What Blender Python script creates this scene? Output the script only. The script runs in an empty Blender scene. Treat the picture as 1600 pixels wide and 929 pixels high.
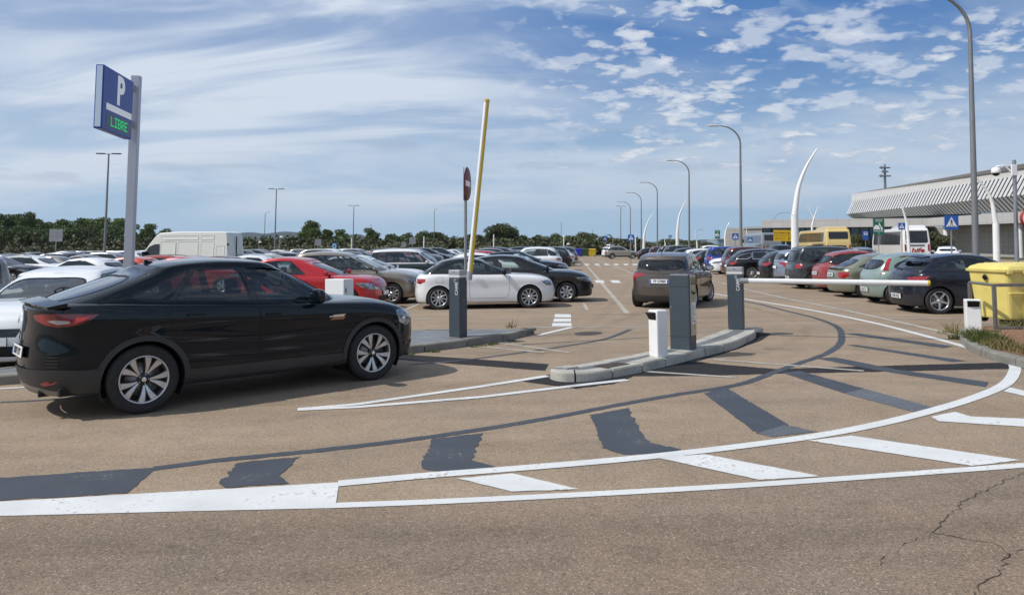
import bpy, bmesh, math, random
import numpy as np
from mathutils import Vector, Matrix, Euler
from mathutils.geometry import delaunay_2d_cdt
random.seed(7); rng = np.random.RandomState(7)
PI = math.pi
SC = bpy.context.scene
COL = SC.collection

# ------------------------------------------------------------------ camera model
FPX, CAMH, PITCH, ROLL, PY = 1155.0, 1.68, 0.0595, 0.009, 317.0
_c, _s = math.cos(PITCH), math.sin(PITCH)
FW = Vector((0, _c, _s)); U0 = Vector((0, -_s, _c)); R0 = Vector((1, 0, 0))
RT = R0*math.cos(ROLL) - U0*math.sin(ROLL); UP = U0*math.cos(ROLL) + R0*math.sin(ROLL)
CAMP = Vector((0, 0, CAMH))
def ray(px, py): return FW + RT*((px-800)/FPX) + UP*((PY-py)/FPX)
def G(px, py, z=0.0):
    d = ray(px, py); t = (z-CAMH)/d.z
    return CAMP + d*t
def at(px, py, Y):
    d = ray(px, py); return CAMP + d*(Y/d.y)
def proj(p):
    v = Vector(p)-CAMP; w = v.dot(FW)
    return 800+FPX*v.dot(RT)/w, PY-FPX*v.dot(UP)/w
LEAN = 0.02          # the paved ground has a 2 % cross fall; plumb things lean by that against it

# ------------------------------------------------------------------ materials
MATS = {}
def newmat(name):
    m = bpy.data.materials.new(name); m.use_nodes = True
    return m, m.node_tree, m.node_tree.nodes['Principled BSDF']
def pm(name, col, rough=0.5, metal=0.0, coat=0.0, spec=0.5, noise=0.0, nscale=20.0, bump=0.0, emis=None, estr=0.0, coat_rough=0.03):
    if name in MATS: return MATS[name]
    m, nt, b = newmat(name)
    b.inputs['Base Color'].default_value = (*col, 1)
    b.inputs['Roughness'].default_value = rough
    b.inputs['Metallic'].default_value = metal
    b.inputs['Coat Weight'].default_value = coat
    b.inputs['Coat Roughness'].default_value = coat_rough
    b.inputs['Specular IOR Level'].default_value = spec
    if emis:
        b.inputs['Emission Color'].default_value = (*emis, 1); b.inputs['Emission Strength'].default_value = estr
    if noise > 0 or bump > 0:
        tc = nt.nodes.new('ShaderNodeTexCoord'); n = nt.nodes.new('ShaderNodeTexNoise')
        n.inputs['Scale'].default_value = nscale; n.inputs['Detail'].default_value = 6
        nt.links.new(tc.outputs['Object'], n.inputs['Vector'])
        if noise > 0:
            mr = nt.nodes.new('ShaderNodeMapRange'); mr.inputs[1].default_value = .3; mr.inputs[2].default_value = .7
            mr.inputs[3].default_value = 1-noise; mr.inputs[4].default_value = 1+noise
            nt.links.new(n.outputs['Fac'], mr.inputs[0])
            mx = nt.nodes.new('ShaderNodeVectorMath'); mx.operation = 'SCALE'
            mx.inputs[0].default_value = col
            nt.links.new(mr.outputs[0], mx.inputs['Scale']); nt.links.new(mx.outputs[0], b.inputs['Base Color'])
        if bump > 0:
            bp = nt.nodes.new('ShaderNodeBump'); bp.inputs['Strength'].default_value = bump; bp.inputs['Distance'].default_value = .01
            nt.links.new(n.outputs['Fac'], bp.inputs['Height']); nt.links.new(bp.outputs[0], b.inputs['Normal'])
    MATS[name] = m
    return m
def paint(name, col, metal=0.35, rough=0.25):
    """car paint: base, clear coat, a film of road dust that gathers low down and on flat tops"""
    if name in MATS: return MATS[name]
    m, nt, b = newmat(name)
    b.inputs['Metallic'].default_value = metal; b.inputs['Coat Weight'].default_value = 0.9; b.inputs['Coat Roughness'].default_value = .02; b.inputs['Specular IOR Level'].default_value = .2
    N = nt.nodes; L = nt.links
    tc = N.new('ShaderNodeTexCoord'); n = N.new('ShaderNodeTexNoise'); n.inputs['Scale'].default_value = 2.3; n.inputs['Detail'].default_value = 7
    L.new(tc.outputs['Object'], n.inputs['Vector'])
    sp = N.new('ShaderNodeSeparateXYZ'); L.new(tc.outputs['Object'], sp.inputs[0])
    mr = N.new('ShaderNodeMapRange'); mr.inputs[1].default_value = .75; mr.inputs[2].default_value = .15; mr.inputs[3].default_value = 0; mr.inputs[4].default_value = .30
    L.new(sp.outputs['Z'], mr.inputs[0])
    ml = N.new('ShaderNodeMath'); ml.operation = 'MULTIPLY'; L.new(mr.outputs[0], ml.inputs[0]); L.new(n.outputs['Fac'], ml.inputs[1])
    ad = N.new('ShaderNodeMath'); ad.operation = 'MULTIPLY_ADD'; L.new(n.outputs['Fac'], ad.inputs[0]); ad.inputs[1].default_value = .012; L.new(ml.outputs[0], ad.inputs[2])
    mx = N.new('ShaderNodeMix'); mx.data_type = 'RGBA'; mx.inputs['A'].default_value = (*col, 1); mx.inputs['B'].default_value = (.15, .125, .10, 1)
    L.new(ad.outputs[0], mx.inputs['Factor']); L.new(mx.outputs['Result'], b.inputs['Base Color'])
    r2 = N.new('ShaderNodeMath'); r2.operation = 'MULTIPLY_ADD'; L.new(ad.outputs[0], r2.inputs[0]); r2.inputs[1].default_value = 1.2; r2.inputs[2].default_value = rough
    L.new(r2.outputs[0], b.inputs['Roughness'])
    cw = N.new('ShaderNodeMath'); cw.operation = 'MULTIPLY_ADD'; L.new(ad.outputs[0], cw.inputs[0]); cw.inputs[1].default_value = -1.3; cw.inputs[2].default_value = .92
    L.new(cw.outputs[0], b.inputs['Coat Weight'])
    MATS[name] = m
    return m
def glassmat(name, tint, gloss=1.0, ior=1.5):
    if name in MATS: return MATS[name]
    m = bpy.data.materials.new(name); m.use_nodes = True; nt = m.node_tree; N = nt.nodes; L = nt.links
    N.clear(); out = N.new('ShaderNodeOutputMaterial'); mx = N.new('ShaderNodeMixShader')
    tr = N.new('ShaderNodeBsdfTransparent'); tr.inputs[0].default_value = (*tint, 1)
    gl = N.new('ShaderNodeBsdfGlossy'); gl.inputs['Roughness'].default_value = .02; gl.inputs[0].default_value = (gloss, gloss, gloss, 1)
    fr = N.new('ShaderNodeFresnel'); fr.inputs[0].default_value = ior
    f2 = N.new('ShaderNodeMath'); f2.operation = 'MULTIPLY_ADD'; f2.inputs[1].default_value = 1.2; f2.inputs[2].default_value = .02
    L.new(fr.outputs[0], f2.inputs[0]); L.new(f2.outputs[0], mx.inputs[0])
    L.new(tr.outputs[0], mx.inputs[1]); L.new(gl.outputs[0], mx.inputs[2]); L.new(mx.outputs[0], out.inputs[0])
    MATS[name] = m
    return m
M_GLASS = glassmat('car_glass', (.70, .77, .75))
M_GLASSD = glassmat('car_glass_tinted', (.34, .39, .40))
M_FARGL = pm('far_glass', (.012, .016, .02), .06, 0, 0, .7)
M_BLK = pm('black_plastic', (.010, .010, .011), .5, 0, 0, .3, noise=.25, nscale=9)
M_CLAD = pm('cladding', (.024, .025, .027), .42, 0, 0, .5, noise=.15, nscale=6)
M_TRIM = pm('gloss_black', (.008, .008, .009), .12, coat=.5)
M_RUB = pm('tyre_rubber', (.022, .021, .021), .85, noise=.3, nscale=30)
M_ALU = pm('alloy', (.55, .56, .58), .28, .85, noise=.12, nscale=14)
M_ALUD = pm('dark_alloy', (.03, .03, .032), .35, .4)
M_CHR = pm('chrome', (.75, .76, .78), .12, 1)
M_RED = pm('tail_red', (.30, .006, .010), .12, 0, 1, .6, noise=.55, nscale=18)
M_REDD = pm('tail_dark_red', (.17, .005, .009), .1, 0, 1, .5, noise=.5, nscale=10)
M_LAMP = pm('headlamp', (.24, .26, .28), .1, .5, 1, noise=.75, nscale=16)
M_LAMPW = pm('lamp_white', (.75, .78, .8), .15, .2, 1)
M_ORG = pm('indicator', (.6, .18, .02), .2, 0, .6)
M_INT = pm('cabin', (.03, .03, .032), .8)
M_SEAT = pm('seat_cloth', (.06, .06, .065), .9)
M_UND = pm('underbody', (.008, .008, .008), .9)
M_PLT = pm('plate_white', (.75, .76, .76), .35)
M_PBLU = pm('plate_blue', (.02, .06, .35), .4)
M_PTXT = pm('plate_text', (.01, .01, .012), .5)
M_GALV = pm('galvanised', (.30, .31, .32), .45, .6, noise=.15, nscale=5)
M_WHT = pm('white_paint_metal', (.78, .78, .77), .35, 0, .2, noise=.04, nscale=4)
M_SLATE = pm('slate_paint', (.045, .062, .078), .45, 0, .1, noise=.08, nscale=4)

# ------------------------------------------------------------------ objects
def tag(o, label=None, cat=None, group=None, kind=None):
    if label: o['label'] = label
    if cat: o['category'] = cat
    if group: o['group'] = group
    if kind: o['kind'] = kind
    return o
def empty(name, loc=(0, 0, 0), rz=0.0, lean=0.0, label=None, cat=None, group=None):
    o = bpy.data.objects.new(name, None); COL.objects.link(o); o.empty_display_size = .3
    o.matrix_world = Matrix.Translation(Vector(loc)) @ Matrix.Rotation(lean, 4, 'Y') @ Matrix.Rotation(rz, 4, 'Z')
    bits = o.matrix_world.copy(); o.matrix_basis = bits
    return tag(o, label, cat, group)
class MB:
    """collects polygons with material slots"""
    def __init__(s): s.v = []; s.f = []; s.m = []; s.sm = []; s.mats = []
    def mi(s, mat):
        if mat not in s.mats: s.mats.append(mat)
        return s.mats.index(mat)
    def add(s, vs, fs, mat, smooth=False):
        b = len(s.v); s.v += [tuple(v) for v in vs]; k = s.mi(mat)
        for f in fs: s.f.append(tuple(i+b for i in f)); s.m.append(k); s.sm.append(smooth)
        return s
    def box(s, lo, hi, mat, bev=0.0, M=None):
        bm = bmesh.new(); bmesh.ops.create_cube(bm, size=1)
        for v in bm.verts:
            v.co = Vector([lo[i]+(v.co[i]+.5)*(hi[i]-lo[i]) for i in range(3)])
        if bev > 0: bmesh.ops.bevel(bm, geom=bm.edges[:], offset=bev, segments=2, affect='EDGES', profile=.5)
        return s.bm(bm, mat, M, smooth=False)
    def bm(s, bm, mat, M=None, smooth=False):
        if M is not None: bm.transform(M)
        bm.verts.index_update()
        s.add([v.co[:] for v in bm.verts], [[v.index for v in f.verts] for f in bm.faces], mat, smooth); bm.free(); return s
    def tube(s, pts, rad, mat, seg=10, caps=True, smooth=True):
        pts = [Vector(p) for p in pts]; n = len(pts)
        if not hasattr(rad, '__len__'): rad = [rad]*n
        vs = []; fs = []; up = None
        for i, p in enumerate(pts):
            d = (pts[min(i+1, n-1)]-pts[max(i-1, 0)]).normalized()
            if up is None: up = d.orthogonal().normalized()
            up = (up-d*up.dot(d)).normalized(); sd = d.cross(up)
            for k in range(seg):
                a = 2*PI*k/seg; vs.append(p+(up*math.cos(a)+sd*math.sin(a))*rad[i])
        for i in range(n-1):
            for k in range(seg):
                k2 = (k+1) % seg; fs.append((i*seg+k, i*seg+k2, (i+1)*seg+k2, (i+1)*seg+k))
        s.add(vs, fs, mat, smooth)
        if caps: s.add(vs[:seg], [tuple(range(seg))[::-1]], mat); s.add(vs[-seg:], [tuple(range(seg))], mat)
        return s
    def lathe(s, prof, mat, seg=32, axis='Z', M=None, smooth=True):
        vs = []; fs = []; n = len(prof)
        for k in range(seg):
            a = 2*PI*k/seg
            for r, h in prof:
                v = Vector((r*math.cos(a), r*math.sin(a), h))
                if axis == 'Y': v = Vector((v.x, v.z, -v.y))     # height runs along +Y
                if M is not None: v = M @ v
                vs.append(v)
        for k in range(seg):
            k2 = (k+1) % seg
            for i in range(n-1): fs.append((k*n+i, k2*n+i, k2*n+i+1, k*n+i+1))
        return s.add(vs, fs, mat, smooth)
    def prism(s, poly, lo, hi, mat, M=None, axis='Z'):
        n = len(poly)
        def P(p, h):
            v = Vector((p[0], p[1], h)) if axis == 'Z' else (Vector((p[0], h, p[1])) if axis == 'Y' else Vector((h, p[0], p[1])))
            return M @ v if M is not None else v
        vs = [P(p, lo) for p in poly]+[P(p, hi) for p in poly]
        fs = [tuple(range(n))[::-1], tuple(range(n, 2*n))]+[(i, (i+1) % n, n+(i+1) % n, n+i) for i in range(n)]
        return s.add(vs, fs, mat)
    def mesh(s, name):
        me = bpy.data.meshes.new(name); me.from_pydata(s.v, [], s.f)
        for m in s.mats: me.materials.append(m)
        me.polygons.foreach_set('material_index', s.m); me.polygons.foreach_set('use_smooth', s.sm)
        me.update(); return me
    def build(s, name, parent=None, fix=True):
        me = s.mesh(name)
        if fix:
            bm = bmesh.new(); bm.from_mesh(me); bmesh.ops.recalc_face_normals(bm, faces=bm.faces); bm.to_mesh(me); bm.free()
        o = bpy.data.objects.new(name, me); COL.objects.link(o)
        if parent: o.parent = parent
        return o
def text_mb(mb, txt, size, mat, M, thick=0.002, bold=0.0, sx=1.0):
    cu = bpy.data.curves.new('t', 'FONT'); cu.body = txt; cu.size = size; cu.extrude = thick; cu.offset = bold
    cu.align_x = 'CENTER'; cu.align_y = 'CENTER'; cu.resolution_u = 3
    o = bpy.data.objects.new('t', cu); COL.objects.link(o)
    dg = bpy.context.evaluated_depsgraph_get(); me = bpy.data.meshes.new_from_object(o.evaluated_get(dg))
    vs = [M @ Vector((v.co.x*sx, v.co.y, v.co.z)) for v in me.vertices]
    mb.add(vs, [tuple(p.vertices) for p in me.polygons], mat)
    bpy.data.objects.remove(o); bpy.data.curves.remove(cu); bpy.data.meshes.remove(me)
def frame(o, x, y):
    """matrix with origin o, local x/y axes given, z = x cross y"""
    x = Vector(x).normalized(); y = Vector(y).normalized(); z = x.cross(y).normalized(); y = z.cross(x)
    M = Matrix((x, y, z)).transposed().to_4x4(); M.translation = Vector(o); return M
def copy_tree(o, parent=None):
    c = o.copy(); COL.objects.link(c)
    if parent: c.parent = parent
    for ch in KIDS.get(o.name, []): copy_tree(ch, c)
    return c
KIDS = {}
def kids_index():
    KIDS.clear()
    for o in bpy.data.objects:
        if o.parent: KIDS.setdefault(o.parent.name, []).append(o)

# ------------------------------------------------------------------ car surfaces
def crv(pts):
    """smooth monotone-ish curve through (x, v) points -> function"""
    P = np.array(sorted(pts), float); x = P[:, 0]; y = P[:, 1]
    h = np.diff(x); d = np.diff(y)/h; m = np.zeros(len(x))
    m[0] = d[0]; m[-1] = d[-1]
    for i in range(1, len(x)-1):
        m[i] = 0 if d[i-1]*d[i] <= 0 else 2*d[i-1]*d[i]/(d[i-1]+d[i])
    def f(q):
        q = np.clip(np.asarray(q, float), x[0], x[-1]); i = np.clip(np.searchsorted(x, q)-1, 0, len(x)-2)
        t = (q-x[i])/h[i]
        return (2*t**3-3*t**2+1)*y[i]+(t**3-2*t**2+t)*h[i]*m[i]+(-2*t**3+3*t**2)*y[i+1]+(t**3-t**2)*h[i]*m[i+1]
    return f
class Loft:
    """rows: list of (yf, xr, xf, zfun(x)) ; plan outline is a superellipse; closed form in (u, t)"""
    def __init__(s, rows, nr, mr, nf, mf, length, W, flare=None):
        s.rows = rows; s.K = len(rows); s.W = W; s.flare = flare; s.L = length
        X = np.concatenate([-1+np.linspace(0, 1, 900)**3, 1-np.linspace(1, 0, 900)[1:]**3])
        Y = np.where(X < 0, np.clip(1-np.abs(X)**nr, 0, 1)**(1/mr), np.clip(1-np.abs(X)**nf, 0, 1)**(1/mf))
        a = np.concatenate([[0], np.cumsum(np.hypot(np.diff(X)*length/2, np.diff(Y)*W))])
        s.UM = a[-1]; s.tu, s.tX, s.tY = a, X, Y
        K = s.K; s.kn = np.concatenate([[0]*3, np.arange(K-2), [K-3]*3]).astype(float); s.TM = K-3.0
        s.grev = np.array([s.kn[i+1:i+4].mean() for i in range(K)])
        s.TS = 1.0
        s._grid = None
    def basis(s, t):
        t = np.clip(t, 0, s.TM-1e-9); K = s.K; kn = s.kn
        B = [((t >= kn[i]) & (t < kn[i+1])).astype(float) for i in range(len(kn)-1)]
        for p in range(1, 4):
            nB = []
            for i in range(len(kn)-1-p):
                a = kn[i+p]-kn[i]; b = kn[i+p+1]-kn[i+1]
                v = 0
                if a > 0: v = v+(t-kn[i])/a*B[i]
                if b > 0: v = v+(kn[i+p+1]-t)/b*B[i+1]
                nB.append(v if not np.isscalar(v) else np.zeros_like(t))
            B = nB
        return np.stack(B[:K], -1)
    def ev(s, u, t):
        u = np.asarray(u, float); t = np.asarray(t, float)
        X = np.interp(u, s.tu, s.tX); Yf = np.interp(u, s.tu, s.tY); B = s.basis(t)
        P = np.zeros(u.shape+(3,))
        for i, (yf, xr, xf, zf) in enumerate(s.rows):
            x = xr+(xf-xr)*(X+1)/2
            y = Yf*(yf(x) if callable(yf) else yf)*s.W
            if s.flare is not None: y = y*(1+s.flare(i, x))
            z = zf(x, X)
            P[..., 0] += B[..., i]*x; P[..., 1] += B[..., i]*y; P[..., 2] += B[..., i]*z
        return P
    def nrm(s, u, t, e=.02):
        u0 = np.clip(u-e, 0, s.UM); u1 = np.clip(u+e, 0, s.UM); t0 = np.clip(t-e, 0, s.TM); t1 = np.clip(t+e, 0, s.TM)
        a = s.ev(u1, t)-s.ev(u0, t); b = s.ev(u, t1)-s.ev(u, t0)
        n = np.cross(b, a); l = np.linalg.norm(n, axis=-1, keepdims=True)
        bad = l[..., 0] < 1e-7
        n = n/np.maximum(l, 1e-9)
        if bad.any(): n[bad] = s.nrm(np.clip(u[bad], .05, s.UM-.05), np.clip(t[bad]-.1, .02, s.TM-.05)) if e < .1 else (0, 0, 1)
        end = (u < .004) | (u > s.UM-.004)
        n[end, 1] = 0; top = t > s.TM-.004; n[top, 1] = 0
        n /= np.maximum(np.linalg.norm(n, axis=-1, keepdims=True), 1e-9)
        return n
    def grid(s):
        if s._grid is None:
            s.gu = np.linspace(0, s.UM, 150); s.gt = np.linspace(0, s.TM, 60)
            UU, TT = np.meshgrid(s.gu, s.gt, indexing='ij'); s._grid = (UU, TT, s.ev(UU, TT))
        return s._grid
    def inv(s, P, w=(1, 1, 1), tlim=None, ulim=None):
        UU, TT, GP = s.grid(); w = np.array(w, float); P = np.array(P, float).reshape(-1, 3)
        u0, u1 = ulim or (0, s.UM); t0, t1 = tlim or (0, s.TM)
        iu = np.where((s.gu >= u0-.03) & (s.gu <= u1+.03))[0]; it = np.where((s.gt >= t0-.17) & (s.gt <= t1+.17))[0]
        g = (GP[iu][:, it]*w).reshape(-1, 3); gu = UU[iu][:, it].ravel(); gt = TT[iu][:, it].ravel()
        k = np.concatenate([((g[None]-(P[i:i+40]*w)[:, None])**2).sum(-1).argmin(1) for i in range(0, len(P), 40)])
        u, t = gu[k], gt[k]; du, dt = s.gu[1], s.gt[1]
        A, B = [q.ravel() for q in np.meshgrid(np.linspace(-1, 1, 5), np.linspace(-1, 1, 5), indexing='ij')]
        for _ in range(6):
            a = np.clip(u[:, None]+A*du, max(u0, 0), min(u1, s.UM)); b = np.clip(t[:, None]+B*dt, max(t0, 0), min(t1, s.TM))
            q = s.ev(a, b); dd = (((q-P[:, None])*w)**2).sum(-1); m = dd.argmin(1); r = np.arange(len(u))
            u, t = a[r, m], b[r, m]; du *= .5; dt *= .5
        return [(float(x), float(y)) for x, y in zip(u, t)]
    def uX(s, X): return float(np.interp(X, s.tX, s.tu))
    def uY(s, yf, front=True):
        h = len(s.tX)//2
        if front: return float(np.interp(-yf, -s.tY[h:], s.tu[h:]))
        return float(np.interp(yf, s.tY[:h], s.tu[:h]))
    def tess(s, regions, du=.06, nt=26, hole='hole'):
        """regions: list of (name, polygon in (u,t)) later ones win. returns dict name -> (verts, normals, tris) mirrored to both sides"""
        us = np.linspace(0, s.UM, max(8, int(s.UM/du))); ts = np.linspace(0, s.TM, nt)
        sc = 0.14                                   # metric for t
        pts = []; edges = []; faces = []
        for u in us:
            for t in ts: pts.append((u, t*sc))
        nu, ntt = len(us), len(ts)
        for a in range(nu-1): edges += [(a*ntt, (a+1)*ntt), (a*ntt+ntt-1, (a+1)*ntt+ntt-1)]
        for b in range(ntt-1): edges += [(b, b+1), ((nu-1)*ntt+b, (nu-1)*ntt+b+1)]
        names = []
        for nm, poly in regions:
            k = len(pts); q = []
            for (u, t) in poly:
                q.append((min(max(u, 0), s.UM), min(max(t, 0), s.TM)*sc))
            qq = [q[0]]
            for p in q[1:]:
                if (p[0]-qq[-1][0])**2+(p[1]-qq[-1][1])**2 > 1e-7: qq.append(p)
            if (qq[0][0]-qq[-1][0])**2+(qq[0][1]-qq[-1][1])**2 < 1e-7: qq.pop()
            ar = sum(qq[i][0]*qq[(i+1) % len(qq)][1]-qq[(i+1) % len(qq)][0]*qq[i][1] for i in range(len(qq)))
            if ar < 0: qq = qq[::-1]
            pts += qq; faces.append(tuple(range(k, k+len(qq)))); names.append(nm)
        # drop grid points lying very near a region outline so triangles stay well shaped
        if faces:
            ol = []
            for f in faces:
                P = np.array([pts[i] for i in f]+[pts[f[0]]])
                for a, b in zip(P[:-1], P[1:]):
                    n = max(1, int(np.hypot(*(b-a))/.01)); ol.append(a+(b-a)*np.linspace(0, 1, n, endpoint=False)[:, None])
            ol = np.concatenate(ol); g = np.array(pts[:nu*ntt]); keep = np.ones(len(g), bool)
            for i in range(0, len(g), 500):
                d = ((g[i:i+500, None]-ol[None])**2).sum(-1).min(1); keep[i:i+500] = d > .012**2
            ii = np.arange(len(g)); bd = (ii % ntt == 0) | (ii % ntt == ntt-1) | (ii < ntt) | (ii >= (nu-1)*ntt)
            keep |= bd
            mp = -np.ones(len(pts), int); mp[:len(g)][keep] = np.arange(keep.sum()); n0 = keep.sum()
            mp[len(g):] = np.arange(len(pts)-len(g))+n0
            pts = [pts[i] for i in range(len(pts)) if mp[i] >= 0]
            edges = [(mp[a], mp[b]) for a, b in edges]; faces = [tuple(int(mp[i]) for i in f) for f in faces]
            edges = [(int(a), int(b)) for a, b in edges]
        vo, eo, fo, _, _, of = delaunay_2d_cdt([Vector(p) for p in pts], edges, faces, 0, 1e-6, True)
        V = np.array([(v.x, v.y/sc) for v in vo]); u = np.clip(V[:, 0], 0, s.UM); t = np.clip(V[:, 1], 0, s.TM)
        P = s.ev(u, t); Nn = s.nrm(u, t)
        P[(u < 1e-5) | (u > s.UM-1e-5), 1] = 0; P[t > s.TM-1e-5, 1] = 0
        groups = {}
        for f, ids in zip(fo, of):
            nm = 'body' if not ids else names[max(ids)]
            if nm.startswith(hole): continue
            a, b, c = P[f[0]], P[f[1]], P[f[2]]
            if np.linalg.norm(np.cross(b-a, c-a)) < 1e-9: continue
            groups.setdefault(nm, []).append(f)
        out = {}
        for nm, fs in groups.items():
            used = sorted({i for f in fs for i in f}); mp = {i: k for k, i in enumerate(used)}
            vs = P[used]; ns = Nn[used]; tri = np.array([[mp[i] for i in f] for f in fs])
            fn = np.cross(vs[tri[:, 1]]-vs[tri[:, 0]], vs[tri[:, 2]]-vs[tri[:, 0]]); flip = (fn*ns[tri].sum(1)).sum(-1) < 0
            tri[flip] = tri[flip][:, ::-1]
            mir = vs*np.array([1, -1, 1]); cen = vs[:, 1] < 1e-6
            idx = np.zeros(len(vs), int); idx[~cen] = np.arange((~cen).sum())+len(vs); idx[cen] = np.where(cen)[0]
            out[nm] = (vs, ns, tri, mir[~cen], (ns*np.array([1, -1, 1]))[~cen], idx[tri][:, ::-1])
        return out
def surf_mesh(name, d, mat, off=0.0, side=0, sides=(1, -1)):
    """side: 0 both halves in one mesh, +1 / -1 one half only"""
    vs, ns, tri, mv, mn, mt = d
    if side == 0: V = np.concatenate([vs, mv]); Nn = np.concatenate([ns, mn]); T = np.concatenate([tri, mt])
    elif side > 0: V, Nn, T = vs, ns, tri
    else: V, Nn, T = vs*np.array([1, -1, 1]), ns*np.array([1, -1, 1]), tri[:, ::-1]
    V = V+Nn*off
    me = bpy.data.meshes.new(name); me.from_pydata(V.tolist(), [], T.tolist()); me.materials.append(mat)
    me.polygons.foreach_set('use_smooth', [True]*len(T)); me.update()
    me.normals_split_custom_set_from_vertices(Nn.tolist())
    return me
def rrect(u0, u1, t0, t1, ru=.05, rt=.15, n=4):
    """rounded rectangle in (u, t)"""
    pts = []
    for cx, cy, a0 in ((u1-ru, t1-rt, 0), (u0+ru, t1-rt, 90), (u0+ru, t0+rt, 180), (u1-ru, t0+rt, 270)):
        for k in range(n+1):
            a = math.radians(a0+90*k/n); pts.append((cx+ru*math.cos(a), cy+rt*math.sin(a)))
    return pts
def dens(poly, d=.04, closed=True):
    out = []; n = len(poly)
    for i in range(n if closed else n-1):
        a = np.array(poly[i], float); b = np.array(poly[(i+1) % n], float); k = max(1, int(np.linalg.norm(b-a)/d))
        for j in range(k): out.append(tuple(a+(b-a)*j/k))
    if not closed: out.append(tuple(poly[-1]))
    return out
def smooth_poly(poly, it=2):
    P = [np.array(p, float) for p in poly]
    for _ in range(it):
        Q = []
        for i in range(len(P)):
            a, b = P[i], P[(i+1) % len(P)]; Q += [a*.75+b*.25, a*.25+b*.75]
        P = Q
    return [tuple(p) for p in P]
def wheel_mesh(R, rr, w, style, simple=False):
    """axis +Y is outward; returns tyre mesh, rim mesh"""
    t = MB(); h = w/2
    prof = [(rr-.005, -h+.02), (rr+.02, -h), (R-.035, -h-.004), (R-.012, -h+.012), (R-.001, -h+.035), (R, 0), (R-.001, h-.035), (R-.012, h-.012), (R-.035, h+.004), (rr+.02, h), (rr-.005, h-.02)]
    sg = 20 if simple else 44
    t.lathe(prof, M_RUB, sg, 'Y')
    if not simple:
        for g in (-.045, -.015, .015, .045): t.lathe([(R+.0012, g-.004), (R+.0012, g+.004)], M_UND, sg, 'Y')
        t.lathe([(rr+.05, h+.0035), (rr+.056, h+.006), (rr+.062, h+.0045)], M_RUB, sg, 'Y')
    r = MB()
    r.lathe([(rr, h-.022), (rr+.004, h-.006), (rr-.006, h-.004), (rr-.016, h-.014), (rr-.02, h-.05), (rr-.03, -h+.03)], M_ALU, sg, 'Y')
    r.lathe([(rr-.02, h-.085), (0.001, h-.085)], M_UND, sg, 'Y')
    if simple:
        r.lathe([(rr-.01, h-.03), (rr*.6, h-.012), (0.001, h-.02)], M_ALU, 16, 'Y'); 
        for k in range(5):
            a = 2*PI*k/5; c, s = math.cos(a), math.sin(a)
            q = [(rr*.85, -.035), (rr*.85, .035), (rr*.35, .015), (rr*.35, -.015)]
            r.add([(x*c-y*s, h-.008, x*s+y*c) for x, y in q], [(0, 1, 2, 3)], M_UND)
        return t.mesh('tyre'), r.mesh('rim')
    def spoke(a0, a1, w0, w1, mat, r0=.04, y0=-.03, side=None, mid=None):
        n = 5; vs = []
        for i in range(n+1):
            f = i/n; rad = r0+(rr-.008-r0)*f; a = a0+(a1-a0)*f; ww = (w0+(w1-w0)*f)/2
            if mid: ww = (w0*(1-f)+w1*f)/2+math.sin(PI*f)*mid
            y = h+y0*(1-f)**1.5-.012*f-.006
            c, s = math.cos(a), math.sin(a)
            for q, dy in ((-1, -.03), (-.9, -.003), (-.6, 0), (.6, 0), (.9, -.003), (1, -.03)):
                vs.append((rad*c-q*ww*s, y+dy, rad*s+q*ww*c))
        fs = [(i*6+j, i*6+j+1, (i+1)*6+j+1, (i+1)*6+j) for i in range(n) for j in range(5)]
        top = [(i*6+2, i*6+3, (i+1)*6+3, (i+1)*6+2) for i in range(n)]
        r.add(vs, [f for f in fs if f not in top], side or mat); r.add(vs, top, mat)
    if style == 'v5':
        for k in range(5):
            a = 2*PI*k/5+PI/2+.1
            for sg_ in (-1, 1): spoke(a+sg_*.12, a+sg_*.29, .016, .108, M_ALU, .045, -.035, M_ALUD)
    elif style == 'ten':
        for k in range(5):
            a = 2*PI*k/5+PI/2
            for sg_ in (-1, 1): spoke(a+sg_*.16, a+sg_*.24, .022, .030, M_ALU)
    elif style == 'multi':
        for k in range(10): spoke(2*PI*k/10+.2, 2*PI*k/10+.2+.05, .024, .036, M_ALU)
    elif style == 'cap7':
        for k in range(7): spoke(2*PI*k/7+.3, 2*PI*k/7+.3, .05, .075, M_ALU, .05, -.01)
    else:
        for k in range(5): spoke(2*PI*k/5+PI/2, 2*PI*k/5+PI/2, .065, .06, M_ALU, .04, -.02, None, -.008)
    r.lathe([(.062, h-.06), (.062, h-.035), (.05, h-.03), (.03, h-.028), (.03, h-.022), (.001, h-.02)], M_ALUD if style == 'v5' else M_ALU, 20, 'Y')
    r.lathe([(.024, h-.019), (.001, h-.017)], M_CHR, 14, 'Y')
    for k in range(5):
        a = 2*PI*k/5+.3; r.lathe([(.007, -.005), (.007, .004), (.001, .005)], M_CHR, 6, 'Y', Matrix.Translation((.047*math.cos(a), h-.03, .047*math.sin(a))))
    r.lathe([(rr*.72, h-.084), (rr*.72, h-.076), (.001, h-.074)], pm('brake_disc', (.22, .21, .2), .4, .8), 24, 'Y')
    return t.mesh('tyre'), r.mesh('rim')
WHEELS = {}
def get_wheel(R, rr, w, style, simple=False):
    k = (R, rr, w, style, simple)
    if k not in WHEELS: WHEELS[k] = wheel_mesh(*k)
    return WHEELS[k]

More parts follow.
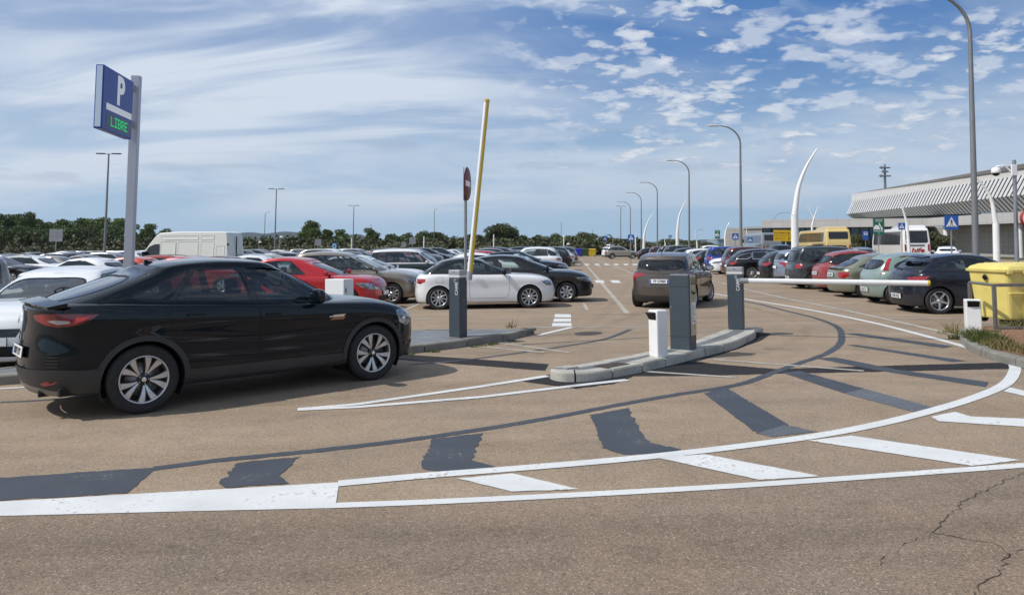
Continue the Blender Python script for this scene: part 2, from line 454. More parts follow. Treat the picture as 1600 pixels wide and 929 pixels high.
BASE = dict(L=4.06, W=.87, H=1.45, wb=2.59, fo=.83, R=.315, z0=.19, nr=12, mr=2.5, nf=11, mf=2.5,
            sh=[(0, .90), (.5, .95), (1.6, .945), (2.6, .92), (3.1, .905), (3.6, .86), (4.06, .75)],   # shoulder height along x
            crown=[(0, .02), (3.0, .05), (3.6, .07), (4.06, .03)],
            rearp=(.06, .0, .03, .10), frontp=(.05, .0, .04, .10),          # inset of the end at z0, bumper, upper bumper, shoulder
            gb=(.12, 3.02), gt=(.34, 2.12), wbs=.925, wt=.77, gnr=10, gnf=8, gm=2.5,
            roof=[(0, -.10), (.25, -.03), (.5, 0), (.8, -.03), (1, -.09)],  # roof edge drop by fraction from rear to front
            win=[(.05, .36), (.40, .66)], pil=.03, winrear=None, rw=(.85, .10, .90), style='five', rimf=.70, clad=False,
            lightr=None, lightf=None, doors=[(.30, .57), (.57, .83)], detail=2)
def make_car(name, p_, mat, label=None, cat='car', group=None, glass=None, roofmat=None, plate=None, plate_eu=True, plate_front=None,
             rails=False, fin=False, antenna=False, single=False, lowclad=None, mirrormat=None, dark_rear=True):
    p = dict(BASE); p.update(p_)
    L, W, H, R, z0 = p['L'], p['W'], p['H'], p['R'], p['z0']
    xra = L-p['fo']-p['wb']; xfa = L-p['fo']; det = p['detail']
    sh = crv(p['sh']); cr = crv(p['crown'])
    ra, rb, rc, rd = p['rearp']; fa, fb, fc, fd = p['frontp']
    Ra = R+p.get('arch', .036)
    def flare(i, x):
        if i < 2 or i > 6: return 0
        return p.get('fl', .012)*(np.exp(-((x-xra)/.42)**2)+np.exp(-((x-xfa)/.42)**2))-p.get('waist', .010)*np.exp(-((x-(xra+xfa)/2)/.8)**2)*(i in (3, 4))
    zc = lambda v: (lambda x, X: np.full_like(x, v))
    bz = p.get('bz', .42)
    def zr(off, k=0): return lambda x, X: sh(x)+off+k*cr(x)
    rows = [(.80, ra+.10, L-fa-.12, zc(z0+.02)), (.955, ra+.02, L-fa-.03, zc(z0)), (.985, ra*.6, L-fa*.6, zc(z0+.07)),
            (1.0, rb, L-fb, zc(bz)), (.986, rc*.6, L-fc*.5, lambda x, X: bz+(sh(x)-bz)*.42), (1.006, rc, L-fc, lambda x, X: bz+(sh(x)-bz)*.70),
            (.992, (rc+rd)/2, L-(fc+fd)/2, zr(-.055)), (.976, rd, L-fd, zr(-.012)), (.938, rd+.03, L-fd-.05, zr(.006)),
            (.80, rd+.06, L-fd-.08, zr(.012, .45)), (.45, rd+.08, L-fd-.10, zr(.012, .85)), (0, rd+.08, L-fd-.10, zr(.012, 1))]
    lo = Loft(rows, p['nr'], p['mr'], p['nf'], p['mf'], L, W, flare)
    g0, g1 = p['gb']; h0, h1 = p['gt']
    rf = crv(p['roof']); wbs, wt = p['wbs'], p['wt']
    def xq(x, a, b): return (x-a)/(b-a)
    bul = p.get('bul', .5)
    def mixx(f, k): return (g0+(h0-g0)*f-k[0], g1+(h1-g1)*f+k[1])
    cv = p.get('cv', (.05, .04))
    def grow(yf, f, zoff, kk=0, inn=0):
        a, b = g0+(h0-g0)*f, g1+(h1-g1)*f
        a -= cv[0]*math.sin(PI*f)*1.0; b += cv[1]*math.sin(PI*f)
        a += inn; b -= inn
        def z(x, X):
            base = sh(x)-.01; q = (X+1)/2
            top = H+rf(q)-.03
            return base*(1-f)+top*f+zoff
        return (yf, a, b, z)
    rk = p.get('rcrown', .045)
    rows2 = [grow(wbs, 0, -.04), grow(wbs, .02, 0), grow(wbs-.25*(wbs-wt), .35, .0), grow(wbs-.62*(wbs-wt), .72, .0), grow(wt+.012, .95, .0),
             grow(wt-.02, 1.0, .018), grow(wt-.10, 1.0, .018+rk*.35, 0, .02), grow(wt*.5, 1.0, .018+rk*.85, 0, .03), grow(0, 1.0, .018+rk, 0, .03)]
    gh = Loft(rows2, p['gnr'], p['gm'], p['gnf'], p['gm'], g1-g0, W*wbs)
    g = gh.grev
    # ---- greenhouse windows, in (u, t)
    tb, tt = g[1]+.12, g[4]-.12
    reg = []; wins = []
    for i, w_ in enumerate(p['win']):
        X0, X1 = [2*q-1 for q in w_[:2]]
        u0, u1 = gh.uX(X0), gh.uX(X1)
        t1 = tt-.12
        if len(w_) > 2:                                              # tapering quarter light: (f0, f1, height fraction at f0)
            q = [(u0, tb+.12), (u1, tb+.12), (u1, tt-.10), (u0+(u1-u0)*.45, tb+.12+(t1-tb)*(.5+.5*w_[2])), (u0, tb+.12+(t1-tb)*w_[2])]
            poly = smooth_poly(q, 1)
        else: poly = rrect(u0, u1, tb+.10, tt-.10, .05, .16)
        reg.append(('side%d' % i, poly)); wins.append((u0, u1))
    uw = gh.uY(p.get('wsf', .83), True); poly = smooth_poly([(uw, tb+.05), (gh.UM+.2, tb-.05), (gh.UM+.2, tt+.12), (uw+.03, tt+.02)], 3)
    reg.append(('windscreen', [(min(u, gh.UM), t) for u, t in poly]))
    ry, rt0, rt1 = p['rw']; ur = gh.uY(ry, False)
    t0r = tb+(tt-tb)*rt0; t1r = tb+(tt-tb)*rt1
    poly = smooth_poly([(-.2, t0r), (ur, t0r+.08), (ur*.97, t1r), (-.2, t1r+.04)], 3)
    reg.append(('rear_glass', [(max(u, 0), t) for u, t in poly]))
    du = .055 if det >= 2 else (.09 if det == 1 else .16)
    band = None
    if det >= 1:      # black surround of the side glass
        uu0 = min(w[0] for w in wins)-.035; uu1 = max(w[1] for w in wins)+.03
    G2 = gh.tess(reg, du, 26 if det >= 2 else 16)
    # ---- lower body regions
    side_t = (0, lo.grev[8]); S = []
    def sidepoly(pts, d=.05): return lo.inv([(x, 2.0, z) for x, z in dens(pts, d)], (1, .02, 1), side_t, (lo.uX(-.985), lo.uX(.985)))
    def freepoly(pts, d=.04): return lo.inv(dens(pts, d), (1, 1, 1))
    def sh_at(x): return float(sh(x))
    if det >= 2:
        gx = lambda f: g0+(g1-g0)*f
        for i, (f0, f1) in enumerate(p['doors']):
            a, b = gx(f0), gx(f1); zt = lambda x: sh_at(x)-.006; zb = z0+.14
            if i == 0 and len(p['doors']) > 1:
                q = [(a-.02, zt(a))]; ang = np.linspace(60, 15, 5)
                q += [(min(b-.3, max(a-.02, xra+math.cos(math.radians(k))*(Ra+.09))), R+math.sin(math.radians(k))*(Ra+.09)) for k in (60, 40, 20)]
                q += [(max(a+.12, xra+Ra+.10), zb+.06), (max(a+.18, xra+Ra+.16), zb), (b-.012, zb), (b-.012, zt(b))]
                q = [(x, min(z, zt(x)-.0)) for x, z in q]
            else: q = [(a+.004, zt(a)), (a+.004, zb), (b-.10, zb), (b-.03, zb+.08), (b, .6), (b, zt(b))]
            S.append(('door%d' % i, sidepoly(q, .06)))
    # lower cladding / dark band
    if p.get('sillclad'):
        zt = p['sillclad']; S.append(('clad', sidepoly([(xra+Ra+.01, z0-.1), (xfa-Ra-.01, z0-.1), (xfa-Ra-.01, zt), (xra+Ra+.01, zt+.01)], .1)))
    if p.get('rearclad'):
        zt = p['rearclad']; u1 = lo.inv([(xra-Ra-.02, W, zt)])[0]; u0 = lo.inv([(rb, 0.0, zt)])[0]
        n = 14; top = [lo.inv([( (rb if f < .6 else rb+(xra-Ra-rb)*(f-.6)/.4), W*min(1, f/.6)*.98, zt)])[0] for f in np.linspace(0, 1, n)]
        S.append(('rearclad', [(0, 0)]+[(0, top[0][1])]+top+[(top[-1][0], 0)]))
    if p.get('frontclad'):
        zt = p['frontclad']; n = 14
        top = [lo.inv([((L-fb if f < .6 else L-fb-(L-fb-xfa-Ra)*(f-.6)/.4), W*min(1, f/.6)*.98, zt)])[0] for f in np.linspace(0, 1, n)]
        S.append(('frontclad', [(lo.UM, 0)]+[(lo.UM, top[0][1])]+top+[(top[-1][0], 0)]))
    if det >= 1:
        # grille and lower intake at the front centre
        if p.get('grille', True):
            gy, gz0, gz1 = p.get('grille_d', (.42, .52, .64))
            S.append(('grille', [(min(u, lo.UM), t) for u, t in lo.inv(dens([(L, 0, gz0), (L-.03, gy*.85, gz0), (L-.03, gy, gz1), (L, 0, gz1)], .05))]))
            iz0, iz1, iy = p.get('intake', (.25, .40, .5))
            S.append(('intake', lo.inv(dens([(L, 0, iz0), (L-.05, iy*.9, iz0), (L-.05, iy, iz1), (L, 0, iz1)], .05))))
    lr = p['lightr'] or [(.05, .56, sh_at(.05)-.10), (.04, .70, sh_at(.05)-.06), (.22, .845, sh_at(.2)-.07), (.42, .87, sh_at(.3)-.09), (.20, .86, sh_at(.2)-.22), (.04, .62, sh_at(.05)-.22)]
    lf = p['lightf'] or [(L-.12, .50, .63), (L-.20, .70, .60), (L-.42, .84, .66), (L-.60, .85, .75), (L-.36, .76, .745), (L-.17, .56, .70)]
    S.append(('taillight', freepoly(lr))); S.append(('headlight', freepoly(lf)))
    if p.get('lightr2'): S.append(('reflector', freepoly(p['lightr2'])))
    # interior floor of the cabin (deck under the glass)
    n8 = lo.grev[9]
    ux0 = lo.inv([(g0+.30, .8*W, sh_at(g0+.3))], (1, .2, .2), (n8, n8+.01))[0][0]; ux1 = lo.inv([(g1-.30, .8*W, sh_at(g1-.3))], (1, .2, .2), (n8, n8+.01))[0][0]
    S.append(('cabin', [(ux0, n8), (ux1, n8), (ux1, lo.TM), (ux0, lo.TM)]))
    # wheel arches
    for xw in (xra, xfa):
        q = []
        n = 25 if det >= 2 else 13
        for k in range(n):
            a = math.radians(-25+230*k/(n-1)); q.append((xw+Ra*math.cos(a), R+Ra*math.sin(a)*p.get('archs', 1.0)))
        q = [c for c in q if c[1] > z0+.01]; q = [(q[0][0]+.0, z0-.2)]+q+[(q[-1][0], z0-.2)]
        S.append(('hole', sidepoly(q, .5)))
    G1 = lo.tess(S, du, 40 if det >= 2 else 22)
    gl = glass or M_GLASS
    root = None
    parts = []                                                       # (name, mesh, parent key)
    rm = roofmat or mat
    glr = M_GLASSD if (dark_rear and gl is M_GLASS) else gl
    if single: gl = glr = M_FARGL
    clm = M_CLAD
    M0 = {'body': mat, 'cabin': M_INT, 'taillight': p.get('tailmat', M_RED), 'headlight': M_LAMP, 'reflector': M_RED, 'grille': M_TRIM, 'intake': M_BLK, 'clad': clm, 'rearclad': clm, 'frontclad': clm, 'door0': mat, 'door1': mat}
    def P_(nm, me, par=None): parts.append((nm, me, par))
    P_('body', surf_mesh('body', G1['body'], mat))
    for k_, nm in (('cabin', 'cabin_shelf'), ('grille', 'grille'), ('intake', 'air_intake'), ('clad', 'sill_trim'), ('rearclad', 'rear_bumper_trim'), ('frontclad', 'front_bumper_trim')):
        if k_ in G1: P_(nm, surf_mesh(nm, G1[k_], M0[k_], .009 if 'clad' in k_ else (-.012 if k_ in ('grille', 'intake') else 0)))
    for k_, nm in (('taillight', 'taillight'), ('headlight', 'headlight'), ('reflector', 'reflector')):
        if k_ in G1:
            for sd in (1, -1): P_(nm, surf_mesh(nm, G1[k_], M0[k_], .004, sd))
    P_('roof', surf_mesh('roof', G2['body'], rm))
    if det >= 2 and roofmat is None: pass
    for i in range(len(p['win'])):
        k_ = 'side%d' % i
        if k_ in G2:
            wm = glr if i < p.get('tint', 1) else gl
            for sd in (1, -1): P_('side_window', surf_mesh('side_window', G2[k_], wm, -.004, sd))
    P_('windscreen', surf_mesh('windscreen', G2['windscreen'], gl, -.004))
    P_('rear_window', surf_mesh('rear_window', G2['rear_glass'], glr, -.004))
    door_idx = {}
    for i in range(2):
        if 'door%d' % i in G1:
            for sd in (1, -1):
                door_idx[(i, sd)] = len(parts); P_('rear_door' if (i == 0 and len(p['doors']) > 1) else 'front_door', surf_mesh('door', G1['door%d' % i], mat, 0, sd))
    def strip(loft, uts, w, mat_, off, closed=True, mb=None, nm=None, sides=(1, -1)):
        """flat ribbon of width w along a (u,t) path, mirrored"""
        u = np.array([q[0] for q in uts]); t = np.array([q[1] for q in uts]); u = np.clip(u, 0, loft.UM); t = np.clip(t, 0, loft.TM)
        Pn = loft.ev(u, t); Nn = loft.nrm(u, t); n = len(u)
        T = np.roll(Pn, -1, 0)-np.roll(Pn, 1, 0)
        if not closed: T[0] = Pn[1]-Pn[0]; T[-1] = Pn[-1]-Pn[-2]
        T /= np.maximum(np.linalg.norm(T, axis=-1, keepdims=True), 1e-6)
        Bn = np.cross(Nn, T)
        A = Pn+Bn*w[0]+Nn*off; C = Pn+Bn*w[1]+Nn*off; A2 = Pn+Bn*w[0]-Nn*.004; C2 = Pn+Bn*w[1]-Nn*.004
        V = np.concatenate([A2, A, C, C2]); m = n if closed else n-1
        F = []
        for i in range(m):
            j = (i+1) % n
            for k in range(3): F.append((k*n+i, k*n+j, (k+1)*n+j, (k+1)*n+i))
        for sg in sides:
            b = mb or MB(); b.add((V*np.array([1, sg, 1])).tolist(), F if sg > 0 else [f[::-1] for f in F], mat_, False)
            if mb is None: P_(nm, b.mesh(nm))
    if det >= 2:
        # seams round doors, fuel flap, bonnet; rubber round windows; arch trims
        sm = MB()
        for nm, poly in S:
            if nm.startswith('door'): strip(lo, poly, (-.003, .003), M_UND, .0012, True, None, 'door_seam')
        tb8 = lo.grev[8]-.1
        xb = g1+.0; q = [lo.inv([(x, .80*W, sh_at(x))], (1, .3, .1), (lo.grev[8], lo.grev[9]))[0] for x in np.linspace(min(L-fd-.12, L-.25), g1-.05, 12)]
        strip(lo, q, (-.003, .003), M_UND, .0012, False, None, 'bonnet_seam')
        xr_ = p.get('flap', (xra+.02, sh_at(xra)-.14)); q = sidepoly(smooth_poly([(xr_[0]-.10, xr_[1]-.085), (xr_[0]+.10, xr_[1]-.085), (xr_[0]+.10, xr_[1]+.07), (xr_[0]-.10, xr_[1]+.07)], 2), 1)
        u_, t_ = np.array(q).T; 
        strip(lo, q, (-.002, .002), M_UND, .001, True, None, 'fuel_flap_seam', (-1,))
        # tailgate and bumper joints at the rear
        zt = p.get('gate', .62)
        q = [lo.inv([(rb, y, zt)], (.1, 1, 1), (0, lo.grev[8]), (0, lo.uX(-.9)))[0] for y in np.linspace(0, W*.80, 9)]
        q += [lo.inv([(rd, W*.83, z)], (.1, 1, 1), (0, lo.grev[8]), (0, lo.uX(-.9)))[0] for z in np.linspace(zt+.05, sh_at(.1)-.02, 6)]
        sm = MB(); strip(lo, q, (-.003, .003), M_UND, .0012, False, sm); P_('tailgate_seam', sm.mesh('tailgate_seam'))
        for nm, poly in reg:
            if nm.startswith('side'): strip(gh, poly, (-.016, .006), p.get('wtrim', M_TRIM), .0025, True, None, 'window_trim')
            else:
                q = list(poly); cen = [(u < .015 or u > gh.UM-.015) for u, t in q]; n = len(q)
                st = [i for i in range(n) if cen[i-1] and not cen[i]]
                if st: q = [q[(st[0]+k) % n] for k in range(n) if not cen[(st[0]+k) % n]]; 
                cu = gh.UM if nm == 'windscreen' else 0; q = [(cu, q[0][1])]+q+[(cu, q[-1][1])]
                rb_ = MB(); strip(gh, q, (-.014, .014), M_BLK, .0025, False, rb_); P_(nm+'_seal', rb_.mesh(nm+'_seal'))
    if p.get('blackpillar', True):
        for a, b in zip(wins[:-1], wins[1:]):
            if b[0]-a[1] < .25:
                gp = MB(); n = 8; uu = np.linspace(a[1]+.004, b[0]-.004, 4); t_ = np.linspace(tb+.06, tt-.06, n); UU, TT = np.meshgrid(uu, t_, indexing='ij'); Q = gh.ev(UU, TT)+gh.nrm(UU.ravel(), TT.ravel()).reshape(UU.shape+(3,))*.0022
                F = [(i*n+j, i*n+j+1, (i+1)*n+j+1, (i+1)*n+j) for i in range(3) for j in range(n-1)]
                for sg in (1, -1): gp = MB(); gp.add((Q.reshape(-1, 3)*np.array([1, sg, 1])).tolist(), F, M_TRIM if not single else M_FARGL, True); P_('pillar_cover', gp.mesh('pillar_cover'))
    if det >= 2:
        at_ = MB(); wdt = p.get('archw', .0)
        for xw in (xra, xfa):
            q = []
            for k in range(30):
                a = math.radians(-28+236*k/29); q.append((xw+Ra*math.cos(a), R+Ra*math.sin(a)))
            q = [c for c in q if c[1] > z0+.012]; uts = lo.inv([(x, 2., z) for x, z in q], (1, .02, 1), side_t, (lo.uX(-.99), lo.uX(.99)))
            if wdt > 0: strip(lo, uts, (-.002, wdt), M_CLAD, .012, False, None, 'arch_trim')
            else: strip(lo, uts, (-.001, .018), mat, .006, False, None, 'arch_lip')
    # wheel wells and floor
    un = MB()
    for xw in (xra, xfa):
        for sg in (1, -1):
            n = 20; vs = []
            for k in range(n+1):
                a = math.radians(-30+240*k/n)
                for y in (W-.045, W-.42): vs.append((xw+(Ra+.012)*math.cos(a), sg*y, R+(Ra+.012)*math.sin(a)))
            un.add(vs, [(2*k, 2*k+1, 2*k+3, 2*k+2) for k in range(n)], M_UND, True)
            un.add([vs[2*k+1] for k in range(n+1)], [tuple(range(n+1))], M_UND)
    un.box((.25, -W*.8, z0+.02), (L-.25, W*.8, z0+.10), M_UND)
    if det >= 1: un.tube([(.12, -.45, z0+.03), (.7, -.45, z0+.04)], .035, M_UND, 8)
    P_('underbody', un.mesh('underbody'))
    # cabin contents
    if det >= 1:
        zb_ = sh_at((g0+g1)/2)
        for x in (xra+.62, xra+1.42):
            for y in (-.36, .36):
                c = MB()
                Mx = Matrix.Translation((x, y, zb_-.05)) @ Matrix.Rotation(math.radians(-16), 4, 'Y')
                c.box((-.07, -.24, -.35), (.07, .24, .12), M_SEAT, .05, Mx)
                Mh = Matrix.Translation((x-.05, y, zb_+.15)) @ Matrix.Rotation(math.radians(-10), 4, 'Y')
                c.box((-.05, -.13, -.11), (.05, .13, .10), M_SEAT, .04, Mh); P_('seat', c.mesh('seat'))
        c = MB(); c.box((g1-.75, -.66, zb_-.10), (g1-.42, .66, zb_+.02), M_INT, .05); P_('dashboard', c.mesh('dashboard'))
        c = MB(); ang = math.radians(65); Ms = Matrix.Translation((xra+2.02 if p['wb'] > 2.4 else g1-1.0, .37, zb_-.0)) @ Matrix.Rotation(-ang, 4, 'Y')
        pts = [Ms @ Vector((.18*math.cos(a), .18*math.sin(a), 0)) for a in np.linspace(0, 2*PI, 19)]
        c.tube(pts, .014, M_SEAT, 6, False); c.tube([Ms @ Vector((-.17, 0, 0)), Ms @ Vector((.17, 0, 0))], .015, M_SEAT, 6); P_('steering_wheel', c.mesh('steering_wheel'))
        c = MB(); mx_ = (h1-.16, 0, H-.17); c.box((mx_[0]-.02, -.12, mx_[2]-.035), (mx_[0]+.02, .12, mx_[2]+.035), M_INT, .012); P_('cabin_mirror', c.mesh('cabin_mirror'))
    # mirrors
    if det >= 1:
        mm = mirrormat or mat; xm = g1-p.get('mx', .42); zm = sh_at(xm)+.09
        for sg in (1, -1):
            b = MB(); bm = bmesh.new(); bmesh.ops.create_uvsphere(bm, u_segments=14, v_segments=9, radius=1)
            for v in bm.verts:
                x, y, z = v.co; sx = math.copysign(abs(x)**.8, x)
                ms = p.get('ms', 1.0); v.co = Vector(((sx*.075 if x > 0 else sx*.035)*ms, math.copysign(abs(y)**.75, y)*.115*(1-.12*x)*ms, math.copysign(abs(z)**.8, z)*.075*ms))
            b.bm(bm, mm, Matrix.Translation((xm, sg*(W*wbs+.135), zm)), True)
            b.tube([(xm+.03, sg*(W*wbs-.06), zm-.06), (xm+.01, sg*(W*wbs+.06), zm-.045)], [.03, .022], M_BLK, 8)
            gl_ = [(xm-.037, sg*(W*wbs+.135+math.cos(a)*.095), zm+math.sin(a)*.055) for a in np.linspace(0, 2*PI, 13)[:-1]]
            b.add(gl_, [tuple(range(12))], M_CHR)
            P_('mirror', b.mesh('mirror'))
    # handles
    if det >= 2:
        for i, (f0, f1) in enumerate(p['doors']):
            xh = g0+(g1-g0)*(f0+.0)+.14+(.02 if i else .12); zh = sh_at(xh)-.10
            for sg in (1, -1):
                q = lo.inv([(xh, 2, zh)], (1, .02, 1), side_t, (lo.uX(-.9), lo.uX(.9)))[0]; P3 = lo.ev(np.array([q[0]]), np.array([q[1]]))[0]
                b = MB(); y = P3[1]
                b.lathe([(.001, -.004), (.04, -.002), (.044, .0015)], M_UND, 14, 'Y', Matrix.Translation((xh-.0, y-.002, zh)) @ Matrix.Diagonal((1.5, 1, .62, 1)))
                b.box((xh-.095, y+.012, zh-.012), (xh+.085, y+.034, zh+.014), mat if not p.get('chrh') else M_CHR, .009)
                for xx in (xh-.08, xh+.07): b.box((xx-.012, y-.004, zh-.010), (xx+.012, y+.02, zh+.010), mat, .003)
                me = b.mesh('handle')
                if sg < 0: me.transform(Matrix.Diagonal((1, -1, 1, 1))); me.flip_normals()
                P_('door_handle', me, (i, sg))
    # plates
    def plate_mb(M, txt, eu):
        b = MB(); b.box((-.26, -.055, -.004), (.26, .055, .004), M_PLT, .003, M)
        if eu: b.box((-.255, -.05, .0045), (-.215, .05, .006), M_PBLU, 0, M)
        if eu == 2: b.box((.215, -.05, .0045), (.255, .05, .006), M_PBLU, 0, M)
        if txt and det >= 2: text_mb(b, txt, .098, M_PTXT, M @ Matrix.Translation((.018, -.002, .007)), .0008, .0015, .92)
        b.box((-.262, -.057, -.012), (.262, .057, -.005), M_BLK, 0, M)
        return b.mesh('number_plate')
    if det >= 1:
        zp = p.get('zplate', .66); q = lo.inv([(rc, 0, zp)], (.1, 1, 1), (0, lo.grev[8]), (0, .3)); Pq = lo.ev(np.array([q[0][0]]), np.array([q[0][1]]))[0]; Nq = lo.nrm(np.array([q[0][0]+.01]), np.array([q[0][1]]))[0]
        nn = Vector((Nq[0], 0, Nq[2])).normalized(); upv = Vector((-nn.z, 0, nn.x)); upv = upv if upv.z > 0 else -upv
        o_ = Vector((Pq[0], 0, Pq[2]))+nn*.02
        P_('number_plate', plate_mb(frame(o_, (0, -1, 0), upv), plate, plate_eu))
        zp = p.get('zplatef', .46); q = lo.inv([(L, 0, zp)], (.1, 1, 1), (0, lo.grev[8]), (lo.UM-.3, lo.UM)); Pq = lo.ev(np.array([q[0][0]]), np.array([q[0][1]]))[0]
        P_('number_plate', plate_mb(frame((Pq[0]+.016, 0, zp), (0, 1, 0), (0, 0, 1)), plate, plate_eu))
    # extras
    if rails:
        for sg in (1, -1):
            b = MB(); xs = np.linspace(h0+.10, h1-.12, 9); y = W*(wt-.035)
            pts = [(x, sg*y, H+float(rf((x-h0)/(h1-h0)))+.0+(.032 if 0 < i < 8 else -.015)) for i, x in enumerate(xs)]
            b.tube(pts, .013, M_BLK if rails == 1 else M_ALU, 6); P_('roof_rail', b.mesh('roof_rail'))
    if fin:
        b = MB(); x0 = h0+.22; zt = H+float(rf(.05))+rk-.03
        b.prism([(x0-.08, zt-.03), (x0+.16, zt-.02), (x0+.02, zt+.045), (x0-.07, zt+.075)], -.022, .022, mat, axis='Y'); P_('roof_fin', b.mesh('roof_fin'))
    if antenna:
        b = MB(); x0 = h0+.2 if antenna == 1 else h1-.15; zt = H+float(rf(.05 if antenna == 1 else .9))+rk-.02
        b.tube([(x0, 0, zt-.02), (x0-.22, 0, zt+.24)], [.006, .003], M_BLK, 5); P_('antenna', b.mesh('antenna'))
    if det >= 2 and p.get('rwiper', True):
        b = MB(); q = gh.ev(np.array([0.0, .34]), np.array([t0r-.02, t0r+.14])); nn = gh.nrm(np.array([0.02, .34]), np.array([t0r, t0r+.1]))
        b.tube([Vector(q[0])+Vector(nn[0])*.02, Vector(q[1])+Vector(nn[1])*.02], [.014, .007], M_BLK, 6); P_('rear_wiper', b.mesh('rear_wiper'))
    if det >= 2 and p.get('spoiler'):
        b = MB(); sx, sz, sl = p['spoiler']; ys = np.linspace(-1, 1, 13); vs = []
        for y in ys:
            xx = sx+.10*abs(y)**2.5; yy = y*W*wt*p.get('spw', .93); zz = sz-.035*abs(y)**2
            vs += [(xx, yy, zz), (xx+sl, yy*1.02, zz+.035), (xx+sl, yy*1.02, zz-.01), (xx+.02, yy, zz-.025)]
        b.add(vs, [(i*4+k, (i+1)*4+k, (i+1)*4+(k+1) % 4, i*4+(k+1) % 4) for i in range(12) for k in range(4)]+[(0, 1, 2, 3), (51, 50, 49, 48)], p.get('spmat') or rm, False); P_('rear_spoiler', b.mesh('rear_spoiler'))
    if p.get('extra'): p['extra'](P_, lo, gh, p, mat, sidepoly, freepoly, strip)
    # wheels
    tw, rmh = get_wheel(R, round(R*p['rimf'], 4), p.get('tw', .2), p['style'], det < 1 or single)
    wl = []
    for xw in (xra, xfa):
        for sg in (1, -1): wl.append((xw, sg))
    if single:
        bm = bmesh.new(); mats = []
        def addm(me, M):
            m2 = me.copy(); m2.transform(M)
            ids = []
            for m_ in me.materials:
                if m_ not in mats: mats.append(m_)
                ids.append(mats.index(m_))
            n0 = len(bm.faces); bm.from_mesh(m2); bm.faces.ensure_lookup_table()
            for f in bm.faces[n0:]: f.material_index = ids[f.material_index]
            bpy.data.meshes.remove(m2)
        C = Matrix.Translation((-L/2, 0, 0))
        for nm, me, par in parts: addm(me, C)
        for xw, sg in wl:
            M = C @ Matrix.Translation((xw, sg*(W-.02-p.get('tw', .2)/2), R)) @ (Matrix.Identity(4) if sg > 0 else Matrix.Rotation(PI, 4, 'Z'))
            addm(tw, M); addm(rmh, M)
        me = bpy.data.meshes.new(name); bm.to_mesh(me); bm.free()
        for m_ in mats: me.materials.append(m_)
        return me, mats.index(mat)
    root = empty(name, label=label, cat=cat, group=group); obs = []
    C = Matrix.Translation((-L/2, 0, 0))
    for nm, me, par in parts:
        me.transform(C)
        if me.has_custom_normals: pass
        o = bpy.data.objects.new(nm, me); COL.objects.link(o); obs.append(o); o.parent = root
        me.name = nm
    for (nm, me, par), o in zip(parts, obs):
        if par in door_idx: o.parent = obs[door_idx[par]]
    for xw, sg in wl:
        w = bpy.data.objects.new('wheel', None); COL.objects.link(w); w.empty_display_size = .1; w.parent = root
        w.matrix_basis = C @ Matrix.Translation((xw, sg*(W-.012-p.get('tw', .2)/2), R)) @ (Matrix.Identity(4) if sg > 0 else Matrix.Rotation(PI, 4, 'Z')) @ Matrix.Rotation(rng.rand()*6, 4, 'Y')
        if p.get('steer') and xw == xfa: w.matrix_basis = w.matrix_basis @ Matrix.Rotation(0, 4, 'Z'); w.matrix_basis = Matrix.Translation(w.matrix_basis.translation) @ Matrix.Rotation(math.radians(p['steer']), 4, 'Z') @ w.matrix_basis.to_3x3().to_4x4()
        for nm, me in (('tyre', tw), ('rim', rmh)):
            o = bpy.data.objects.new(nm, me); COL.objects.link(o); o.parent = w
    root['_L'] = L
    del root['_L']
    return root
def put(root, x, y, hx, hy):
    """centre of the car over (x, y), nose along (hx, hy)"""
    root.matrix_basis = Matrix.Translation((x, y, 0)) @ Matrix.Rotation(math.atan2(hy, hx), 4, 'Z')

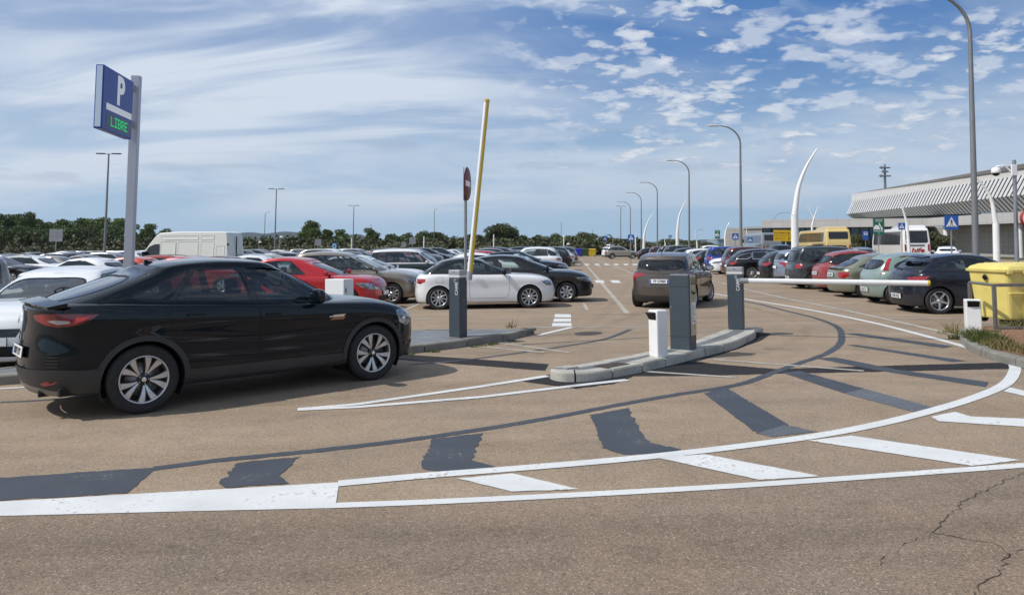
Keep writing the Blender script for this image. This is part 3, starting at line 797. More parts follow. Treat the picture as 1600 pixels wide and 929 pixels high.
# ------------------------------------------------------------------ kinds of car
def x_coupe(P_, lo, gh, p, mat, side, free, strip):
    L, W = p['L'], p['W']
    b = MB()                                                        # brand mark and lamp bridge on the tailgate
    rb = p['rearp'][3]
    for sg in (1, -1):
        q = [(rb-.012, sg*y, z) for y, z in ((.07, .925), (.62, .905), (.62, .925), (.07, .945))]
    for sg in (1, -1):
        for pts, mt, of, nm in (([(.10, .60, .985), (.12, .72, 1.0), (.24, .86, .99), (.24, .87, .965), (.12, .78, .955)], pm('lamp_clear', (.42, .36, .36), .12, .3, 1), .009, 'lamp_lens'), ([(.30, .89, 1.03), (.46, .92, 1.03), (.40, .91, .995), (.28, .89, .96)], pm('lamp_bright_red', (.62, .02, .02), .15, 0, 1), .009, 'lamp_segment'),
                            ([(4.36, .70, .83), (4.26, .80, .80), (4.16, .87, .745), (4.12, .88, .76), (4.20, .84, .82), (4.30, .74, .855)], M_LAMPW, .008, 'light_strip')):
            uv = lo.inv(dens(pts, .03)); u_ = np.array([a for a, _ in uv]); t_ = np.array([c for _, c in uv]); q = lo.ev(u_, t_)+lo.nrm(u_, t_)*of; q[:, 1] *= sg
            b = MB(); b.add(q.tolist(), [tuple(range(len(q)))], mt, True); P_(nm, b.mesh(nm))
    b = MB(); d = [(0, .055), (.036, 0), (0, -.055), (-.036, 0)]; di = [(0, .03), (.018, 0), (0, -.03), (-.018, 0)]
    M = frame((rb-.04, 0, .98), (0, -1, 0), (.15, 0, 1))
    b.add([M @ Vector((x, y, 0)) for x, y in d]+[M @ Vector((x*.5, y*.5, .008)) for x, y in d]+[M @ Vector((x*.45, y*.45, 0)) for x, y in d], [(i, (i+1) % 4, 4+(i+1) % 4, 4+i) for i in range(4)]+[(4+i, 4+(i+1) % 4, 8+(i+1) % 4, 8+i) for i in range(4)], M_CHR)
    P_('badge', b.mesh('badge'))
    # ribbed corner vents, silver rear skid, fog reflectors, front fender emblem
    for sg in (1, -1):
        b = MB()
        for k in range(6):
            z = .50+.032*k; uv = lo.inv([(.1, sg*0+y, z) for y in np.linspace(.60, .80, 6)], (.2, 1, 1), (0, 6), (0, lo.uX(-.9)))
            q = lo.ev(np.array([a for a, _ in uv]), np.array([c for _, c in uv])); q[:, 1] *= sg
            b.tube([Vector(v) for v in q], .007, M_UND, 5)
        P_('bumper_vent', b.mesh('bumper_vent'))
        uv = lo.inv(dens(smooth_poly([(.05, .56, .30), (.05, .80, .31), (.14, .84, .37), (.04, .56, .36)], 1), .04)); 
        q = lo.ev(np.array([a for a, _ in uv]), np.array([c for _, c in uv])); n = lo.nrm(np.array([a for a, _ in uv]), np.array([c for _, c in uv])); q = q+n*.012; q[:, 1] *= sg
        b = MB(); b.add(q.tolist(), [tuple(range(len(q)))], M_RED); P_('fog_reflector', b.mesh('fog_reflector'))
        xx = L-p['fo']-.62; uv = lo.inv([(x, 2, z) for x, z in ((xx-.02, .845), (xx+.17, .845), (xx+.20, .875), (xx+.03, .872), (xx+.03, .86), (xx-.02, .86))], (1, .02, 1), (0, 9), (lo.uX(-.9), lo.uX(.95)))
        q = lo.ev(np.array([a for a, _ in uv]), np.array([c for _, c in uv])); q[:, 1] += .008; q[:, 1] *= sg
        b = MB(); b.add(q.tolist(), [tuple(range(len(q)))], M_CHR)
        q2 = q*1.0; q2[:, 2] -= .032; q2 = (q2[:4]); b.add(q2.tolist(), [(0, 1, 2, 3)], pm('bronze', (.35, .18, .1), .3, .8)); P_('wing_emblem', b.mesh('wing_emblem'))
    n = 15; ys = np.linspace(.0, .66, n); rows_ = []
    for z in (.36, .31, .26, .235):
        uv = lo.inv([(0, y, z-.04*(y/.66)**2*(z > .3)) for y in ys], (.1, 1, 1), (0, 6), (0, lo.uX(-.88)))
        rows_.append(lo.ev(np.array([a for a, _ in uv]), np.array([c for _, c in uv]))+lo.nrm(np.array([max(a, .03) for a, _ in uv]), np.array([c for _, c in uv]))*(.016 if z < .35 else .005))
    V = np.stack(rows_, 1).reshape(-1, 3); F = [(i*4+k, (i+1)*4+k, (i+1)*4+k+1, i*4+k+1) for i in range(n-1) for k in range(3)]
    b = MB(); sg_ = pm('satin_grey', (.26, .25, .235), .4, .4); b.add(V.tolist(), F, sg_, True); b.add((V*np.array([1, -1, 1])).tolist(), [f[::-1] for f in F], sg_, True); P_('rear_skid_plate', b.mesh('rear_skid_plate'))
S_COUPE = dict(L=4.57, W=.92, H=1.555, wb=2.72, fo=.87, R=.352, z0=.23, arch=.045, archw=.055, fl=.018,
    sh=[(0, 1.12), (.5, 1.14), (1.3, 1.10), (2.4, 1.035), (3.2, 1.01), (3.7, .985), (4.2, .90), (4.57, .79)],
    crown=[(0, .03), (3.0, .04), (3.8, .06), (4.57, .03)], bz=.50,
    rearp=(.10, .0, .05, .05), frontp=(.10, .02, .03, .14), gb=(.12, 3.52), gt=(1.05, 2.62), wbs=.93, wt=.71, cv=(-.0, .05),
    roof=[(0, -.085), (.25, -.02), (.5, .0), (.8, -.02), (1, -.085)], gnr=11, gnf=8, nr=7.5, mr=2.3,
    win=[(.185, .315, .16), (.335, .60), (.625, .945)], tint=2, doors=[(.325, .613), (.613, .90)], rw=(.80, .03, .93), style='v5', rimf=.69, tw=.22, mx=.66, ms=1.22,
    sillclad=.40, rearclad=.50, frontclad=.42, gate=.74, zplate=.66, rwiper=False, tailmat=M_REDD,
    lightr=[(.05, .34, 1.035), (.05, .55, 1.055), (.10, .78, 1.065), (.30, .89, 1.065), (.54, .92, 1.05), (.46, .915, .995), (.34, .90, .95), (.20, .87, .935), (.10, .80, .93), (.06, .62, .945), (.05, .40, .985)],
    lightf=[(4.42, .45, .80), (4.36, .62, .77), (4.26, .72, .70), (4.20, .80, .66), (4.08, .88, .72), (4.02, .87, .86), (4.26, .74, .85)],
    spoiler=(.02, 1.165, .18), spw=1.12, flap=(.86, .91), extra=x_coupe)

def st(**k):
    d = dict(BASE); d.update(k); return d
S_A1 = st(L=3.95, W=.87, H=1.375, wb=2.47, fo=.80, R=.315, z0=.16, sh=[(0, .93), (.6, .945), (2, .915), (2.7, .905), (3.2, .88), (3.6, .82), (3.95, .72)],
    gb=(.16, 2.86), gt=(.66, 1.98), wbs=.93, wt=.73, win=[(.13, .50, .45), (.515, .90)], tint=1, doors=[(.50, .905)], style='multi', rimf=.70, grille_d=(.34, .30, .60), intake=(.2, .26, .3),
    rw=(.80, .18, .86), crown=[(0, .02), (2.6, .04), (3.4, .05), (3.95, .02)],
    lightr=[(.02, .52, .86), (.10, .74, .86), (.30, .86, .84), (.28, .87, .76), (.10, .82, .70), (.02, .56, .72)],
    lightf=[(3.86, .48, .66), (3.80, .66, .62), (3.62, .80, .63), (3.46, .86, .74), (3.62, .80, .765), (3.84, .54, .73)])
S_MEG = st(L=4.2, W=.885, H=1.42, wb=2.62, fo=.85, z0=.17, R=.31, gb=(.14, 3.18), gt=(.50, 2.16), frontclad=.36, style='cap7', rimf=.63, tw=.19,
    sh=[(0, .95), (.6, .96), (2, .94), (2.9, .93), (3.4, .90), (3.85, .83), (4.2, .72)])
S_MPV = st(L=4.35, W=.91, H=1.57, wb=2.70, fo=.86, z0=.18, R=.32, gb=(.10, 3.42), gt=(.38, 2.18), wt=.76, style='multi', rimf=.68, win=[(.05, .20, .5), (.215, .50), (.515, .78), (.79, .90)], doors=[(.21, .508), (.508, .785)], tint=2,
    sh=[(0, .98), (.7, 1.0), (2, .98), (3.0, .96), (3.6, .91), (4.0, .85), (4.35, .74)], roof=[(0, -.07), (.25, -.02), (.5, 0), (.8, -.03), (1, -.10)])
S_500L = st(L=4.14, W=.89, H=1.62, wb=2.61, fo=.80, z0=.18, R=.32, gb=(.10, 3.30), gt=(.30, 2.45), wt=.80, win=[(.04, .17), (.185, .49), (.50, .79), (.81, .93)], doors=[(.18, .495), (.495, .80)], tint=2,
    sh=[(0, .97), (2, .97), (3.2, .96), (3.6, .93), (3.95, .87), (4.14, .77)], roof=[(0, -.05), (.3, -.01), (.6, 0), (.85, -.02), (1, -.07)])
S_RED5 = st(L=4.0, W=.86, H=1.44, wb=2.51, fo=.84, z0=.17, gb=(.14, 3.05), gt=(.5, 1.95), sh=[(0, .94), (.6, .96), (2, .93), (2.9, .92), (3.3, .89), (3.7, .82), (4.0, .70)], lightf=[(3.92, .48, .60), (3.84, .62, .56), (3.62, .80, .62), (3.34, .84, .76), (3.56, .74, .74), (3.84, .56, .66)])
S_YARIS = st(L=3.95, W=.85, H=1.47, wb=2.51, fo=.79, R=.305, z0=.17, nr=10, mr=2.3, gb=(.05, 2.98), gt=(.27, 2.12), wbs=.93, wt=.79, win=[(.05, .15, .3), (.165, .47), (.485, .82)], doors=[(.16, .478), (.478, .83)], tint=2,
    sh=[(0, .98), (.6, 1.0), (1.8, .96), (2.8, .93), (3.2, .90), (3.6, .84), (3.95, .74)], rearp=(.06, 0, .03, .07), zplate=.73, rw=(.90, .06, .92), gate=.56, rearclad=.34, grille=True, style='multi',
    lightr=[(.04, .40, .955), (.05, .60, .985), (.12, .78, .99), (.36, .85, .985), (.28, .855, .90), (.18, .85, .76), (.10, .80, .755), (.06, .70, .86), (.04, .42, .905)])
S_CLIO = st(L=4.06, W=.875, H=1.40, wb=2.59, fo=.85, R=.315, z0=.165, rearclad=.36, gb=(.10, 3.08), gt=(.52, 2.1), wt=.73, win=[(.17, .47, .25), (.485, .82)], doors=[(.18, .478), (.478, .83)], tint=1, zplate=.40, gate=.52, rw=(.86, .14, .90), spoiler=(.28, 1.375, .18),
    sh=[(0, .97), (.6, 1.0), (1.6, .965), (2.7, .935), (3.1, .91), (3.6, .85), (4.06, .74)], fl=.028,
    lightr=[(.04, .44, .86), (.06, .62, .90), (.16, .80, .91), (.42, .87, .90), (.30, .87, .80), (.10, .80, .73), (.05, .60, .75)])
def x_corsa(P_, lo, gh, p, mat, side, free, strip):
    # tall lamps running up beside the rear window
    for sg in (1, -1):
        n = 8; tt_ = np.linspace(gh.grev[1]-.1, gh.grev[4]-.1, n); u0 = gh.uY(.90, False); u1 = u0+.14
        A = gh.ev(np.full(n, u0), tt_)+gh.nrm(np.full(n, u0), tt_)*.006; B = gh.ev(np.full(n, (u0+u1)/2)+.01, tt_)+gh.nrm(np.full(n, (u0+u1)/2), tt_)*.012; C = gh.ev(np.full(n, u1), tt_)+gh.nrm(np.full(n, u1), tt_)*.006
        V = np.concatenate([A, B, C])*np.array([1, sg, 1]); F = [(k*n+i, k*n+i+1, (k+1)*n+i+1, (k+1)*n+i) for k in range(2) for i in range(n-1)]
        b = MB(); b.add(V.tolist(), F, p.get('tailmat', M_RED), True); P_('taillight', b.mesh('taillight'))
S_CORSA = st(L=3.83, W=.825, H=1.40, wb=2.49, fo=.78, R=.295, z0=.18, gb=(.08, 2.92), gt=(.40, 2.0), wt=.76, win=[(.17, .47, .35), (.485, .82)], doors=[(.48, .85)], tint=1, zplate=.40, gate=.50, rw=(.84, .06, .90), style='cap7', rimf=.66,
    sh=[(0, .92), (1.8, .92), (2.7, .90), (3.1, .85), (3.5, .76), (3.83, .64)], extra=x_corsa, lightr=[(.05, .72, .93), (.10, .78, .935), (.16, .80, .93), (.10, .79, .88)])
S_COROLLA = st(L=4.1, W=.85, H=1.345, wb=2.465, fo=.83, R=.295, z0=.17, gb=(.20, 3.10), gt=(.86, 2.05), wt=.72, win=[(.14, .42, .05), (.435, .80)], doors=[(.44, .83)], tint=0, zplate=.70, gate=.50, rw=(.80, .04, .92), style='cap7', rimf=.66, roof=[(0, -.09), (.25, -.03), (.5, 0), (.8, -.03), (1, -.08)],
    sh=[(0, .90), (.6, .915), (1.8, .90), (2.8, .88), (3.2, .83), (3.7, .74), (4.1, .60)], spoiler=(.0, .955, .14), spw=1.0,
    lightr=[(.03, .52, .80), (.05, .66, .84), (.12, .76, .85), (.30, .84, .82), (.30, .845, .68), (.12, .80, .62), (.05, .66, .62), (.03, .52, .66)])
S_SCENIC = st(L=4.26, W=.905, H=1.585, wb=2.69, fo=.82, R=.32, z0=.18, gb=(.08, 3.36), gt=(.30, 2.20), wt=.79, win=[(.06, .23, .6), (.245, .52), (.535, .80)], doors=[(.235, .527), (.527, .80)], tint=3, zplate=.42, gate=.48, rw=(.84, .04, .92), style='five',
    sh=[(0, .96), (2, .97), (3.0, .95), (3.5, .91), (3.9, .85), (4.26, .74)], roof=[(0, -.05), (.3, -.01), (.6, 0), (.85, -.03), (1, -.08)],
    lightr=[(.05, .66, 1.02), (.10, .74, 1.04), (.30, .80, 1.03), (.34, .88, .88), (.20, .87, .78), (.05, .64, .80)])
S_ESTATE = st(L=4.8, W=.91, H=1.44, wb=2.80, fo=.92, R=.33, z0=.17, gb=(.16, 3.66), gt=(.62, 2.64), wt=.74, win=[(.05, .27, .4), (.285, .555), (.57, .86)], doors=[(.28, .563), (.563, .85)], tint=2, wtrim=M_CHR,
    sh=[(0, .95), (2.2, .94), (3.4, .925), (3.9, .89), (4.4, .83), (4.8, .72)], style='multi', rimf=.70)
S_SUV = st(L=4.5, W=.93, H=1.66, wb=2.68, fo=.88, R=.36, z0=.24, arch=.06, archw=.05, sillclad=.42, rearclad=.50, frontclad=.45, bz=.52, gb=(.14, 3.44), gt=(.48, 2.45), wt=.76, win=[(.05, .22, .4), (.235, .52), (.535, .83)], doors=[(.23, .528), (.528, .83)], tint=2,
    sh=[(0, 1.06), (1.0, 1.06), (2.4, 1.04), (3.3, 1.03), (3.8, .97), (4.2, .90), (4.5, .78)], lightr=[(.04, .50, .98), (.08, .72, 1.0), (.26, .88, 1.0), (.40, .91, .97), (.30, .91, .88), (.08, .80, .82), (.04, .56, .84)],
    lightf=[(4.40, .50, .82), (4.34, .66, .76), (4.18, .80, .76), (4.0, .88, .88), (4.2, .80, .90), (4.38, .56, .86)], grille_d=(.5, .58, .80), intake=(.32, .46, .5))
S_SUVPLAIN = dict(S_SUV); S_SUVPLAIN.update(archw=0, sillclad=None, rearclad=None, frontclad=None)
def variants(s, det): d = dict(s); d['detail'] = det; return d

# ------------------------------------------------------------------ sky, sun, camera
SUNV = Vector((-.81, -.27, 1.0)).normalized()
def world():
    w = bpy.data.worlds.new('World'); SC.world = w; w.use_nodes = True; nt = w.node_tree; N = nt.nodes; L = nt.links
    bg = N['Background']; bg.inputs[1].default_value = 0.10
    sk = N.new('ShaderNodeTexSky'); sk.sky_type = 'NISHITA'; sk.sun_disc = False
    sk.sun_elevation = math.asin(SUNV.z); sk.sun_rotation = math.atan2(SUNV.x, SUNV.y) % (2*PI)
    sk.air_density = 1.0; sk.dust_density = .6; sk.ozone_density = 1.6; sk.altitude = 0
    tc = N.new('ShaderNodeTexCoord'); sp = N.new('ShaderNodeSeparateXYZ'); L.new(tc.outputs['Generated'], sp.inputs[0])
    def math_(op, a, b=None, c=None, clamp=False):
        n = N.new('ShaderNodeMath'); n.operation = op; n.use_clamp = clamp
        for i, v in enumerate((a, b, c)):
            if v is None: continue
            if isinstance(v, (int, float)): n.inputs[i].default_value = v
            else: L.new(v, n.inputs[i])
        return n.outputs[0]
    def mrange(v, a, b, c=0, d=1, smooth=True):
        n = N.new('ShaderNodeMapRange'); n.interpolation_type = 'SMOOTHSTEP' if smooth else 'LINEAR'
        L.new(v, n.inputs[0]); n.inputs[1].default_value = a; n.inputs[2].default_value = b; n.inputs[3].default_value = c; n.inputs[4].default_value = d
        return n.outputs[0]
    def comb(x, y, z):
        n = N.new('ShaderNodeCombineXYZ')
        for i, v in enumerate((x, y, z)):
            if isinstance(v, (int, float)): n.inputs[i].default_value = v
            else: L.new(v, n.inputs[i])
        return n.outputs[0]
    def noise(vec, scale, det=6, rough=.55, dist=0, lac=2):
        n = N.new('ShaderNodeTexNoise'); n.inputs['Scale'].default_value = scale; n.inputs['Detail'].default_value = det; n.inputs['Roughness'].default_value = rough; n.inputs['Distortion'].default_value = dist
        L.new(vec, n.inputs['Vector']); return n.outputs['Fac']
    x, y, z = sp.outputs
    zz = math_('MAXIMUM', z, .0); inv = math_('DIVIDE', 1.0, math_('ADD', zz, .055))
    px, py = math_('MULTIPLY', x, inv), math_('MULTIPLY', y, inv)          # the cloud deck as a plane overhead
    az = math_('ARCTAN2', x, y)                                             # 0 ahead, + to the right
    # high thin veil, thick to the left (towards the sun), streaky
    inv2 = math_('DIVIDE', 1.0, math_('ADD', zz, .24)); qx, qy = math_('MULTIPLY', x, inv2), math_('MULTIPLY', y, inv2)
    v1 = comb(math_('MULTIPLY', qx, .95), math_('MULTIPLY', qy, 2.9), 3.1)
    n1 = noise(v1, 1.0, 5, .58, .7); n1b = noise(comb(math_('MULTIPLY', qx, .6), math_('MULTIPLY', qy, 1.5), 7.7), 1.0, 3, .5)
    lef = mrange(az, .36, -.20)
    el = math_('ARCTAN2', z, math_('POWER', math_('ADD', math_('MULTIPLY', x, x), math_('MULTIPLY', y, y)), .5))
    lev = math_('MULTIPLY', math_('SUBTRACT', 1.0, mrange(el, .10, .22)), .62)   # more veil low down everywhere
    back = mrange(y, .2, -.4)
    cov = math_('MAXIMUM', math_('MAXIMUM', lef, lev), math_('MULTIPLY', back, .6))
    st_ = mrange(math_('ADD', n1, math_('MULTIPLY', n1b, .55)), .62, .94)
    veil = math_('MULTIPLY', st_, cov)
    gap = mrange(math_('ADD', el, math_('MULTIPLY', math_('SUBTRACT', n1b, .5), .10)), .035, .085)
    veil = math_('ADD', math_('MULTIPLY', veil, .74), math_('ADD', math_('MULTIPLY', math_('MULTIPLY', cov, cov), .36), math_('MULTIPLY', st_, .05)), None, True)
    veil = math_('MULTIPLY', veil, math_('MULTIPLY_ADD', gap, .85, .15))
    # clear blue gap low down, then bands of grey-blue cloud over it
    nb = noise(comb(math_('MULTIPLY', az, 2.0), math_('MULTIPLY', el, 13), .4), 1.0, 4, .62, .5)
    bandm = math_('MULTIPLY', mrange(el, .03, .06), mrange(el, .22, .10))
    band = math_('MULTIPLY', mrange(nb, .46, .60), bandm)
    nb2 = noise(comb(math_('MULTIPLY', az, 5.0), math_('MULTIPLY', el, 40), 2.4), 1.0, 4, .6, .3)
    dark = math_('MULTIPLY', math_('MULTIPLY', mrange(nb2, .56, .68), mrange(el, .05, .09)), mrange(el, .24, .14))
    # small puffy clouds to the right
    def puffs(scale, lo, hi, ofs, det=8):
        vv = comb(math_('MULTIPLY', qx, scale*1.6), math_('MULTIPLY', qy, scale*1.9), ofs)
        a = noise(vv, 1.0, det, .55, .1); return mrange(a, lo, hi), a
    p1, a1 = puffs(6.4, .535, .60, 1.3, 5); big = noise(comb(qx, qy, 9.0), 1.6, 2, .5)
    rig = mrange(az, -.10, .20)
    elw = mrange(el, .055, .11)
    pm_ = math_('MULTIPLY', math_('MULTIPLY', p1, rig), math_('MULTIPLY', elw, mrange(big, .36, .50)))
    p3, a3 = puffs(5.5, .53, .64, 8.3, 3)
    pm3 = math_('MULTIPLY', math_('MULTIPLY', p3, mrange(az, -.12, .15)), mrange(el, .10, .18))
    p2, a2 = puffs(1.6, .42, .62, 5.3, 3)
    soft = math_('MULTIPLY', math_('MULTIPLY', p2, mrange(az, .05, .36)), math_('MULTIPLY', mrange(el, .05, .12), .30))
    def mix(f, a, b):
        n = N.new('ShaderNodeMix'); n.data_type = 'RGBA'
        L.new(f, n.inputs['Factor'])
        for k, v in (('A', a), ('B', b)):
            if isinstance(v, tuple): n.inputs[k].default_value = (*v, 1)
            else: L.new(v, n.inputs[k])
        return n.outputs['Result']
    base = N.new('ShaderNodeVectorMath'); base.operation = 'MULTIPLY'; L.new(sk.outputs[0], base.inputs[0]); base.inputs[1].default_value = SKYMUL
    c = mix(mrange(el, .02, .30), LOWC, HIC)                                 # clear sky from low to high
    c = mix(mrange(el, .42, 1.2), c, base.outputs[0])
    c = mix(veil, c, VEILC)
    c = mix(soft, c, (4.6, 5.5, 6.9))
    c = mix(math_('MULTIPLY', band, .5), c, (7.0, 7.6, 8.4))
    c = mix(math_('MULTIPLY', dark, .34), c, (3.3, 4.3, 5.8))
    shade = mix(mrange(a1, .54, .74), (4.9, 5.7, 7.0), (8.6, 8.9, 9.4))
    c = mix(math_('MULTIPLY', pm_, .86), c, shade)
    c = mix(math_('MULTIPLY', pm3, .60), c, (7.2, 7.7, 8.6))
    L.new(c, bg.inputs[0])
LOWC = (3.9, 5.8, 7.6); HIC = (.66, 1.98, 4.9)
SKYMUL = (.62, .84, 1.02); VEILC = (6.7, 7.5, 8.6)
world()
sl = bpy.data.lights.new('sun', 'SUN'); sl.energy = 4.0; sl.angle = math.radians(.6); sl.color = (1, .955, .89)
so = bpy.data.objects.new('sun', sl); COL.objects.link(so); so.rotation_euler = (-SUNV).to_track_quat('-Z', 'Y').to_euler()
cam = bpy.data.cameras.new('camera'); co = bpy.data.objects.new('camera', cam); COL.objects.link(co); SC.camera = co
cam.sensor_width = 36; cam.sensor_fit = 'HORIZONTAL'; cam.lens = FPX/1600*36; cam.shift_x = 0; cam.shift_y = -(464.5-PY)/1600; cam.clip_start = .1; cam.clip_end = 30000
Mc = Matrix((RT, UP, -FW)).transposed().to_4x4(); Mc.translation = CAMP; co.matrix_world = Mc
SC.view_settings.view_transform = 'Standard'; SC.view_settings.look = 'None'; SC.view_settings.gamma = 1; SC.view_settings.exposure = 0
SC.view_settings.use_curve_mapping = False

# ------------------------------------------------------------------ ground materials
def ground_mat(name, base, speck=.35, patch=.10, rough=.9, bump=.5, fine=90, stains=True):
    m, nt, b = newmat(name); N = nt.nodes; L = nt.links
    tc = N.new('ShaderNodeTexCoord'); P = tc.outputs['Object']
    def noise(scale, det=4, rough_=.6):
        n = N.new('ShaderNodeTexNoise'); n.inputs['Scale'].default_value = scale; n.inputs['Detail'].default_value = det; n.inputs['Roughness'].default_value = rough_
        L.new(P, n.inputs['Vector']); return n.outputs['Fac']
    def mr(v, a, b_, c, d):
        n = N.new('ShaderNodeMapRange'); L.new(v, n.inputs[0])
        for i, q in enumerate((a, b_, c, d)): n.inputs[i+1].default_value = q
        return n.outputs[0]
    vo = N.new('ShaderNodeTexVoronoi'); vo.inputs['Scale'].default_value = fine; L.new(P, vo.inputs['Vector'])
    vc = N.new('ShaderNodeSeparateColor'); L.new(vo.outputs['Color'], vc.inputs[0])
    f1 = mr(vc.outputs[0], 0, 1, 1-speck, 1+speck)
    f1b = mr(noise(38, 5, .75), .3, .7, 1-speck*.8, 1+speck*.8)
    f2 = mr(noise(.35, 5, .6), .3, .7, 1-patch, 1+patch); f3 = mr(noise(2.6, 6, .7), .3, .7, 1-patch*.8, 1+patch*.8)
    mpp = N.new('ShaderNodeMapping'); mpp.inputs['Rotation'].default_value = (0, 0, .9); mpp.inputs['Scale'].default_value = (.12, 1.1, 1); L.new(P, mpp.inputs[0]); nst = N.new('ShaderNodeTexNoise'); nst.inputs['Scale'].default_value = 1.0; nst.inputs['Detail'].default_value = 3; nst.inputs['Distortion'].default_value = .8; L.new(mpp.outputs[0], nst.inputs['Vector'])
    def mul(a, c_):
        n = N.new('ShaderNodeMath'); n.operation = 'MULTIPLY'; L.new(a, n.inputs[0]); L.new(c_, n.inputs[1]); return n.outputs[0]
    tot = mul(mul(f1, f2), mul(f3, f1b))
    if stains: tot = mul(tot, mr(nst.outputs['Fac'], .35, .65, .88, 1.08))
    vm = N.new('ShaderNodeVectorMath'); vm.operation = 'SCALE'; vm.inputs[0].default_value = base; L.new(tot, vm.inputs['Scale']); col = vm.outputs[0]
    # warm / cool drift between patches, single pale and dark stones
    mx = N.new('ShaderNodeMix'); mx.data_type = 'RGBA'; L.new(mr(noise(.9, 4), .4, .65, 0, .45), mx.inputs['Factor']); L.new(col, mx.inputs['A'])
    v2 = N.new('ShaderNodeVectorMath'); v2.operation = 'MULTIPLY'; L.new(col, v2.inputs[0]); v2.inputs[1].default_value = (.90, .97, 1.08); L.new(v2.outputs[0], mx.inputs['B']); col = mx.outputs['Result']
    if stains:
        m2 = N.new('ShaderNodeMix'); m2.data_type = 'RGBA'; L.new(mr(vc.outputs[1], .95, .97, 0, .42), m2.inputs['Factor']); L.new(col, m2.inputs['A']); m2.inputs['B'].default_value = (.55, .46, .36, 1); col = m2.outputs['Result']
        m4 = N.new('ShaderNodeMix'); m4.data_type = 'RGBA'; L.new(mr(vc.outputs[2], .92, .94, 0, .55), m4.inputs['Factor']); L.new(col, m4.inputs['A']); m4.inputs['B'].default_value = (.05, .042, .035, 1); col = m4.outputs['Result']
        vs = N.new('ShaderNodeTexVoronoi'); vs.inputs['Scale'].default_value = .55; L.new(P, vs.inputs['Vector'])
        ns = N.new('ShaderNodeMath'); ns.operation = 'MULTIPLY_ADD'; L.new(noise(5, 4, .7), ns.inputs[0]); ns.inputs[1].default_value = .22; L.new(vs.outputs['Distance'], ns.inputs[2])
        m3 = N.new('ShaderNodeMix'); m3.data_type = 'RGBA'; L.new(mr(ns.outputs[0], .24, .15, 0, .14), m3.inputs['Factor']); L.new(col, m3.inputs['A']); m3.inputs['B'].default_value = (.075, .062, .05, 1); col = m3.outputs['Result']
    L.new(col, b.inputs['Base Color']); b.inputs['Roughness'].default_value = rough; b.inputs['Specular IOR Level'].default_value = .25
    bp = N.new('ShaderNodeBump'); bp.inputs['Strength'].default_value = bump; bp.inputs['Distance'].default_value = .006; L.new(tot, bp.inputs['Height']); L.new(bp.outputs[0], b.inputs['Normal'])
    MATS[name] = m; return m
G_ASPH = ground_mat('tan_asphalt', (.288, .218, .152), .22, .13, fine=130); G_ROAD = ground_mat('brown_asphalt', (.228, .170, .122), .26, .11, fine=120)
G_NEW = ground_mat('new_asphalt', (.024, .023, .024), .35, .12, stains=False)
G_OVER = 0
G_OVERL = ground_mat('faded_blackout_paint', (.115, .122, .132), .2, .15, rough=.7, stains=False)
G_EARTH = ground_mat('earth', (.085, .078, .048), .4, .3, bump=.8, fine=12, stains=False)
G_CRACK = ground_mat('crack_filth', (.085, .07, .056), .3, .2, stains=False)
G_SOIL = ground_mat('soil', (.23, .13, .075), .4, .25, bump=1, fine=40, stains=False)
def road_paint(name, col, wear):
    m, nt, b = newmat(name); N = nt.nodes; L = nt.links; tc = N.new('ShaderNodeTexCoord')
    n = N.new('ShaderNodeTexNoise'); n.inputs['Scale'].default_value = 26; n.inputs['Detail'].default_value = 8; n.inputs['Roughness'].default_value = .75; L.new(tc.outputs['Object'], n.inputs['Vector'])
    n2 = N.new('ShaderNodeTexNoise'); n2.inputs['Scale'].default_value = 2.2; n2.inputs['Detail'].default_value = 4; L.new(tc.outputs['Object'], n2.inputs['Vector'])
    ad = N.new('ShaderNodeMath'); ad.operation = 'MULTIPLY_ADD'; L.new(n2.outputs['Fac'], ad.inputs[0]); ad.inputs[1].default_value = .5; L.new(n.outputs['Fac'], ad.inputs[2])
    mr = N.new('ShaderNodeMapRange'); mr.inputs[1].default_value = .88-wear*.3; mr.inputs[2].default_value = .95-wear*.2; mr.inputs[3].default_value = 0; mr.inputs[4].default_value = .9; L.new(ad.outputs[0], mr.inputs[0])
    mx = N.new('ShaderNodeMix'); mx.data_type = 'RGBA'; mx.inputs['A'].default_value = (*col, 1); mx.inputs['B'].default_value = (.22, .175, .13, 1); L.new(mr.outputs[0], mx.inputs['Factor'])
    m2 = N.new('ShaderNodeVectorMath'); m2.operation = 'SCALE'; L.new(mx.outputs['Result'], m2.inputs[0])
    m3 = N.new('ShaderNodeMapRange'); m3.inputs[1].default_value = .3; m3.inputs[2].default_value = .7; m3.inputs[3].default_value = .86; m3.inputs[4].default_value = 1.05; L.new(n2.outputs['Fac'], m3.inputs[0]); L.new(m3.outputs[0], m2.inputs['Scale'])
    L.new(m2.outputs[0], b.inputs['Base Color']); b.inputs['Roughness'].default_value = .75
    bp = N.new('ShaderNodeBump'); bp.inputs['Strength'].default_value = .4; bp.inputs['Distance'].default_value = .004; L.new(n.outputs['Fac'], bp.inputs['Height']); L.new(bp.outputs[0], b.inputs['Normal'])
    MATS[name] = m; return m
R_WHT = road_paint('road_white', (.62, .63, .62), .08); R_OLD = road_paint('worn_road_white', (.46, .44, .39), .5); G_OVER = road_paint('blackout_paint', (.048, .057, .072), -.02)
def sheet(name, pts, mat, z, kind='structure'):
    mb = MB(); mb.add([(p[0], p[1], z) for p in pts], [tuple(range(len(pts)))], mat)
    me = mb.mesh(name); bm = bmesh.new(); bm.from_mesh(me); bmesh.ops.triangulate(bm, faces=bm.faces)
    bmesh.ops.recalc_face_normals(bm, faces=bm.faces)
    for f in bm.faces:
        if f.normal.z < 0: f.normal_flip()
    bm.to_mesh(me); bm.free()
    o = bpy.data.objects.new(name, me); COL.objects.link(o); return tag(o, kind=kind)
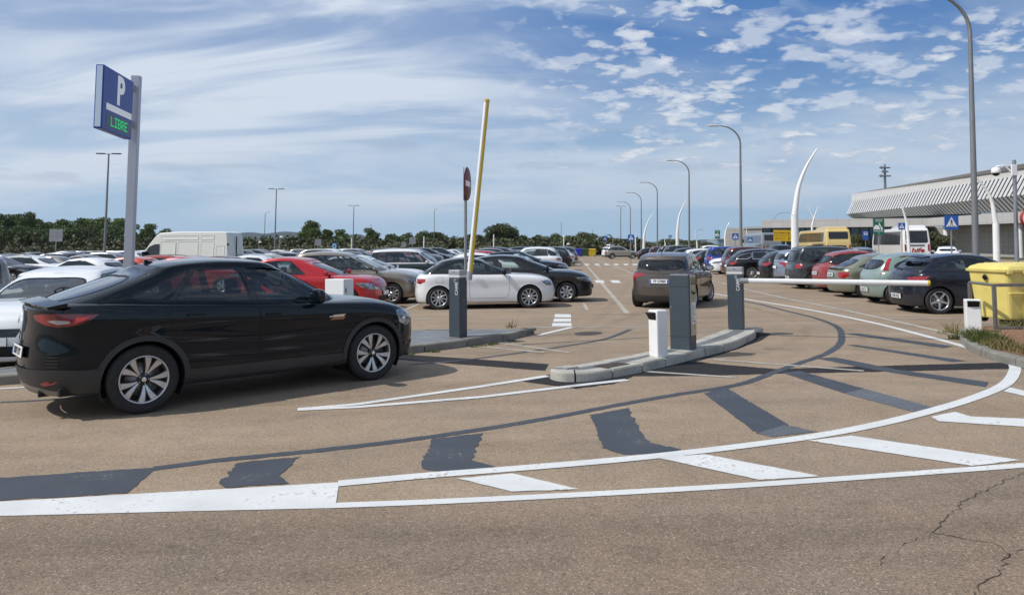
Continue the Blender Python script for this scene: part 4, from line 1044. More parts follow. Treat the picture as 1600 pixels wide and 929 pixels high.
def jitter(pts, amp, step=.05, seed=1):
    r = np.random.RandomState(seed); d = dens(pts, step); out = []
    for i, p in enumerate(d):
        a = np.array(d[i-1]); b = np.array(d[(i+1) % len(d)]); t = b-a; t = t/max(np.linalg.norm(t), 1e-6)
        out.append((p[0]-t[1]*r.normal()*amp, p[1]+t[0]*r.normal()*amp))
    return out
ZC = [0]
def zz_(z):
    ZC[0] += 1; return z+(ZC[0] % 16)*.00003
def marks(name, pxs, mat, z, jit=0.0, seed=1):
    pts = [tuple(G(x, y)[:2]) for x, y in pxs]
    if jit: pts = jitter(pts, jit, .05, seed)
    return sheet(name, pts, mat, zz_(z))
def line(name, pxs, w, mat, z, smooth=True, jit=0):
    P = [np.array(G(x, y)[:2]) for x, y in pxs]
    ribbon(name, P, w, mat, zz_(z), smooth, jit)
def ribbon(name, P, w, mat, z, smooth=True, jit=0, seed=3):
    r = np.random.RandomState(seed)
    P = [np.array(p, float) for p in P]
    if smooth and len(P) > 2:
        d = [0]
        for a, b in zip(P[:-1], P[1:]): d.append(d[-1]+np.linalg.norm(b-a))
        q = np.arange(0, d[-1], .12 if jit == 0 else .05); fx = catmull(d, [p[0] for p in P], q); fy = catmull(d, [p[1] for p in P], q)
        P = [np.array(p) for p in zip(fx, fy)]+[P[-1]]
    n = len(P); L_, R_ = [], []
    if not hasattr(w, '__len__'): w = [w, w]
    for i, p in enumerate(P):
        t = P[min(i+1, n-1)]-P[max(i-1, 0)]; t = t/np.linalg.norm(t); nn = np.array([-t[1], t[0]]); ww = (w[0]+(w[1]-w[0])*i/(n-1))/2
        L_.append(p+nn*(ww+r.normal()*jit)); R_.append(p-nn*(ww+r.normal()*jit))
    mb = MB(); vs = [(a[0], a[1], z) for a in L_]+[(a[0], a[1], z) for a in R_]
    mb.add(vs, [(n+i, n+i+1, i+1, i) for i in range(n-1)], mat)
    o = mb.build(name, None, False); tag(o, kind='structure'); return o
def catmull(d, v, q):
    d = np.array(d); v = np.array(v, float); m = np.gradient(v, d)
    i = np.clip(np.searchsorted(d, q, side='right')-1, 0, len(d)-2); h = d[i+1]-d[i]; t = (q-d[i])/h
    return (2*t**3-3*t**2+1)*v[i]+(t**3-2*t**2+t)*h*m[i]+(-2*t**3+3*t**2)*v[i+1]+(t**3-t**2)*h*m[i+1]
sheet('ground', [(-9000, -600), (9000, -600), (9000, 14000), (-9000, 14000)], G_EARTH, 0.0)
sheet('car_park_asphalt', [(-95, -25), (46, -25), (46, 60), (60, 128), (-95, 134)], G_ASPH, 0.004)
rp = [tuple(G(x, y)[:2]) for x, y in ((-700, 800), (-300, 803), (0, 803), (525, 793), (800, 781), (1185, 760), (1425, 743), (1600, 730), (1900, 705), (2600, 700))]
sheet('access_road', rp+[(9, -20), (-9, -20)], G_ROAD, .0052)
# white markings
marks('painted_wedge', [(-60, 786), (0, 785), (100, 779.5), (200, 773.5), (400, 762.5), (530, 754.5), (525, 787), (525, 795), (300, 800), (0, 807.5), (-60, 809)], R_WHT, .0092)
line('painted_line', [(529, 756.5), (660, 744.5), (800, 733.5), (1000, 716), (1200, 692.5), (1262, 684), (1360, 666), (1450, 644), (1525, 621), (1567, 603), (1583, 586), (1580, 567), (1541, 552), (1490, 537), (1445, 525), (1375, 507), (1300, 491), (1235, 479), (1180, 470), (1125, 460.5), (1085, 455)], .135, R_WHT, .0096)
line('painted_line', [(524, 791), (660, 786), (800, 779.5), (1000, 769), (1185, 758), (1425, 741), (1600, 728), (1700, 720)], .10, R_WHT, .0096)
for q in ([(715, 748.5), (800, 740.5), (905, 765.5), (800, 769)], [(1027, 716), (1100, 710.5), (1282, 745), (1187, 751)], [(1262, 689), (1330, 681.5), (1595, 720), (1520, 729)],
          [(1455, 651.5), (1492, 644), (1517, 651.5), (1600, 655), (1680, 657), (1680, 671), (1600, 667.5), (1467, 659)], [(1568, 612), (1578, 606), (1600, 611), (1680, 622), (1680, 630), (1600, 619)]):
    marks('painted_hatch', q, R_WHT, .0092, .004)
line('painted_line', [(465, 640), (560, 632), (751, 604.5), (855, 588)], [.10, .12], R_WHT, .0096, False)
line('painted_line', [(465, 641), (560, 636.5), (751, 621), (900, 603), (980, 594)], [.10, .12], R_WHT, .0098, False)
for q in ([(867, 491), (892, 491.3), (892, 496.4), (866.5, 496)], [(865.6, 498), (892.4, 498), (892.4, 503), (864.5, 503)], [(863.5, 505), (893, 505), (893, 510), (862, 510)], [(928, 438), (943, 438), (945, 442), (932, 442)], [(952, 438), (966, 438), (971, 442), (958, 442)]):
    marks('painted_bar', q, R_WHT, .0092)
line('painted_line', [(841, 524), (893, 511.6)], .12, R_WHT, .0092)
line('painted_line', [(980, 489.5), (950, 454), (920, 418.5), (905, 402.5)], .13, R_OLD, .0084, False)
for x0, x1 in ((898, 906), (913, 920), (929, 936), (944, 951), (959, 966), (974, 981), (988, 995), (1003, 1010)):
    marks('painted_bar', [(x0, 412.2), (x1, 412.2), (x1+1, 414.2), (x0+1, 414.2)], R_WHT, .0092)
marks('painted_arrow', [(931, 415.6), (936, 415.2), (941, 417.6), (936, 417)], R_OLD, .0092)
line('painted_line', [(1000, 432), (960, 416), (925, 404)], .12, R_OLD, .0092, False)
line('painted_line', [(1085, 434), (1115, 439), (1165, 452), (1231, 467), (1306, 482), (1385, 499), (1472, 519), (1500, 526)], .13, R_OLD, .0094)
for a in ([(1300, 481), (1430, 481)], [(1387, 497.5), (1510, 497.5)], [(1427, 519), (1475, 521.5)], [(1262, 469), (1340, 467.5)], [(1225, 460), (1290, 458)], [(640, 487.5), (918, 484.5)], [(640, 499.5), (684, 499)], [(635, 484), (690, 458)], [(918, 485), (912, 474)], [(640, 476), (700, 465)], [(920, 490.5), (975, 489)], [(835, 511.5), (1040, 511)], [(740, 541), (850, 551)], [(780, 536), (890, 551)], [(965, 578), (1150, 590)], [(1115, 562), (1350, 580)]):
    line('worn_bay_line', a, .09, R_OLD, .0090, False)
# blacked out older markings
marks('blackout_patch', [(-60, 749), (0, 747.5), (120, 739), (245, 731), (222, 752), (200, 771), (100, 777), (-60, 785)], G_OVER, .0070, .006, 2)
line('blackout_line', [(240, 733), (330, 721), (425, 711.5), (500, 704), (650, 686), (800, 663.5), (880, 649.5), (950, 636), (1050, 618), (1150, 602), (1215, 580), (1250, 567.5), (1290, 553), (1310, 540), (1315, 525), (1305, 509), (1280, 499), (1225, 485), (1180, 474), (1150, 469)], .115, G_OVER, .0072, True, .004)
for i, q in enumerate(([(372.5, 724), (420, 718.5), (467.5, 715), (452, 730), (435, 744), (452, 756), (352, 762.5), (341, 756)], [(675, 686), (754, 677.5), (746, 698), (737, 720), (777, 731), (730, 737), (690, 739), (656, 732)],
          [(922, 649), (982, 637.5), (997, 668), (1015, 692.5), (1065, 702.5), (1020, 709), (975, 711), (942, 700)], [(1100, 615), (1135, 606), (1235, 666), (1262, 672), (1225, 680), (1182, 677.5)],
          [(1222, 582.5), (1250, 580), (1350, 607.5), (1320, 615)], [(1275, 560), (1305, 558.5), (1400, 577.5), (1545, 597.5), (1540, 605), (1365, 578)], [(1322, 539), (1337, 539), (1510, 564), (1490, 566)], [(1315, 521), (1340, 521), (1490, 541), (1475, 544)])):
    marks('blackout_patch', q, G_OVER, .0076, .010 if i < 3 else .005, i+5)
marks('blackout_patch', [(1350, 607.5), (1460, 637.5), (1435, 646), (1320, 615)], G_OVERL, .0074, .004)
marks('blackout_patch', [(1182, 677.5), (1225, 665), (1278, 675), (1205, 683)], G_OVERL, .0078, .005)
line('blackout_line', [(640, 570), (740, 561), (800, 553), (870, 543), (940, 531), (985, 515)], [.07, .10], G_OVER, .0072, True, .003)
line('blackout_line', [(0, 629), (60, 626), (140, 620)], .07, G_OVER, .0072, True, .003)
line('painted_line', [(-60, 611), (0, 608), (88, 603)], .08, R_WHT, .0096, False)
# new black asphalt trench strip across the lanes and round the island
marks('asphalt_trench_patch', [(600, 552), (641, 554.5), (857, 569), (852, 579.5), (630, 562.5), (600, 561)], G_NEW, .0060, .006)
marks('asphalt_trench_patch', [(1190, 519), (1205, 521), (1190, 532), (1130, 553), (1085, 566), (1215, 577), (1350, 572.5), (1480, 569), (1600, 566), (1700, 564), (1700, 573), (1600, 576), (1350, 581.5), (1215, 584), (1100, 587.5), (990, 588), (960, 600), (900, 607.5), (815, 596), (860, 585), (1000, 570), (1120, 540)], G_NEW, .0062, .008, 4)
# cracks
def crack(pxs, w, seed):
    r = np.random.RandomState(seed); P = [np.array(G(x, y)[:2]) for x, y in pxs]; D = []
    for a, b in zip(P[:-1], P[1:]):
        n = max(2, int(np.linalg.norm(b-a)/.035))
        for j in range(n): D.append(a+(b-a)*j/n+r.normal(size=2)*.010)
    D.append(P[-1]); ribbon('crack', D, w, G_CRACK, .0086, False, .002, seed)
crack([(1600, 737), (1545, 765), (1500, 788), (1470, 820), (1457, 833), (1500, 842), (1555, 850), (1575, 868), (1570, 890), (1530, 915), (1520, 940)], .0055, 1)
crack([(1470, 835), (1420, 848), (1390, 870), (1375, 885)], .003, 2)
crack([(1600, 860), (1568, 872)], .005, 4)

# faint tyre polish and oil drips, see-through films
ms_ = bpy.data.materials.new('tyre_film'); ms_.use_nodes = True; nt = ms_.node_tree; nt.nodes.clear(); N = nt.nodes
o_ = N.new('ShaderNodeOutputMaterial'); mx_ = N.new('ShaderNodeMixShader'); tr_ = N.new('ShaderNodeBsdfTransparent'); df_ = N.new('ShaderNodeBsdfDiffuse'); df_.inputs[0].default_value = (.06, .05, .042, 1)
tc_ = N.new('ShaderNodeTexCoord'); n_ = N.new('ShaderNodeTexNoise'); n_.inputs['Scale'].default_value = 3.5; n_.inputs['Detail'].default_value = 7; n_.inputs['Roughness'].default_value = .7; nt.links.new(tc_.outputs['Object'], n_.inputs['Vector'])
r_ = N.new('ShaderNodeMapRange'); r_.inputs[1].default_value = .42; r_.inputs[2].default_value = .68; r_.inputs[3].default_value = 0; r_.inputs[4].default_value = .11; nt.links.new(n_.outputs['Fac'], r_.inputs[0]); nt.links.new(r_.outputs[0], mx_.inputs[0])
nt.links.new(tr_.outputs[0], mx_.inputs[1]); nt.links.new(df_.outputs[0], mx_.inputs[2]); nt.links.new(mx_.outputs[0], o_.inputs[0])
for q_ in ([(0, 690), (300, 668), (700, 628), (1000, 588), (1200, 548), (1260, 515), (1180, 482)], [(0, 655), (120, 648), (420, 632), (800, 600), (980, 610), (1180, 600), (1330, 560), (1330, 520), (1230, 490)], [(-50, 860), (400, 850), (900, 828), (1400, 790), (1650, 760)], [(-50, 905), (500, 893), (1000, 868), (1650, 812)],
           [(640, 598), (740, 560), (900, 515), (960, 470), (985, 440)], [(780, 590), (860, 545), (960, 505), (1040, 470), (1010, 440)], [(1230, 600), (1400, 590), (1520, 560), (1460, 545), (1300, 510), (1160, 478)]):
    line('tyre_mark', q_, .24, ms_, .0100, True, .012)
ro = np.random.RandomState(9)
for x_, y_, s_ in ((560, 612, .16), (890, 560, .12), (1010, 640, .14), (1210, 545, .22), (760, 700, .10), (300, 840, .14), (1120, 860, .16), (620, 590, .2), (1360, 640, .12), (905, 620, .1), (1300, 470, .3), (960, 455, .3)):
    c_ = G(x_, y_); sheet('oil_stain', [(c_.x+s_*(1+.35*ro.normal())*math.cos(a), c_.y+s_*(1+.35*ro.normal())*math.sin(a)*1.2) for a in np.linspace(0, 2*PI, 15)[:-1]], ms_, zz_(.0104))

# ------------------------------------------------------------------ kerbed islands
def stone(name, base, joints=None):
    m, nt, b = newmat(name); N = nt.nodes; L = nt.links; tc = N.new('ShaderNodeTexCoord')
    n = N.new('ShaderNodeTexNoise'); n.inputs['Scale'].default_value = 3.0; n.inputs['Detail'].default_value = 8; n.inputs['Roughness'].default_value = .7; L.new(tc.outputs['Object'], n.inputs['Vector'])
    n2 = N.new('ShaderNodeTexNoise'); n2.inputs['Scale'].default_value = 70; n2.inputs['Detail'].default_value = 3; L.new(tc.outputs['Object'], n2.inputs['Vector'])
    mr = N.new('ShaderNodeMapRange'); mr.inputs[1].default_value = .3; mr.inputs[2].default_value = .7; mr.inputs[3].default_value = .72; mr.inputs[4].default_value = 1.2; L.new(n.outputs['Fac'], mr.inputs[0])
    m2 = N.new('ShaderNodeMapRange'); m2.inputs[1].default_value = .3; m2.inputs[2].default_value = .7; m2.inputs[3].default_value = .85; m2.inputs[4].default_value = 1.15; L.new(n2.outputs['Fac'], m2.inputs[0])
    mu = N.new('ShaderNodeMath'); mu.operation = 'MULTIPLY'; L.new(mr.outputs[0], mu.inputs[0]); L.new(m2.outputs[0], mu.inputs[1])
    v = N.new('ShaderNodeVectorMath'); v.operation = 'SCALE'; L.new(mu.outputs[0], v.inputs['Scale']); v.inputs[0].default_value = base; col = v.outputs[0]
    if joints:
        mp = N.new('ShaderNodeMapping'); mp.inputs['Rotation'].default_value = (0, 0, joints[2]); L.new(tc.outputs['Object'], mp.inputs[0])
        bk = N.new('ShaderNodeTexBrick'); bk.inputs['Scale'].default_value = 1; bk.inputs['Brick Width'].default_value = joints[0]; bk.inputs['Row Height'].default_value = joints[1]; bk.inputs['Mortar Size'].default_value = .006; bk.offset = 0 if len(joints) < 4 else .5
        bk.inputs['Color1'].default_value = (1, 1, 1, 1); bk.inputs['Color2'].default_value = (.88, .88, .88, 1); bk.inputs['Mortar'].default_value = (.45, .42, .38, 1); L.new(mp.outputs[0], bk.inputs['Vector'])
        q = N.new('ShaderNodeVectorMath'); q.operation = 'MULTIPLY'; L.new(bk.outputs['Color'], q.inputs[0]); L.new(col, q.inputs[1]); col = q.outputs[0]
    L.new(col, b.inputs['Base Color']); b.inputs['Roughness'].default_value = .85
    bp = N.new('ShaderNodeBump'); bp.inputs['Strength'].default_value = .35; bp.inputs['Distance'].default_value = .01; L.new(mu.outputs[0], bp.inputs['Height']); L.new(bp.outputs[0], b.inputs['Normal'])
    MATS[name] = m; return m
ST_KERB = stone('kerb_concrete', (.40, .385, .34)); ST_PAVE = stone('grey_paving', (.185, .20, .215), (.6, .4, .6)); ST_PAVE2 = stone('grey_island_paving', (.15, .16, .165), (.4, .4, .75)); ST_KERBD = stone('old_kerb_concrete', (.21, .20, .175))
def island(base, h, kw, km, pm_, block=.6, seed=1, name='traffic_island', fill=None, closed=True):
    """base: outline points (x, y) counter-clockwise"""
    P = [np.array(p, float) for p in base]
    d = [0]; Q = P+[P[0]]
    for a, b in zip(Q[:-1], Q[1:]): d.append(d[-1]+np.linalg.norm(b-a))
    tot = d[-1]; step = .06; n = int(tot/step); q = np.linspace(0, tot, n, endpoint=False)
    dd = [x-tot for x in d[:-1]]+d+[x+tot for x in d[1:]]; X = [p[0] for p in P]; Y = [p[1] for p in P]
    X = X+X+[X[0]]+X[1:]+[X[0]]; Y = Y+Y+[Y[0]]+Y[1:]+[Y[0]]
    R = np.stack([np.interp(q, dd, X), np.interp(q, dd, Y)], 1)
    for _ in range(10): R = (np.roll(R, 1, 0)+R*2+np.roll(R, -1, 0))/4
    T = np.roll(R, -1, 0)-np.roll(R, 1, 0); T /= np.linalg.norm(T, axis=1, keepdims=True); IN = np.stack([-T[:, 1], T[:, 0]], 1)
    for _ in range(12): IN = (np.roll(IN, 1, 0)+IN*2+np.roll(IN, -1, 0))/4
    mb = MB(); prof = [(0, -.02), (0.006, h-.022), (.018, h-.003), (.03, h), (kw, h), (kw, h-.05)]; r = np.random.RandomState(seed)
    i = 0; bl = int(block/step)
    while i < n:
        j = min(i+bl, n); k = len(prof); vs = []; o1, o2 = r.normal()*.004, r.normal()*.003
        idx = list(range(i, j+1)); m = len(idx)
        for c, a in enumerate(idx):
            p = R[a % n]; e = .011 if c == 0 else (-.011 if c == m-1 else 0)
            for w_, z in prof: vs.append((p[0]+IN[a % n][0]*(w_+o2)+T[a % n][0]*e, p[1]+IN[a % n][1]*(w_+o2)+T[a % n][1]*e, z+(o1 if z > 0 else 0)))
        fs = [(c*k+e, c*k+e+1, (c+1)*k+e+1, (c+1)*k+e) for c in range(m-1) for e in range(k-1)]+[tuple(range(k)), tuple(range((m-1)*k, m*k))[::-1]]
        mb.add(vs, fs, km); i = j
    o = mb.build('kerb'); tag(o, kind='structure')
    inner = R+IN*(kw-.01)
    inner = inner[::4]
    sheet(name, [tuple(p) for p in inner], pm_, h-.008); 
    sheet('kerb_joint_bed', [tuple(p) for p in (R+IN*.015)[::4]], G_NEW, h-.05)
    return R
def T0(*pxs, z=.13): return [tuple(G(x, y, z)[:2]) for x, y in pxs]
med = [tuple(G(x, y)[:2]) for x, y in ((853, 590), (872, 598), (925, 597), (1000, 583), (1080, 563), (1150, 545), (1180, 530), (1183, 521))]+T0((1176, 514), (1150, 512), (1134, 513), (1093, 528), (1044, 541), (980, 555), (900, 568), (856, 575))
island(med, .13, .20, ST_KERB, ST_PAVE2, .62, 2)
lefi = [tuple(G(x, y)[:2]) for x, y in ((-250, 622), (0, 602), (45, 599), (641, 553), (707, 545), (800, 531), (838, 521))]+T0((832, 512.5), (760, 513), (640, 514.5), (560, 519), (420, 530), (300, 541), (190, 549), (100, 560), (0, 574), (-250, 592))
island(lefi, .13, .14, ST_KERBD, ST_PAVE, .95, 3, 'paved_island')
rigi = T0((1497, 514), (1501, 526), (1515, 536), (1541, 547.5), (1600, 561), (1700, 580), (2100, 640), (2100, 508), (1700, 506), (1560, 507), (1510, 509))
island(rigi, .13, .16, ST_KERBD, G_SOIL, .95, 4, 'planted_island')
# drain cover in the middle island
mb = MB(); c = [G(x, y, .13) for x, y in ((926, 571), (965, 565), (985, 567.5), (948, 574.5))]
mb.add([Vector((p.x, p.y, .128)) for p in c], [(0, 1, 2, 3)], pm('rust_iron', (.075, .05, .038), .7, .4, noise=.4, nscale=12)); o = mb.build('drain_cover'); tag(o, 'rusty brown inspection cover set in the paving of the middle island', 'manhole cover')

# ------------------------------------------------------------------ gate equipment
def grp(o, g): o['group'] = g; return o
M_CAP = pm('cabinet_cap', (.42, .43, .44), .35, .5); M_BAND = pm('reflective_band', (.7, .7, .72), .3, .2)
M_YEL = pm('yellow_stripe', (.62, .42, .03), .4); M_GREY = pm('grey_metal', (.33, .34, .35), .4, .4, noise=.08, nscale=5)
def barrier(px, py, w, d, h, rz, boom, label_c, label_b):
    p = G(px, py, .125); r = empty('barrier_cabinet', p, rz, label=label_c, cat='barrier cabinet', group='barrier cabinets at the car park gates')
    b = MB(); b.box((-w/2, -d/2, 0.012), (w/2, d/2, h-.13), M_SLATE, .018)
    b.box((-w/2+.01, -d/2-.0015, .08), (-w/2+.014, -d/2+.01, h-.16), M_BLK); b.build('cabinet_body', r)
    b = MB(); b.box((-w/2-.01, -d/2-.01, 0), (w/2+.01, d/2+.01, .012), M_GREY); b.build('base_plate', r)
    b = MB(); b.box((-w/2-.004, -d/2-.004, h-.13), (w/2+.004, d/2+.004, h-.085), M_BAND, .004); b.build('reflective_band', r)
    b = MB(); b.box((-w/2-.004, -d/2-.004, h-.084), (w/2+.004, d/2+.004, h), M_CAP, .012); b.tube([(0, -d/2-.006, h-.035), (0, -d/2+.01, h-.035)], .011, M_BLK, 8); b.build('cap', r)
    b = MB(); text_mb(b, 'CAME', .085, M_BAND, frame((w*.22, -d/2-.001, h-.32), (0, 0, 1), (-1, 0, 0)), .0006, .001); 
    pts = [(w*.22-.03+.022*math.cos(a)*1.2, -d/2-.0015, h-.185+.022*math.sin(a)) for a in np.linspace(.6, 5.6, 10)]; b.tube(pts, .004, M_BAND, 4); b.build('lettering', r)
    b = MB(); b.box((w/2-.001, -d/2+.03, .1), (w/2+.003, d/2-.03, h-.16), M_SLATE, .001); b.tube([(w/2, 0, h*.55), (w/2+.012, 0, h*.55)], .013, M_GREY, 8); b.build('door_panel', r)
    o, tip, hub = boom
    rb = empty('barrier_boom', hub, 0, label=label_b, cat='boom', group='booms of the gate barriers')
    ax = (Vector(tip)-Vector(hub)); Lb = ax.length; ax.normalize(); up = Vector((0, 1, 0)) if abs(ax.y) < .8 else Vector((0, 0, 1)); sd = ax.cross(up).normalized(); up = sd.cross(ax)
    def seg(a0, a1, mat, r_=.052):
        mbb = MB(); ring = []
        return mbb
    n = 24; vs = []; 
    for s_ in (0, Lb):
        for k in range(n):
            a = 2*PI*k/n; vs.append(ax*s_+sd*math.cos(a)*.047+up*math.sin(a)*.038)
    bw, by = MB(), MB(); yl = boom[3] if len(boom) > 3 else (0, n//2) 
    fa = [(k, (k+1) % n, n+(k+1) % n, n+k) for k in range(n)]
    b = MB()
    rv = (RT-ax*RT.dot(ax)).normalized()
    def YUP(k):
        a_ = 2*PI*(k+.5)/n; q = (sd*math.cos(a_)+up*math.sin(a_)).dot(rv); return M_YEL if q > -.10 else (M_GREY if q > -.26 else M_WHT)
    def sec(k):
        if o == 'up':
            return YUP(k)
        return M_WHT if k % 12 not in (0, 11) else M_GREY
    for k in range(n): b.add(vs, [fa[k]], sec(k), True)
    b.build('boom_arm', rb)
    b = MB(); b.tube([ax*(Lb-.001), ax*(Lb+.035)], .05, M_YEL, 16); b.build('end_cap', rb)
    b = MB(); b.tube([ax*(-.12), ax*.02], .05, M_GREY, 14); b.build('boom_socket', rb)
    return r
hubL = at(734, 426, 12.55); tipL = at(760.5, 159, 12.75)
barrier(716, 526.5, .24, .22, 1.165, math.radians(-34), ('up', tipL, hubL), 'dark slate barrier cabinet with light cap in front of the white hatchback', 'raised white and yellow barrier boom pointing up to the sky')
hubR = at(1167, 438.5, 13.45); tipR = at(1449, 442.2, 12.7)
barrier(1151, 514.5, .27, .24, 1.15, math.radians(-24), ('down', tipR, hubR), 'dark slate barrier cabinet with light cap on the far end of the middle island', 'lowered white barrier boom lying level across the exit lane')
def cam_post(px, py, w, d, h, rz, label, black=(0,)):
    p = G(px, py, .124); r = empty('camera_post', p, rz, label=label, cat='camera post', group='short white plate reader posts')
    b = MB(); b.box((-w/2, -d/2, 0), (w/2, d/2, h), M_WHT, .016); b.build('post_body', r)
    b = MB(); b.box((-w/2-.004, -d*.33, h*.80), (-w/2+.01, d*.36, h*.955), M_TRIM, .004)
    b.build('lens_window', r)
    b = MB(); zt = h*.965; b.prism([(-w/2-.06, zt-.02), (-w/2-.005, zt-.11), (-w/2-.005, zt-.03)], -d*.36, d*.38, M_BLK, axis='Y'); 
    b.box((-w/2-.065, -d*.38, zt-.028), (-w/2, d*.40, zt-.012), M_BLK, .002); b.build('visor', r)
    b = MB(); b.box((-w/2-.008, -d/2-.008, -.002), (w/2+.008, d/2+.008, .006), M_GREY); b.build('base_plate', r)
    return r
cam_post(1029, 557, .185, .20, .655, math.radians(27), 'short white plate reader post with black visor beside the ticket machine')
cam_post(1521, 518, .17, .24, .57, math.radians(70), 'short white plate reader post with black window in the weeds before the yellow bin')
# ticket machine
p = G(1068, 545.5, .124); r = empty('ticket_machine', p, math.radians(-34), label='tall dark slate ticket machine with steel front on the middle island', cat='ticket machine')
w, d, h = .32, .27, 1.13
b = MB(); b.box((-w/2, -d/2, 0), (w/2, d/2, h), M_SLATE, .02); b.build('cabinet_body', r)
M_STEEL = pm('brushed_steel', (.5, .49, .45), .3, .9, noise=.12, nscale=9)
b = MB()
for z in (.20, h-.19): b.box((-w/2+.012, -d/2-.0012, z), (w/2-.012, -d/2+.01, z+.004), M_BLK)
b.box((-w/2+.02, -d/2-.006, .62), (-w/2+.036, -d/2+.01, .645), M_GALV, .002); b.build('panel_seam', r)
b = MB(); b.box((-w/2-.012, -d/2-.012, -.002), (w/2+.012, d/2+.012, .012), M_GREY, .002); b.build('base_plate', r)
b = MB(); b.box((w/2-.002, -d/2+.03, .22), (w/2+.012, d/2-.03, h-.015), M_STEEL, .004); b.build('front_plate', r)
b = MB(); b.box((w/2+.012, -d/2+.05, h-.16), (w/2+.016, d/2-.05, h-.05), pm('screen_amber', (.16, .13, .05), .2)); b.build('display', r)
b = MB(); b.box((w/2+.012, -.02, h-.30), (w/2+.03, .05, h-.27), M_BLK, .004); b.build('ticket_slot', r)
b = MB(); b.tube([(w/2+.011, -.06, h-.26), (w/2+.02, -.06, h-.26)], .014, M_TRIM, 12); b.build('call_button', r)
b = MB(); b.box((w/2+.012, -.09, h-.74), (w/2+.0145, .08, h-.42), M_PLT)
for k in range(9): b.box((w/2+.0146, -.075, h-.46-.03*k), (w/2+.0152, -.075+.13*(.5+.5*((k*7) % 3)/2), h-.452-.03*k), M_PTXT)
b.build('notice', r)
b = MB(); b.tube([(w/2+.011, .02, .42), (w/2+.018, .02, .42)], .01, M_BLK, 8); b.build('lock', r)
# pale cabinet behind the black car
p = G(530, 545, .124); p = at(530, 478, 12.9); p.z = .124; r = empty('electrical_cabinet', p, math.radians(-28), label='pale grey metal cabinet behind the bonnet of the black coupe', cat='cabinet')
b = MB(); b.box((-.21, -.13, 0), (.21, .13, 1.03), M_WHT, .008); b.build('cabinet_body', r)
b = MB(); b.box((.21, -.11, .06), (.216, .11, .99), M_WHT, .003); b.build('door', r)
b = MB(); b.box((.216, -.09, .80), (.228, -.075, .88), M_BLK, .002); b.build('handle', r)

# ------------------------------------------------------------------ parking sign
M_SBLUE = pm('sign_blue', (.006, .050, .33), .35, 0, 0); M_SWHITE = pm('sign_white', (.82, .82, .82), .4); M_PGLOW = pm('sign_white_glow', (.82, .82, .82), .4, emis=(.9, .95, 1), estr=.16)  # last one: faint glow added to brighten the P and bar on the sunless face
M_SILV = pm('silver_coated', (.44, .45, .50), .35, .5, noise=.04, nscale=3)
M_LED = pm('led_green', (0, .4, .1), .5, emis=(.05, 1, .35), estr=.38)
base = Vector((at(198, 440, 11.15).x, 11.15, .124)); top = at(213.5, 119, 11.15)
r = empty('parking_sign', base, math.radians(8), math.atan2(top.x-base.x, top.z-base.z), label='tall silver post carrying the blue P sign with green lit letters', cat='parking sign')
hh = (top-base).length
b = MB(); b.box((-.062, -.055, 0), (.062, .055, hh), M_SILV, .006); b.build('post', r)
zb, zt = hh-.985, hh+.16     # sign box: runs towards the camera from the post
x0, x1 = -.062, .046; y0, y1 = -1.32, -.23
zb = hh-1.01
b = MB(); b.box((x0, y0, zb), (x1, y1, zb+.87), M_SBLUE, .012); b.build('sign_box', r)
b = MB(); b.box((x0+.02, y0-.012, zb+.02), (x1-.012, y0+.002, zb+.85), pm('sign_edge_silver', (.62, .68, .74), .22, .7), .003); b.build('sign_edge', r)
for z in (zb+.25, zb+.8):
    b = MB(); b.box((x0+.04, y1-.01, z-.05), (x1-.03, -.07, z+.05), M_GREY, .004); b.build('bracket', r)
F = lambda y, z: frame((x1+.001, y, z), (0, 1, 0), (0, 0, 1))
ym = (y0+y1)/2
b = MB(); text_mb(b, 'P', .56, M_PGLOW, F(ym+.06, zb+.60), .002, .020, .95); b.build('letter', r)
b = MB(); b.box((x1, ym-.42, zb+.285), (x1+.003, ym+.50, zb+.375), M_PGLOW); b.build('bar', r)
b = MB(); b.box((x1, ym-.40, zb+.055), (x1+.0015, ym+.52, zb+.235), pm('led_panel', (.006, .02, .06), .25)); b.build('display_panel', r)
FONT5 = {'L': ('10000',)*6+('11111',), 'I': ('11111', '00100', '00100', '00100', '00100', '00100', '11111'), 'B': ('11110', '10001', '10001', '11110', '10001', '10001', '11110'), 'R': ('11110', '10001', '10001', '11110', '10100', '10010', '10001'), 'E': ('11111', '10000', '10000', '11110', '10000', '10000', '11111')}
pit = .0195; yy = ym-.24
for ch in 'LIBRE':
    b = MB()
    for r_, row in enumerate(FONT5[ch]):
        for c_, v in enumerate(row):
            if v == '1':
                b.box((x1+.0015, yy+c_*pit-.0085, zb+.205-r_*pit-.0085), (x1+.006, yy+c_*pit+.0085, zb+.205-r_*pit+.0085), M_LED)
    yy += pit*6.4; b.build('lit_letter', r)

